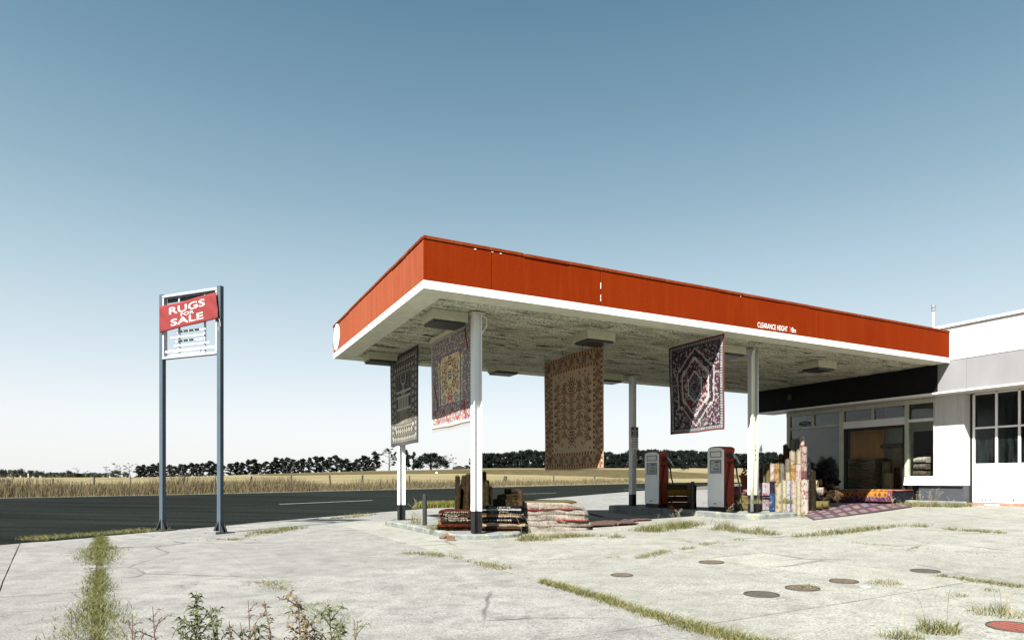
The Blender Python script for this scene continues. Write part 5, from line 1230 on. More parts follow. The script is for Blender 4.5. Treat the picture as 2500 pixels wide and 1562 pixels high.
lying('tan rolled rug above the fringed one', 'tan', zc(1190), zr(800), 16.5, .10, 1.2, .8); lying('dark rolled rug in the middle of the pile', 'black', zc(1270), zr(930), 16.6, .13, 1.4, .8); lying('black rolled rug under the pale brown one', 'black', zc(1390), zr(930), 16.95, .10, 1.2, .7)
lying('brown black rolled rug low in the pile', 'brown', zc(1040), zr(1120), 15.9, .12, 1.2, .9); lying('dark purple rolled rug above the black one', 'purple', zc(1050), zr(950), 16.1, .13, 1.2, .9)
# more dark rolls behind the standing cluster and in the heap
for k, (px, yt, Y, R, mt, lab) in enumerate([(1862, 1142, 15.75, .075, 'darkolive', 'dark olive rolled rug at the back of the left group'), (1876, 1134, 15.7, .08, 'brown', 'dark brown rolled rug behind the olive one in the left group'), (1893, 1128, 15.75, .08, 'purple', 'dark purple rolled rug at the back between the groups'), (1908, 1112, 15.75, .085, 'darkolive', 'dark rolled rug behind the brown ones in the back row'), (1922, 1096, 15.7, .08, 'black', 'black rolled rug behind the grey ones in the back row'), (1940, 1083, 15.65, .08, 'brown', 'dark brown rolled rug behind the tallest white one'), (1971, 1118, 15.4, .07, 'navy', 'navy white rolled rug leaning at the right side of the cluster'), (1984, 1150, 15.6, .08, 'darkolive', 'dark olive rolled rug standing right of the cluster')]):
    X = (px-1250)/FPX*Y; zb = gz(X, Y)+.004; roll(lab, RM[mt], Vector((X, Y, zb)), R, zat(yt, Y)-zb, (random.uniform(-.02, .02), random.uniform(-.03, .03), random.uniform(0, 6)), group=g_r, seed=300+k)
for k, (px, py, Y, R, mt, lab, az) in enumerate([(1988, 1228, 15.9, .10, 'brown', 'dark brown lying roll at the lower left of the heap', .6), (2003, 1216, 16.1, .09, 'black', 'black lying roll low in the heap', .5), (2022, 1222, 16.2, .09, 'darkolive', 'dark olive lying roll in front of the heap', .5), (2012, 1198, 16.4, .10, 'redbrown', 'red brown lying roll in the middle of the heap', .6), (1994, 1200, 16.2, .10, 'darkolive', 'dark olive lying roll behind the fringed one', .5), (2034, 1204, 16.6, .09, 'bronze', 'bronze lying roll at the right of the heap', .5), (2044, 1218, 16.5, .08, 'brown', 'brown lying roll at the right foot of the heap', .5), (2018, 1180, 16.8, .10, 'black', 'black lying roll high in the heap', .6), (2036, 1186, 17.0, .09, 'tan', 'tan lying roll with a pale end high in the heap', .5), (1998, 1168, 16.9, .11, 'brown', 'brown lying roll near the top of the heap', .6)]):
    lying(lab, mt, px, py, Y, R, 1.1, az)
fr = thing('fringe_tassel', 'cream fringe hanging from the rolled rug on the pile', 'fringe', at(zc(1130), 15.86, zat(zr(880), 15.86)), 0); mb = MB()
for i in range(60):
    x = random.uniform(-.16, .16); mb.add([(x-.004, 0, .02), (x+.004, 0, .02), (x+random.uniform(-.02, .02), -.03, -random.uniform(.08, .2))], [(0, 1, 2)])
mb.build('tassels', M['fringe'], fr)['kind'] = 'stuff'
# crumpled dark bundles on top of the pile
def lump(label, mat, loc, r, seed, cat='bundle', name='rug_bundle'):
    rd = random.Random(seed); mb = MB(); nu, nv = 14, 8
    for j in range(nv+1):
        ph = math.pi*j/nv
        for i in range(nu):
            a = 2*math.pi*i/nu; k = 1+.28*math.sin(3*a+seed+2*ph)+.2*rd.uniform(-1, 1); mb.v.append((r[0]*k*math.sin(ph)*math.cos(a), r[1]*k*math.sin(ph)*math.sin(a), r[2]*(1+.2*rd.uniform(-1, 1))*math.cos(ph)+r[2]))
    for j in range(nv):
        for i in range(nu): mb.f.append((j*nu+i, (j+1)*nu+i, (j+1)*nu+(i+1) % nu, j*nu+(i+1) % nu)); mb.m.append(0)
    o = mb.build(name, mat, None, smooth=False, loc=loc); return tag(o, label, cat)
lump('dark crumpled rug bundle on the pile against the left shop window', RM['black'], at(zc(1190), 16.7, zat(zr(770), 16.7)), (.2, .2, .17), 3); lump('smaller dark speckled rug bundle on the pile right of the other', RM['navy'], at(zc(1320), 17.0, zat(zr(760), 17.0)), (.15, .15, .10), 5); lump('dusky brown rug bundle low between the rolls', RM['brown'], at(zc(1370), 16.8, zat(zr(1080), 16.8)), (.2, .2, .16), 8)
# two folded yellow rugs on the step
Q = lambda px, py, z: None
def s_at(px, s1): r = (px-1250)/FPX; t = (s1+1.18*0+3.2425)/(CT*r+ST); return t
def on_plane(px, s1):                                     # point on the vertical plane s1 seen in photo column px
    r = (px-1250)/FPX; t = (s1+AX*CT+AY*ST)/(r*CT+ST); return r*t, t
def pat_yellow(u, v, asp):
    img = np.zeros(u.shape+(3,)); img[:] = lin((164, 112, 44)); x, y = u*10, v*10*asp; q = np.abs(((x) % 2)-1); put(img, (np.abs((x % 2)-1) < .06) | (np.abs((y % 1.6)-.8) < .06), (120, 70, 30))
    ix, iy = np.floor(x/1.3), np.floor(y/1.1); d = np.hypot((x/1.3-ix-.3-.4*hashn(ix, iy, 1)), (y/1.1-iy-.5)*.9); put(img, (d < .26) & (hashn(ix, iy, 2) > .3), (64, 34, 30)); put(img, (d < .12), (160, 70, 26))
    e = np.minimum(np.minimum(u, 1-u), np.minimum(v, 1-v)*asp); h = vnoise(u*50, v*50*asp, 7); bd = e < .11; put(img, bd, (44, 48, 92)); put(img, bd & (h > .52), (150, 62, 26)); put(img, bd & (h > .75), (120, 128, 160)); put(img, e < .025, (130, 48, 20)); return img
def pillow_rug(label, s1c, s2c, z, wd, dp, th, gain, rz=0.0):
    o = thing('folded_rug', label, 'folded rug', W(s1c, s2c, z), TH+rz, 'yellow rugs on the shop step')
    def pos(U, V):                                        # front edge curls down over the step
        t = V; y = wd/2-U*wd; arc = dp+th*1.2; s_ = t*arc; x = np.where(s_ < th, -dp/2-.03*np.sin(np.pi*np.clip(s_/th, 0, 1)), -dp/2+(s_-th)); zz = np.where(s_ < th, s_, th+.012*np.sin(y*9+s_*6)-.02*np.clip((s_-th)/dp, 0, 1)); return np.stack([x, y, zz], -1)
    grid_rug('pile', 70, 70, pos, pat_yellow, (dp+th)/wd, -.02, o, gain); mb = MB(); mb.bbox(-dp/2+.02, dp/2-.02, -wd/2+.012, wd/2-.012, .0, th-.03, .02); mb.build('folded_layers', RM['navy'], o)
for lab, px, gn in (('bright yellow folded rug with a blue border lying on the shop step', 2154, 1.0), ('olive yellow folded rug lying left on the shop step', 2077, .8)):
    X, Yp = on_plane(px, 13.75); a, b = S(X, Yp); pillow_rug(lab, a+.1, b, gz(X, Yp)+.05, 1.08, 1.0, .30, gn)
for lab, mt, px, py, r, sd in (('dark brown rug bundle on the top left of the heap', 'brown', 1985, 1158, (.2, .2, .14), 11), ('black rug bundle at the back right of the heap', 'black', 2032, 1176, (.17, .17, .12), 12)): lump(lab, RM[mt], at(px, 17.0, zat(py+10, 17.0)), r, sd)
sp_ = thing('shop_step', 'low dark step under the yellow rugs before the shop', 'step', W(13.9, 2.4, .3), TH); mb = MB(); mb.bbox(-.02, .29, -.9, 1.2, -.1, .145, .01); mb.build('tread', M['plinth'], sp_)
# inside the shop
ins = [0.0]
X0, Y0_ = on_plane(2108, 14.85); a, b = S(X0, Y0_); z = .662; k = 0
while z < 1.62:
    h = random.uniform(.055, .085); folded('grey brown folded rug inside the shop, %s from the bottom of the tall stack' % (ORD[k]), RM['greybrown_lit'], W(14.95+random.uniform(-.03, .03), b+random.uniform(-.04, .04), z), 1.0*random.uniform(.92, 1.04), .62, h, 2, TH+math.pi/2, 'folded rugs stacked inside the shop'); z += h; k += 1
for px, s1, R, top, mt, lab in ((2164, 14.75, .13, 1.55, 'greybrown_lit', 'thick grey brown rolled rug standing inside the shop beside the stack'), (2171, 14.6, .14, 1.22, 'cream_plain', 'short cream rolled rug standing inside the shop window'), (2190, 14.62, .075, 1.36, 'brown', 'dark brown rolled rug standing inside the shop window'), (2193, 15.0, .2, 1.95, 'greybrown_lit', 'thick tall grey rolled rug at the back of the shop window'), (2178, 15.05, .12, 1.62, 'greybrown_lit', 'grey rolled rug standing between the others in the shop')):
    X, Yp = on_plane(px, s1); roll(lab, RM[mt], Vector((X, Yp, .662)), R, top-.662, group='rolled rugs standing inside the shop')
X, Yp = on_plane(2185, 15.0); a, b = S(X, Yp); folded('grey folded rug lying on the standing rolls inside the shop', RM['greybrown'], W(15.0, b, 1.955), .6, .4, .12, 2, TH+math.pi/2)
for k, (z, w_, mt) in enumerate(((1.14, .34, 'greybrown'), (1.32, .3, 'grey'), (1.50, .32, 'whitewool'))):
    folded('pale folded cloth, %s of three behind the narrow dark window' % ('lowest', 'middle', 'topmost')[k], RM[mt], W(14.5, 1.15, z), w_, .3, .15, 2, TH+math.pi/2)
sh = thing('shelf', 'dark shelf unit behind the narrow dark window', 'shelf', W(14.5, 1.15, .66), TH); mb = MB(); mb.bbox(-.17, .17, -.2, .2, 0, .475, .01); mb.build('cabinet', M['interior_dark'], sh)
# boards and rubbish at the garage door
for lab, (px, py), l, rz, mt in (('weathered board lying before the garage door', (2410, 1231), 1.0, .5, 'dark_metal'), ('rusty metal strip lying on the board before the garage door', (2405, 1229), .8, .35, 'terracotta'), ('white plank lying before the garage door', (2440, 1234), .6, .55, 'white_old')):
    p = G(px, py); mb = MB(); mb.bbox(-l/2, l/2, -.05, .05, 0, .03, .004); o = mb.build('board', M[mt], None, loc=Vector((p.x, p.y, p.z+(.035 if 'strip' in lab else .0))), rotz=TH+rz+math.pi/2); tag(o, lab, 'board')
# ================================================================== MANHOLE COVERS
M['iron'] = simple('cast_iron', (.055, .052, .045), .7, var=.25, scale=14, metal=.1); M['iron_brown'] = simple('rusty_iron', (.085, .066, .045), .8, var=.3, scale=10, bmp=.3); M['iron_red'] = simple('red_lid_paint', (.17, .05, .038), .8, var=.2, scale=12, dirt=(.1, .07, .06, 1))
def cover(lab, px, py, wpx, mat, grid=True):
    p = G(px, py); R = wpx/2*p.y/FPX; s1, s2 = S(p.x, p.y); e = .2
    o = thing('manhole_cover', lab, 'manhole cover', p, TH, 'tank lids set in the concrete')
    o.rotation_euler = (math.atan((gz(*W(s1, s2+e).xy)-gz(*W(s1, s2-e).xy))/(2*e)), -math.atan((gz(*W(s1+e, s2).xy)-gz(*W(s1-e, s2).xy))/(2*e)), TH)
    mb = MB(); n = 32; ro, ri = R, R*.93
    vs_ = [(r*math.cos(2*math.pi*k/n), r*math.sin(2*math.pi*k/n), z) for r, z in ((ro, -.01), (ro, .009), (ri, .009), (ri, -.01)) for k in range(n)]
    mb.add(vs_, [(q*n+k, q*n+(k+1) % n, (q+1)*n+(k+1) % n, (q+1)*n+k) for q in range(3) for k in range(n)]); mb.build('rim', M['iron'], o)
    mb = MB(); mb.lathe([(R*.91, -.01), (R*.91, .004)], 32); lid = mb.build('lid', mat, o)
    if grid:
        mb = MB(); st = R/5.5; k = -5
        while k <= 5:
            j = -5
            while j <= 5:
                x, y = k*st, j*st
                if math.hypot(x, y) < R*.80: mb.bbox(x-st*.36, x+st*.36, y-st*.36, y+st*.36, .0045, .009, .001)
                j += 1
            k += 1
        s_ = mb.build('tread_studs', mat, lid); s_['kind'] = 'stuff'
cover('small grey studded tank lid left of the others', 1518, 1404, 54, M['iron_brown']); cover('brown tank lid farthest from the viewer', 1737, 1372.5, 60, M['iron_brown']); cover('large dark smooth tank lid in the middle foreground', 1859, 1451, 84, M['iron'], False); cover('brown tank lid half covered by dry grass', 1959, 1436, 80, M['iron_brown']); cover('ridged brown tank lid right of the grassy one', 2060, 1419, 66, M['iron_brown']); cover('dark tank lid far right near the pale patch', 2259, 1394, 64, M['iron'], False); cover('red tank lid at the right edge of the picture', 2478, 1531, 118, M['iron_red'])
M['cap_paint'] = simple('cap_paint', (.30, .30, .29), .8, var=.15, scale=20)
for lab, px, py, wpx in (('small pale round cap beside the large dark lid', 1907, 1462, 25), ('small white round cap beside the ridged lid', 2113, 1432, 26)):
    p = G(px, py); R = wpx/2*p.y/FPX; mb = MB(); mb.lathe([(R, -.01), (R, .006), (R*.85, .008)], 20, 0); o = mb.build('filler_cap', M['kerb'] if 'pale' in lab else M['cap_paint'], None, loc=p); tag(o, lab, 'filler cap')
# ================================================================== TREES
def foliage(name, c0, c1):
    m, nt, b = newmat(name); oi = N(nt, 'ShaderNodeObjectInfo'); n = noise(nt, coords(nt), .9, 4, .7)
    c = ramp(nt, n, [(.34, c0), (.68, c1)]); c = mix(nt, 1.0, c, ramp(nt, oi.outputs['Random'], [(0, g1(.8)), (1, g1(1.25))]), 'MULTIPLY')
    nt.links.new(c, b.inputs['Base Color']); b.inputs['Roughness'].default_value = .9; b.inputs['Specular IOR Level'].default_value = .1; return m
M['pine'] = foliage('pine_needles', (.0075, .011, .009, 1), (.018, .0235, .0175, 1)); M['cypress'] = foliage('cypress_leaves', (.006, .0098, .0088, 1), (.0145, .0205, .0165, 1)); M['gum'] = foliage('gum_leaves', (.026, .034, .024, 1), (.05, .06, .042, 1)); M['gum_pale'] = foliage('pale_gum_leaves', (.05, .058, .045, 1), (.085, .09, .07, 1)); M['shrub'] = foliage('shrub_leaves', (.02, .028, .018, 1), (.04, .05, .03, 1))
M['bark'] = simple('bark', (.035, .03, .026), .95, var=.3); M['bark_pale'] = simple('pale_bark', (.20, .19, .165), .9, var=.2)
def leaf_clump(mb, c, r, n, size, rd, flat=.7):
    for _ in range(n):
        while True:
            d = Vector((rd.uniform(-1, 1), rd.uniform(-1, 1), rd.uniform(-1, 1)))
            if d.length < 1: break
        p = Vector(c)+Vector((d.x*r, d.y*r, d.z*r*flat)); a = Vector((rd.gauss(0, 1), rd.gauss(0, 1), rd.gauss(0, .6))).normalized(); b = a.orthogonal().normalized(); b = (b*math.cos(rd.random()*6.28)+a.cross(b)*math.sin(rd.random()*6.28)); s_ = size*rd.uniform(.6, 1.3)
        mb.add([p-a*s_-b*s_*.2, p+b*s_*.6, p+a*s_+b*s_*.1, p-b*s_*.55], [(0, 1, 2, 3)])
def tree(kind, seed, H, Wd):
    """returns (trunk mesh, crown mesh) for one tree, base at z=0"""
    rd = random.Random(seed); tr, cr = MB(), MB()
    lean = rd.uniform(-.03, .03); ax = [(lean*H*t*t+rd.uniform(-.05, .05), rd.uniform(-.05, .05), H*t) for t in (0, .25, .5, .75, .95)]
    def axp(t): i = min(3, int(t/.25)); f = (t-.25*i)/.25; return tuple(lerp(ax[i][k], ax[i+1][k], min(1, f)) for k in range(3))
    if kind == 'pine':
        tr.tube(ax, [H*.022, H*.018, H*.014, H*.009, .03], 6); nb = rd.randint(24, 30)
        for k in range(nb):
            t = lerp(.08, .97, (k+rd.random())/nb); prof = (1-((t-.5)/.56)**2)*.5+.5*(1-t)**.6; L_ = Wd*.5*max(.22, prof)*rd.uniform(.55, 1.12); a = rd.uniform(0, 6.28); p0 = axp(t); up = rd.uniform(.12, .5)*L_; p1 = (p0[0]+L_*math.cos(a), p0[1]+L_*math.sin(a), p0[2]+up)
            tr.tube([p0, p1], [H*.006, .02], 4, cap=False)
            for q in (.55, .85, 1.05): leaf_clump(cr, [lerp(p0[i], p1[i], q) for i in range(3)], Wd*.13*rd.uniform(.75, 1.35), 30, H*.036, rd, .62)
        leaf_clump(cr, axp(.97), Wd*.15, 40, H*.036, rd, 1.1); leaf_clump(cr, axp(.85), Wd*.22, 46, H*.036, rd, 1); leaf_clump(cr, axp(.6), Wd*.24, 60, H*.036, rd, 1.3); leaf_clump(cr, axp(.38), Wd*.2, 40, H*.036, rd, 1.3)
        for q in range(5): a = rd.uniform(0, 6.28); leaf_clump(cr, (Wd*.28*math.cos(a), Wd*.28*math.sin(a), H*rd.uniform(.06, .2)), Wd*.16, 16, H*.036, rd, .7)
    elif kind == 'open':
        tr.tube(ax, [H*.026, H*.022, H*.016, H*.01, .03], 6)
        for k in range(15):
            t = lerp(.22, .95, k/14); L_ = Wd*.5*(1.05-.75*abs(t-.5))*rd.uniform(.7, 1.1); a = rd.uniform(0, 6.28); p0 = axp(t); p1 = (p0[0]+L_*math.cos(a)*.8, p0[1]+L_*math.sin(a)*.8, p0[2]+L_*.45); tr.tube([p0, [lerp(p0[i], p1[i], .5)+(0, 0, -.1)[i] for i in range(3)], p1], [H*.011, H*.008, .03], 4, cap=False)
            for _ in range(3): leaf_clump(cr, [p1[i]+rd.uniform(-.6, .6) for i in range(3)], Wd*.075, 16, H*.03, rd, .6)
    elif kind == 'cypress':
        tr.tube(ax, [H*.03, H*.026, H*.02, H*.012, .03], 6); nb = 46
        for k in range(nb):
            t = rd.random()**.8; prof = 1-.55*t**2.2; L_ = Wd*.5*prof*rd.uniform(.5, 1.05); a = rd.uniform(0, 6.28); p0 = axp(lerp(.05, .92, t)); p1 = (p0[0]+L_*math.cos(a), p0[1]+L_*math.sin(a), p0[2]+H*.06)
            leaf_clump(cr, p1, Wd*.2*rd.uniform(.8, 1.25), 70, H*.04, rd, .9)
        for k in range(14): a = rd.uniform(0, 6.28); leaf_clump(cr, (Wd*.4*math.cos(a), Wd*.4*math.sin(a), H*rd.uniform(.04, .2)), Wd*.2, 40, H*.04, rd, .8)
        for k in range(7):                                       # spiky leaders along the top
            a = rd.uniform(0, 6.28); d = rd.random()*Wd*.34; z0 = H*rd.uniform(.82, .93); 
            for q in range(3): leaf_clump(cr, (d*math.cos(a), d*math.sin(a), z0+q*H*.05), Wd*.09*(1-.25*q), 14, H*.032, rd, 1.2)
    elif kind == 'dome':
        tr.tube(ax[:3], [H*.06, H*.05, H*.03], 7)
        for k in range(95):
            ph = math.acos(1-rd.random()*.96); a = rd.uniform(0, 6.28); q = rd.uniform(.75, 1.0); p = (Wd*.5*q*math.sin(ph)*math.cos(a), Wd*.5*q*math.sin(ph)*math.sin(a), H*.18+H*.74*q*math.cos(ph)); leaf_clump(cr, p, Wd*.09*rd.uniform(.7, 1.3), 70, H*.04, rd, .6)
            if k % 5 == 0: tr.tube([axp(.2), p], [H*.012, .04], 4, cap=False)
    elif kind == 'round':
        tr.tube(ax[:3], [H*.035, H*.03, H*.02], 6)
        for k in range(30):
            ph = math.acos(1-rd.random()*1.9); a = rd.uniform(0, 6.28); q = rd.uniform(.5, 1.0); p = (Wd*.44*q*math.sin(ph)*math.cos(a), Wd*.44*q*math.sin(ph)*math.sin(a), H*.48+H*.42*q*math.cos(ph)); leaf_clump(cr, p, Wd*.16*rd.uniform(.7, 1.3), 50, H*.05, rd, .8)
    elif kind == 'wispy':
        tr.tube(ax, [H*.02, H*.016, H*.012, H*.008, .03], 6)
        for k in range(11):
            t = lerp(.35, .97, k/10); L_ = Wd*.5*rd.uniform(.4, 1.0); a = rd.uniform(0, 6.28); p0 = axp(t*.9); p1 = (p0[0]+L_*math.cos(a), p0[1]+L_*math.sin(a), p0[2]+L_*.7); tr.tube([p0, p1], [H*.007, .02], 4, cap=False); leaf_clump(cr, p1, Wd*.13*rd.uniform(.7, 1.2), 22, H*.03, rd, .4)
    elif kind == 'lean':                                         # wind-shaped lone tree, heavy crown on a short leaning trunk
        tr.tube([(0, 0, 0), (.25*H*.3, 0, H*.12), (-.1*H, 0, H*.4)], [H*.04, H*.035, H*.02], 6)
        for k in range(60):
            t = rd.random(); a = rd.uniform(0, 6.28); q = rd.random()**.5; cx = lerp(.18, -.30, t)*Wd; r = Wd*.36*math.sin(math.pi*lerp(.25, .9, t)); leaf_clump(cr, (cx+q*r*math.cos(a), q*r*.7*math.sin(a), H*lerp(.30, .88, t)+q*r*.2*math.sin(a*2)), Wd*.11, 50, H*.04, rd, .9)
    elif kind == 'bush':
        for k in range(10): leaf_clump(cr, (rd.uniform(-.3, .3)*Wd, rd.uniform(-.3, .3)*Wd, H*rd.uniform(.2, .65)), Wd*.2, 34, H*.13, rd, .7)
        tr.tube([(0, 0, 0), (0, 0, H*.3)], .05, 5)
    elif kind == 'poplar':
        tr.tube(ax, [H*.02]*4+[.03], 6)
        for k in range(26): t = rd.random(); a = rd.uniform(0, 6.28); r = Wd*.5*math.sin(math.pi*lerp(.25, .98, t)); leaf_clump(cr, (r*.6*math.cos(a), r*.6*math.sin(a), H*lerp(.1, .95, t)), Wd*.2, 30, H*.022, rd, 1.2)
    return tr, cr
PROT = {}
def plant(kind, var, px, top, label, group, Y=300.0, wide=None, mat=None, bark='bark', base=None):
    p = TP(px, Y); zt = zat(top, Y); H = max(.6, zt-p.z); key = (kind, var, mat)
    Wp = {'pine': .55, 'open': .75, 'cypress': .62, 'dome': 1.6, 'round': 1.0, 'wispy': .7, 'lean': 1.1, 'bush': 1.5, 'poplar': .4}[kind]
    if key not in PROT:
        t, c = tree(kind, hash(kind) % 97*0+sum(map(ord, kind))+var*13, 10.0, 10.0*Wp)
        r = thing({'cypress': 'cypress_tree', 'pine': 'pine_tree', 'bush': 'bush'}.get(kind, 'tree'), label, 'bush' if kind == 'bush' else 'tree', p, random.uniform(0, 6.28) if kind != 'lean' else 0, group)
        t.build('trunk', M[bark], r); c.build('crown', M[mat], r); PROT[key] = r
    else: r = dup(PROT[key], p, random.uniform(0, 6.28) if kind != 'lean' else 0, label, group)
    sx = (wide/FPX*Y)/(10*Wp) if wide else H/10*random.uniform(.9, 1.15); r.scale = (sx, sx, H/10); r.location.z -= .5
    return r
gp = 'pines in the long row beyond the field'
lab_a = 'dark pine in the row seen left of and between the sign posts'; lab_b = 'dark pine in the row seen between the sign and the canopy'
for k, (px, top, wd) in enumerate([(337, 1133, 17), (350, 1130, 18), (363, 1134, 16), (375, 1129, 18), (388, 1126, 18), (400, 1128, 16), (413, 1131, 19), (428, 1134, 18), (441, 1129, 16), (452, 1130, 14), (466, 1126, 20), (481, 1128, 18), (495, 1127, 17), (512, 1121, 23), (525, 1128, 18), (539, 1129, 20)]):
    plant('pine', k % 6, px, top, 'dark pine, %s of the row left of and between the sign posts' % ORDL[k], gp, 300+random.uniform(-10, 10), wd*1.3, 'pine')
for k, (px, top, wd) in enumerate([(563, 1127, 23), (580, 1124, 20), (591, 1125, 18), (606, 1118, 20), (621, 1117, 22), (633, 1128, 20), (649, 1122, 22), (662, 1126, 18), (674, 1113, 24), (689, 1115, 20), (701, 1113, 20), (714, 1117, 19), (726, 1122, 17), (741, 1116, 25), (756, 1113, 16), (772, 1110, 24), (786, 1111, 22), (804, 1112, 20), (820, 1107, 24), (836, 1118, 20), (846, 1116, 24), (861, 1126, 20), (872, 1117, 22), (888, 1108, 22), (900, 1112, 18), (914, 1098, 26)]):
    plant('pine', (k*5+1) % 6, px, top, 'dark pine, %s of the row seen between sign and canopy' % ORDL[k], gp, 300+random.uniform(-10, 10), wd*1.22, 'pine')
plant('open', 0, 950, 1093, 'sparse pine with bare spreading limbs just left of the rear left column', gp, 296, 46, 'pine'); plant('pine', 2, 991, 1094, 'tall pine just right of the rear left column', gp, 298, 28, 'pine'); plant('pine', 4, 1010, 1099, 'slim open pine between the rear left column and the domed tree', gp, 300, 15, 'pine')
plant('dome', 0, 1052, 1100, 'broad domed cypress tree left of the front left column', None, 298, 84, 'cypress'); plant('wispy', 3, 1097, 1109, 'thin grey green gum at the right side of the domed tree', None, 296, 24, 'gum', 'bark_pale'); plant('wispy', 4, 1107, 1114, 'second thin gum at the right side of the domed tree', None, 298, 18, 'gum', 'bark_pale')
for px, top, wd, l in ((1122, 1132, 24, 'low dark tree beside the distant roof'), (1140, 1131, 22, 'low dark tree left of the front left column'), (1158, 1112, 34, 'tall dark tree hidden by the front left column')): plant('round', 2, px, top, l, None, 304, wd, 'cypress')
gc = 'cypresses of the windbreak behind the canopy'; x = 1180; k = 0; zc_ = {}
while x < 1905:
    top = interp(x, [(1170, 1104), (1200, 1103), (1260, 1098), (1330, 1097), (1400, 1101), (1500, 1104), (1560, 1097), (1600, 1093), (1660, 1099), (1720, 1100), (1800, 1104), (1900, 1102)])+random.uniform(-3.0, 3.0); wd = random.uniform(25, 33)
    zone = 'left of the tan hanging rug' if x < 1320 else ('between the tan rug and the left pump' if x < 1570 else ('between the two pumps' if x < 1725 else 'right of the right pump'))
    zc_[zone] = zc_.get(zone, -1)+1; plant('cypress', k % 5, x, top, 'dark cypress, %s in the windbreak ' % ORDL[zc_[zone]]+zone, gc, 300+random.uniform(-4, 4), wd, 'cypress'); x += wd*.62; k += 1
plant('poplar', 0, 1858, 1084, 'pointed pale green tree above the windbreak right of the front right column', None, 315, 16, 'gum')
pL = TG(1668, 1149); plant('lean', 0, 1666, 1117, 'lone wind shaped dark tree in the field between the pumps', None, pL.y, 36, 'cypress')
# far left group
gl = 'trees on the far left skyline'
for k, (kind, px, top, wd, mt, Y, l) in enumerate([('round', 2, 1138, 24, 'shrub', 300, 'dark rounded tree at the left edge of the picture'), ('round', 14, 1141, 20, 'shrub', 303, 'dark rounded tree second from the left edge'), ('round', 30, 1140, 24, 'gum', 296, 'grey green gum with a pale trunk near the left edge'), ('round', 47, 1138, 24, 'shrub', 302, 'dark rounded tree right of the pale gum'), ('round', 62, 1150, 20, 'shrub', 300, 'small dark tree by the white post'), ('round', 76, 1142, 26, 'gum', 304, 'grey green spreading tree on the far left'), ('round', 94, 1143, 26, 'shrub', 299, 'broad dark tree left of the distant woods'), ('round', 110, 1151, 18, 'shrub', 300, 'low dark tree left of the distant woods'), ('bush', 128, 1157, 16, 'shrub', 300, 'low dark shrub, left one of two'), ('bush', 145, 1160, 18, 'shrub', 300, 'low dark shrub, right one of two'), ('round', 170, 1143, 18, 'gum', 330, 'rounded grey tree standing above the distant woods'), ('wispy', 187, 1140, 18, 'gum', 305, 'thin wispy gum above the dark bushes'), ('bush', 178, 1159, 16, 'shrub', 300, 'dark bush at the foot of the wispy gum'), ('round', 196, 1150, 30, 'shrub', 300, 'broad dark bushy tree below the wispy gum'), ('wispy', 209, 1147, 16, 'gum', 310, 'small wispy gum right of the bushy tree'), ('round', 238, 1150, 18, 'gum', 310, 'distant grey tree left of the tall gums'),
        ('wispy', 262, 1136, 20, 'gum_pale', 305, 'pale gum with a flat crown, left of the tall pair'), ('wispy', 286, 1129, 26, 'gum_pale', 305, 'tall pale gum, left one of the pair by the pines'), ('wispy', 316, 1130, 28, 'gum_pale', 305, 'tall pale gum, right one of the pair by the pines'), ('round', 256, 1149, 22, 'gum', 308, 'low grey tree under the flat crowned gum'), ('round', 283, 1143, 30, 'gum', 300, 'mid height grey gum under the tall pair'), ('round', 308, 1146, 18, 'gum', 306, 'low grey gum beside the pines'), ('bush', 224, 1162, 8, 'shrub', 290, 'small dark mound in the far left field')]):
    plant(kind, k % 3, px, top, l, gl, Y, wd, mt, 'bark_pale' if 'gum' in mt else 'bark')
x = 118; k = 0
while x < 245:
    plant('round', k % 3, x, 1150+random.uniform(-2, 1.5), 'pale far tree, %s in the distant woods on the left' % ORDL[k], 'distant woods on the left', 420, random.uniform(15, 20), 'gum'); x += random.uniform(8, 11); k += 1
for px, py, l in ((1090, 1164, 'small dark tuft in the tan field, left one of the near pair'), (1110, 1165, 'small dark tuft in the tan field, right one of the near pair'), (1212, 1158.5, 'tiny dark tuft at the edge of the brown field'), (1226, 1164.5, 'small dark tuft left of the leaning stump'), (1563, 1163, 'dark low tuft in the field left of the left pump'), (578, 1171, 'lone dark tuft in the tan field right of the sign'), (520, 1172, 'dark scrubby bush beyond the fence between the sign posts')):
    p = TG(px, py); plant('bush', 1, px, py-3.2 if 'scrubby' not in l else py-7, l, None, p.y, 7 if 'scrubby' not in l else 14, 'shrub')
for k in range(14):
    src = [q for kk, q in PROT.items() if kk[0] == ('round' if k % 2 else 'pine')][k % 3]; yy = 18+k*9.5+random.uniform(-2, 2); x_ = -270-random.uniform(0, 15); h = random.uniform(8.5, 12)
    r = dup(src, (x_, yy, terr(x_, max(yy, .6))-.5), random.uniform(0, 6), 'tree mirrored in the left shop window, %s of a row standing out of view' % ORDL[k], 'trees mirrored in the shop window', (h/10*1.15, h/10*1.15, h/10))
# row of little vine-like shrubs along the track
for k in range(11):
    px = 1686+k*5.6; p = TG(px, 1157); plant('bush', 2, px, 1157-4.6, 'low dark shrub, %s in the short hedge row between the pumps' % ORDL[k], 'low hedge row between the pumps', p.y, 8, 'shrub')
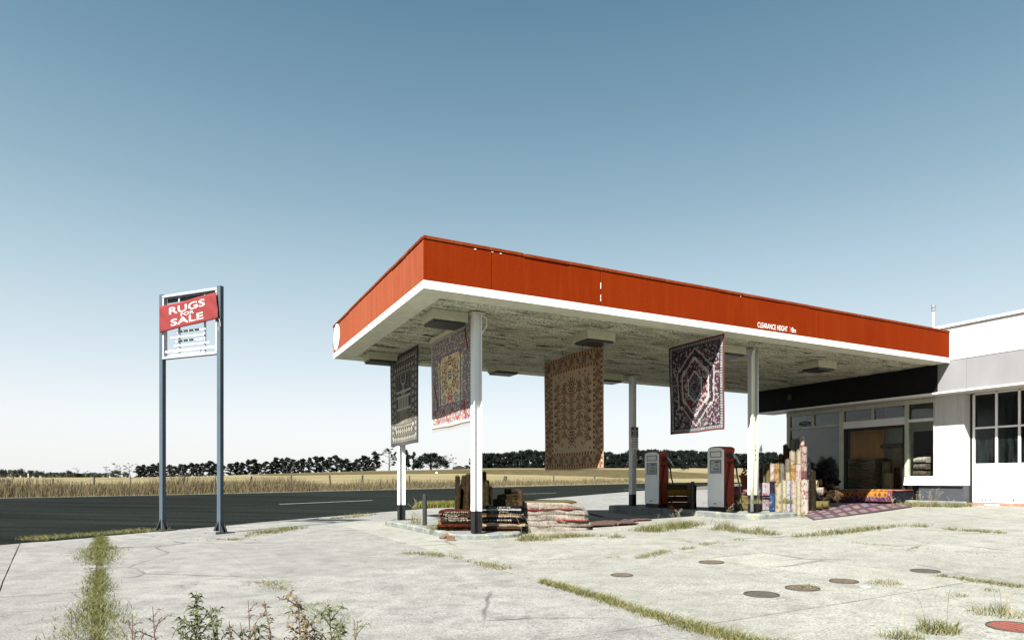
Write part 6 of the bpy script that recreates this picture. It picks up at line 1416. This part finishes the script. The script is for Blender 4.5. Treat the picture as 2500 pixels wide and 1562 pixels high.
# distant farm roof, white marker and post
fr_ = thing('farm_shed', 'distant dark shed with a pale roof edge beside the domed tree', 'shed', TP(1120, 297), .2); mb = MB(); mb.prismy([(-2.6, 0), (2.6, 0), (2.6, .9), (0, 1.7), (-2.6, .9)], -3, 3); mb.build('wall', M['interior_dark'], fr_); mb = MB(); mb.prismy([(.0, 1.72), (2.9, .85), (2.9, .95), (0, 1.85)], -3.2, 3.2); mb.build('roof_sheet', M['white_old'], fr_)
for px, py, h, l in ((1066, 1155.5, 4.5, 'white marker post in the tan field'), (69, 1165.5, 12, 'pale pole standing among the far left trees')):
    p = TG(px, py); hh = h/FPX*p.y; o = thing('marker_post', l, 'post', p, 0); mb = MB(); r = .22 if h < 6 else .12; mb.bbox(-r, r, -r, r, 0, hh*.8, .03); mb.build('shaft', M['white'], o); mb = MB(); mb.bbox(-r*.8, r*.8, -r*.8, r*.8, hh*.801, hh, .03); mb.build('cap', M['steel'], o)
# ================================================================== FENCE ALONG THE VERGE
M['post_wood'] = simple('grey_fence_wood', (.16, .145, .12), .95, var=.3, scale=6, bmp=.3); M['post_dark'] = simple('dark_fence_wood', (.05, .046, .04), .95, var=.3, scale=6)
def fpt(px, du=5.2):
    k = (px-1250)/FPX; Y = 30.0
    for _ in range(60):
        u, v = uv(k*Y, Y); d = RU.x*k+RU.y; Y = .5*Y+.5*(far(v)+du)/d
    return Vector((k*Y, Y, terr(k*Y, Y)))
fen = thing('fence', 'old leaning post and wire fence along the far side of the road', 'fence', fpt(129)); org = fen.location.copy(); tops = []
for px, ty, wpx, lean, mt in ((78, 1169, 3.5, 0, 'post_wood'), (129, 1167, 4, .02, 'post_dark'), (199, 1175, 3, 0, 'post_dark'), (230, 1163, 4, 0, 'post_dark'), (316, 1162, 5, .08, 'post_wood'), (447, 1161.5, 5, .16, 'post_dark'), (525, 1160, 5, 0, 'post_wood'), (608, 1161.5, 9, .22, 'post_wood'), (712, 1160.5, 4.5, -.06, 'post_dark'), (806, 1159.5, 4.5, -.08, 'post_dark'), (884, 1159, 5, .08, 'post_dark'), (1000, 1160, 3.5, -.05, 'post_dark'), (1233, 1161.5, 9, .18, 'post_dark'), (1352, 1160.5, 3.2, -.06, 'post_dark'), (1452, 1160.5, 3.5, -.08, 'post_dark')):
    p = fpt(px); zt = zat(ty, p.y); h = zt-p.z+.1; r = wpx/2/FPX*p.y; q = p-org; mb = MB(); dx = lean*h
    mb.tube([(q.x-dx*.5, q.y, q.z-.1), (q.x, q.y, q.z+h*.45), (q.x+dx*.5, q.y, q.z+h-.1)], [r*1.05, r, r*.92], 7); mb.build('fence_post', M[mt], fen); tops.append(Vector((q.x+dx*.3, q.y, q.z+h*.8)))
mb = MB()
for dz in (0, -.3):
    for a, b in zip(tops[:-1], tops[1:]): mb.tube([a+Vector((0, 0, dz)), (a+b)/2+Vector((0, 0, dz-.05)), b+Vector((0, 0, dz))], .006, 4, cap=False)
mb.build('fence_wire', M['dark_metal'], fen)
rl = thing('rail_barrier', 'weathered grey rail on a short pale post at the left edge', 'rail', fpt(12, 3.5), 0); p = rl.location; zr_ = zat(1174, p.y)-p.z; zt_ = zat(1170, p.y)-p.z
mb = MB(); mb.bbox(-1.6, .05, -.05, .05, zr_-.07, zr_+.07, .01); mb.build('rail', M['post_dark'], rl); mb = MB(); mb.bbox(.051, .19, -.08, .08, -.1, zt_, .01); mb.build('post', M['post_wood'], rl)
# ================================================================== GRASS
def blades(name, pts, mat, kind='stuff'):
    """pts: (x, y, z, height, width, lean, colour) -> one bent blade each"""
    mb = MB(); cs = []
    for (x, y, z, h, w_, ln, c) in pts:
        a = random.uniform(0, 6.28); dx, dy = math.cos(a), math.sin(a); b = random.uniform(0, 6.28); lx, ly = math.cos(b)*ln*h, math.sin(b)*ln*h; o = len(mb.v)
        mb.v += [(x-dx*w_, y-dy*w_, z), (x+dx*w_, y+dy*w_, z), (x+dx*w_*.7+lx*.35, y+dy*w_*.7+ly*.35, z+h*.6), (x-dx*w_*.7+lx*.35, y-dy*w_*.7+ly*.35, z+h*.6), (x+lx, y+ly, z+h)]
        mb.f += [(o, o+1, o+2, o+3), (o+3, o+2, o+4)]; mb.m += [0, 0]; k = random.uniform(.75, 1.2); cs += [(c[0]*k, c[1]*k, c[2]*k, 1)]*5
    mb.c = cs; o = mb.build(name, M['grass'], None)
    if kind: o['kind'] = kind
    return o
STRAW = [(0.1419, 0.1135, 0.0671), (0.1806, 0.1505, 0.0946), (0.1032, 0.0808, 0.0482), (0.1548, 0.129, 0.0757), (0.0705, 0.0542, 0.0327), (0.1204, 0.0972, 0.0568)]
GREEN = [(0.086, 0.1075, 0.0301), (0.1204, 0.1376, 0.043), (0.0516, 0.0671, 0.0189), (0.1634, 0.1591, 0.0645), (0.2236, 0.2021, 0.1032), (0.2494, 0.2279, 0.1376)]
GREENY = [(0.129, 0.1333, 0.0387), (0.172, 0.1634, 0.0602), (0.0946, 0.1032, 0.0301), (0.2322, 0.2021, 0.1032), (0.0688, 0.0774, 0.0215), (0.2064, 0.172, 0.086)]
DRYG = [(0.2236, 0.1978, 0.1032), (0.172, 0.1634, 0.0688), (0.258, 0.2236, 0.129), (0.1032, 0.1118, 0.0344)]
pts = []
for _ in range(30000):                                     # tall dry verge beyond the road
    v = 5+math.exp(random.uniform(0, math.log(130))) if random.random() < .75 else random.uniform(5, 60); du = abs(random.gauss(0, 1))*2.6+.15
    if du > 8: continue
    u = far(v)+du; x, y = UV(u, v)
    if y < 6: continue
    cl_ = .55+.9*vnoise(np.array(v*.28), np.array(u*.5), 3)*1.0; hmax = interp(v, [(0, .95), (25, .9), (40, .72), (70, .6), (140, .6)]); h = hmax*(.25+.75*min(1, du/1.2))*float(cl_)*random.uniform(.55, 1.1)
    w_ = .0045+.00022*y; pts.append((x, y, terr(x, y)-.03, max(.08, h), w_, random.uniform(.05, .5), random.choice(STRAW if random.random() < .86 else [(.10, .085, .03), (.12, .115, .05)])))
blades('dry_verge_grass', pts, None)
pts = []
for _ in range(9000):                                     # rough tussocks in the near field on the left
    px = random.uniform(-100, 620); du = 6+abs(random.gauss(0, 1))*14; p = fpt(px, du); pts.append((p.x, p.y, p.z-.02, random.uniform(.1, .32), .02, random.uniform(.1, .6), random.choice(STRAW+[(.10, .10, .04)])))
blades('field_tussocks', pts, None)
def along(name, path, n, half, h0, h1, cols, seed=0, kind='stuff', gapn=1.1, hz=.35):
    rd = random.Random(seed); P = [G(*p) for p in path]; seg = [(P[i], P[i+1]) for i in range(len(P)-1)]; L_ = [max(.01, (b-a).length) for a, b in seg]; tot = sum(L_); pts = []
    for _ in range(int(n*(.62 if seed >= 10 else .85))):
        d = rd.uniform(0, tot); i = 0
        while d > L_[i] and i < len(L_)-1: d -= L_[i]; i += 1
        a, b = seg[i]; t = d/L_[i]; p = a.lerp(b, t); hw = half(i+t) if callable(half) else half; dir_ = (b-a).normalized(); off = rd.gauss(0, .42)*hw; x, y = p.x-dir_.y*off, p.y+dir_.x*off
        dens = .65*float(vnoise(np.array(x*gapn*1.1), np.array(y*gapn*1.1), seed+11))+.5*float(vnoise(np.array(x*7.), np.array(y*7.), seed+3))-.08
        if dens < hz: continue
        h = rd.uniform(h0, h1)*(.25+.7*dens); pts.append((x, y, gz(x, y)-.02, h+.02, .0018+.00022*p.y, rd.uniform(.3, 1.4), rd.choice(cols)))
    return blades(name, pts, None, kind)
along('joint_grass', [(246, 1312), (243, 1340), (240, 1380), (238, 1420), (237, 1470), (236, 1520), (236, 1590), (236, 1680)], 15000, lambda t: interp(t, [(0, .10), (.6, .14), (1.2, .32), (1.7, .28), (2.3, .11), (3, .14), (3.6, .16), (4, .12), (4.6, .2), (5, .26), (6, .30), (7, .30)]), .015, .07, GREENY+GREEN[:3]+GREEN[:3], 1, hz=.2)
along('joint_grass', [(236, 1470), (236, 1540), (236, 1680)], 2200, .26, .03, .11, GREEN, 21, hz=.3)
along('kerb_grass', [(60, 1320), (140, 1312), (250, 1304), (350, 1297), (410, 1293)], 3200, .35, .03, .13, GREENY+GREEN, 2, hz=.34)
along('kerb_grass', [(600, 1310), (640, 1303), (700, 1293), (725, 1288)], 1500, .32, .04, .14, GREEN, 3, hz=.25); along('kerb_grass', [(500, 1316), (560, 1318), (620, 1315)], 700, .3, .03, .09, GREENY, 4, hz=.4); along('kerb_grass', [(790, 1268), (860, 1262), (920, 1254)], 900, .4, .04, .13, GREENY, 5, hz=.35)
along('joint_grass', [(985, 1350), (1045, 1352), (1110, 1362), (1170, 1375), (1235, 1390)], 1600, .2, .02, .08, GREENY, 6, hz=.38); along('joint_grass', [(655, 1418), (690, 1440)], 700, .22, .015, .04, GREENY, 7, hz=.1); along('joint_grass', [(740, 1474), (790, 1500), (835, 1525)], 900, .3, .015, .05, [(.12, .15, .06), (.16, .18, .09)], 8, hz=.25)
along('joint_grass', [(1322, 1421), (1394, 1441), (1474, 1463), (1540, 1487), (1600, 1505), (1721, 1540), (1850, 1572), (1990, 1600)], 7500, lambda t: interp(t, [(0, .07), (3, .12), (7, .15)]), .02, .09, GREEN+GREENY[:2]+DRYG[:2], 9, hz=.30)
along('joint_grass', [(1560, 1364), (1600, 1352), (1640, 1343), (1700, 1338)], 900, .12, .03, .09, GREEN, 10, hz=.4); along('joint_grass', [(1340, 1378), (1440, 1366), (1520, 1358)], 260, .06, .01, .05, GREEN, 12, hz=.4); along('joint_grass', [(1710, 1330), (1760, 1325), (1810, 1317)], 500, .14, .03, .09, GREEN, 13, hz=.3)
along('joint_grass', [(1235, 1315), (1310, 1313), (1400, 1310), (1490, 1306)], 2200, .22, .03, .13, GREEN+DRYG, 14, hz=.4); along('joint_grass', [(1565, 1298), (1610, 1292), (1680, 1282), (1700, 1284)], 2600, .4, .05, .2, GREEN, 15, hz=.2); along('joint_grass', [(1735, 1293), (1790, 1295), (1840, 1302), (1900, 1306)], 1300, .22, .04, .15, GREEN, 16, hz=.35)
along('joint_grass', [(1940, 1311), (2034, 1303), (2090, 1297), (2150, 1288), (2192, 1283), (2267, 1286)], 2400, .2, .03, .15, GREEN, 17, hz=.36); along('joint_grass', [(2279, 1290), (2391, 1297), (2500, 1306), (2560, 1310)], 1800, .18, .03, .1, GREEN, 18, hz=.3); along('joint_grass', [(2292, 1404), (2350, 1414), (2430, 1424), (2500, 1434)], 1300, .12, .02, .07, GREEN, 19, hz=.3); along('joint_grass', [(2060, 1322), (2200, 1334), (2341, 1348), (2500, 1364)], 260, .05, .01, .05, GREEN+DRYG, 20, hz=.45)
along('step_grass', [(2200, 1232), (2260, 1236), (2320, 1236), (2372, 1235)], 1800, .3, .05, .2, DRYG+GREEN[:2], 22, hz=.25)
def tuft(px, py, label, n=160, r=.12, h=(.06, .18), cols=GREEN, seeds=0, seed=0, flat=.6, zz=0.0, nm='grass_tuft', cat='grass tuft'):
    p = G(px, py) if not isinstance(px, Vector) else px; rd = random.Random(seed+int(p.x*100)); pts = []
    for _ in range(n):
        a, q = rd.uniform(0, 6.28), rd.random()**.6*r; pts.append((p.x+q*math.cos(a), p.y+q*math.sin(a)*.9, gz(p.x, p.y)+zz-.01, rd.uniform(*h)*(1.15-.5*q/r), .0018+.0002*p.y, rd.uniform(.25, 1.2)*flat*1.4, rd.choice(cols)))
    o = blades(nm, pts, None, None); tag(o, label, cat)
    if seeds:
        mb = MB()
        for k in range(seeds):
            a, q = rd.uniform(0, 6.28), rd.random()*r*.6; hh = rd.uniform(.22, .42)*max(.5, min(1.2, h[1]/.18)); b = rd.uniform(0, 6.28); l = rd.uniform(.15, .5)*hh; x0, y0, z0 = p.x+q*math.cos(a), p.y+q*math.sin(a), gz(p.x, p.y)+zz
            pa = [(x0, y0, z0), (x0+l*.25*math.cos(b), y0+l*.25*math.sin(b), z0+hh*.5), (x0+l*.6*math.cos(b), y0+l*.6*math.sin(b), z0+hh*.85), (x0+l*1.1*math.cos(b), y0+l*1.1*math.sin(b), z0+hh)]; mb.tube(pa, .0012+.00007*p.y, 4, cap=False)
            for j in range(7):
                t = .55+.45*j/6; i = min(2, int(t*3)); f = t*3-i; c = [lerp(pa[i][m], pa[i+1][m], f)+rd.uniform(-.018, .018) for m in range(3)]; s_ = .002+.00018*p.y; mb.add([(c[0]-s_, c[1], c[2]), (c[0], c[1]-s_, c[2]-s_), (c[0]+s_, c[1], c[2]), (c[0], c[1]+s_, c[2]+s_*1.6)], [(0, 1, 2, 3)])
        mb.build('seed_stalks', M['stalk'], o)
    return o
M['stalk'] = simple('dry_stalk', (.19, .17, .115), .9, var=.2)
for a in [(1970, 1433, 'dry tuft growing over the grassy tank lid', 220, .17, (.03, .08), DRYG, 0), (2160, 1425, 'dry green tuft between the two far right lids', 240, .2, (.04, .1), DRYG+GREEN[:2], 0), (2288, 1542, 'bright green tuft at the lower right corner', 420, .17, (.08, .2), GREEN, 3), (2202, 1560, 'green tuft at the bottom edge right of the long joint', 260, .16, (.06, .14), GREEN, 1), (2440, 1498, 'wide tuft with wiry stalks left of the red lid', 380, .26, (.05, .14), DRYG+GREEN, 5), (2338, 1454, 'small flat tuft far right of the lids', 140, .12, (.02, .06), GREEN, 0), (2420, 1441, 'small flat tuft beyond the far right joint', 120, .1, (.02, .06), GREEN, 0),
          (1660, 1288, 'green tuft with tall seed stalks in front of the shaded pumps', 500, .34, (.06, .2), GREEN, 7), (1600, 1296, 'low green tuft left of the one with tall stalks', 340, .3, (.05, .16), GREEN, 2), (1770, 1290, 'green leafy weed clump right of the pumps', 340, .26, (.06, .26), GREEN, 4), (1505, 1312, 'small green tuft in the joint before the rust rug', 220, .2, (.04, .13), GREEN, 4), (1290, 1318, 'big dry tuft at the right end of the left island', 460, .3, (.07, .24), DRYG+GREEN, 8), (1370, 1312, 'thin dry tuft before the cream rug pile', 240, .24, (.05, .18), DRYG, 6), (1335, 1318, 'sparse dry tuft below the cream rug pile', 140, .22, (.04, .14), DRYG, 4),
          (1855, 1298, 'small leafy weed at the kerb before the standing rolls', 120, .14, (.08, .22), GREEN, 1), (2240, 1236, 'spindly dry weed by the shop step', 220, .25, (.06, .22), DRYG, 8), (2275, 1236, 'tall dry weed against the slate base of the pillar', 240, .22, (.08, .3), DRYG, 9), (2330, 1238, 'green weed at the pillar corner', 160, .2, (.06, .16), GREEN, 2), (1960, 1262, 'small weed at the right end of the pump island', 80, .1, (.05, .14), GREEN, 2), (2180, 1238, 'wiry pale weed on the purple rug edge', 90, .2, (.05, .15), DRYG, 6), (640, 1300, 'green tuft on the concrete right of the sign', 380, .36, (.05, .16), GREEN, 0)]:
    tuft(a[0], a[1], a[2], int(a[3]*.6), a[4]*.8, (a[5][0]*.6, a[5][1]*.8), a[6], a[7], flat=.85)
pI = W(1.15, 1.9, 0); tuft(Vector((pI.x-.25, pI.y, 0)), 0, 'low dry tuft on the left island before the rug stack', 170, .16, (.04, .11), DRYG, 0, zz=.12)
tuft(G(1015, 1276, .12), 0, 'thin twiggy weed beside the left bollard', 60, .2, (.1, .3), DRYG+GREENY, 5, zz=.12)
pI = W(7.75, .75, 0); tuft(pI, 0, 'sprawling dry weed at the foot of the front right column', 130, .34, (.05, .16), DRYG, 9, zz=.33, flat=1.1); tuft(W(8.5, .55, 0), 0, 'dry straw clump hanging over the kerb before the rolls', 180, .16, (.06, .18), DRYG, 3, zz=.3, flat=1)
# green shaggy grass bank behind the left island
gb_ = []
pA, pB, pC_ = G(1008, 1240), G(1110, 1238), G(1322, 1229)
for _ in range(5200):
    t = random.random(); p = pA.lerp(pB, t/.45) if t < .45 else pB.lerp(pC_, (t-.45)/.55); o_ = random.uniform(-.25, .3); edge = min(1, t*14, (1-t)*6); gb_.append((p.x, p.y+o_, gz(p.x, p.y)-.02, random.uniform(.12, .24)*(.35+.65*edge)*(1.3 if t < .5 else .75), .011, random.uniform(.1, .5), random.choice([(.17, .18, .04), (.21, .20, .05), (.12, .14, .03), (.24, .20, .07)])))
gbk = blades('grass_bank', gb_, None, None); tag(gbk, 'shaggy yellow green grass bank behind the left island', 'grass bank')
# tall weeds right in front of the viewer
M['weed_green'] = simple('weed_green', (.06, .078, .028), .8, var=.3, scale=30); M['weed_red'] = simple('weed_reddish', (.10, .068, .055), .8, var=.3, scale=30); M['weed_brown'] = simple('weed_brown', (.105, .08, .042), .8, var=.3, scale=30)
def weed(px, top, label, mat, Y, dens, lean=0.0, leaf=.03, side=1, seed=0):
    rd = random.Random(seed); x = (px-1250)/FPX*Y; z1 = zat(top, Y); o = thing('tall_weed', label, 'weed', (x-lean*z1, Y, 0), 0, 'tall weeds at the bottom of the picture'); st, lv = MB(), MB()
    def leafq(p, d, l, w_):
        d = d.normalized(); s_ = d.cross(Vector((rd.uniform(-1, 1), rd.uniform(-1, 1), rd.uniform(-.4, 1)))).normalized()*w_; m_ = p+d*l*.5+Vector((0, 0, l*.12)); lv.add([p, m_+s_*.8, p+d*l+Vector((0, 0, -l*.25)), m_-s_*.8], [(0, 1, 2, 3)])
    path = [Vector((lean*z1*t**1.3+rd.uniform(-.008, .008), rd.uniform(-.01, .01), z1*t)) for t in (0, .2, .4, .6, .8, 1)]; st.tube(path, [.006, .0055, .0045, .0035, .0025, .0012], 5)
    def pt(t): i = min(4, int(t*5)); return path[i].lerp(path[i+1], t*5-i)
    nb = int(22*dens)
    for k in range(nb):
        t = lerp(.12, .97, (k+rd.random()*.6)/nb); a = rd.uniform(0, 6.28); L_ = lerp(.13, .04, t)*rd.choice([.35, .5, .8, 1.2, 1.5])*side; p0 = pt(t); d = Vector((math.cos(a), math.sin(a), rd.uniform(.3, 1.6))); p1 = p0+d*L_*.55; p2 = p1+Vector((math.cos(a)*.6, math.sin(a)*.6, -.1))*L_*.45; st.tube([p0, p1, p2], [.0022, .0016, .001], 4, cap=False); nl = int(7*dens)+4
        for q in range(nl):
            f = (q+1)/nl; pp_ = p0.lerp(p1, min(1, f*1.8)) if f < .55 else p1.lerp(p2, (f-.55)/.45); leafq(pp_, Vector((rd.gauss(0, 1), rd.gauss(0, 1), rd.gauss(.3, .5))), leaf*rd.uniform(.6, 1.5)*lerp(1.3, .7, t), leaf*.14)
        for q in range(3): leafq(p0, Vector((math.cos(a+q*2), math.sin(a+q*2), .3)), leaf*1.5*lerp(1.2, .5, t), leaf*.14)
    st.build('stem', M[mat if mat != 'weed_green' else 'weed_brown'], o); lv.build('leaves', M[mat], o)
for k, a in enumerate([(318, 1497, 'leaning reddish weed, leftmost in the foreground', 'weed_red', 2.3, .7, -.10, .018), (374, 1480, 'feathery pinkish brown weed left of the green ones', 'weed_red', 2.35, 1.1, -.03, .016), (477, 1441, 'tallest leafy green weed in the foreground', 'weed_green', 2.4, 1.5, .0, .034), (513, 1477, 'dark green weed leaning right beside the tallest one', 'weed_green', 2.35, 1.2, -.10, .03), (536, 1498, 'thin green weed between the tall ones', 'weed_green', 2.5, .6, 0, .02), (560, 1515, 'short brown weed in the middle of the foreground', 'weed_brown', 2.4, .7, -.04, .024), (592, 1518, 'short reddish weed left of the slim brown one', 'weed_red', 2.4, .6, -.05, .02), (606, 1465, 'slim reddish weed with sparse leaves', 'weed_red', 2.4, .7, -.05, .022), (650, 1464, 'slim brown weed with curled leaves', 'weed_brown', 2.4, .9, -.07, .028), (723, 1452, 'bushy brown weed with dead leaves', 'weed_brown', 2.35, 1.4, -.06, .032), (803, 1470, 'dark green upright weed on the right of the group', 'weed_green', 2.35, 1.2, -.04, .03), (866, 1513, 'pale green feathery weed, rightmost in the foreground', 'weed_green', 2.3, .9, -.02, .018), (770, 1520, 'short brown weed between the bushy and the dark green one', 'weed_brown', 2.4, 1.0, .05, .028), (455, 1500, 'short leafy green weed at the left foot of the tallest one', 'weed_green', 2.3, 1.2, .03, .032), (745, 1506, 'low reddish brown weed right of the bushy one', 'weed_brown', 2.3, 1.2, -.03, .03), (830, 1508, 'low green weed right of the dark upright one', 'weed_green', 2.3, 1.1, -.03, .028), (625, 1528, 'lowest leafy green weed between the slim ones', 'weed_green', 2.3, 1.0, .02, .04), (345, 1535, 'low pinkish weed between the two reddish ones', 'weed_red', 2.3, .8, .03, .016)]): weed(*a, seed=k+3)
# leaves of the potted plant
mb = MB(); rd = random.Random(5); zp = .27
for k in range(70):
    a = rd.uniform(0, 6.28); t = rd.random(); p = Vector((.22*t*math.cos(a), .22*t*math.sin(a), zp+.02+rd.random()*.30)); s_ = rd.uniform(.03, .06); d = Vector((rd.gauss(0, 1), rd.gauss(0, 1), rd.gauss(.4, .5))).normalized(); e = d.orthogonal().normalized(); mb.add([p-d*s_, p+e*s_*.7, p+d*s_, p-e*s_*.7], [(0, 1, 2, 3)])
mb.build('leaves', M['shrub'], pt)
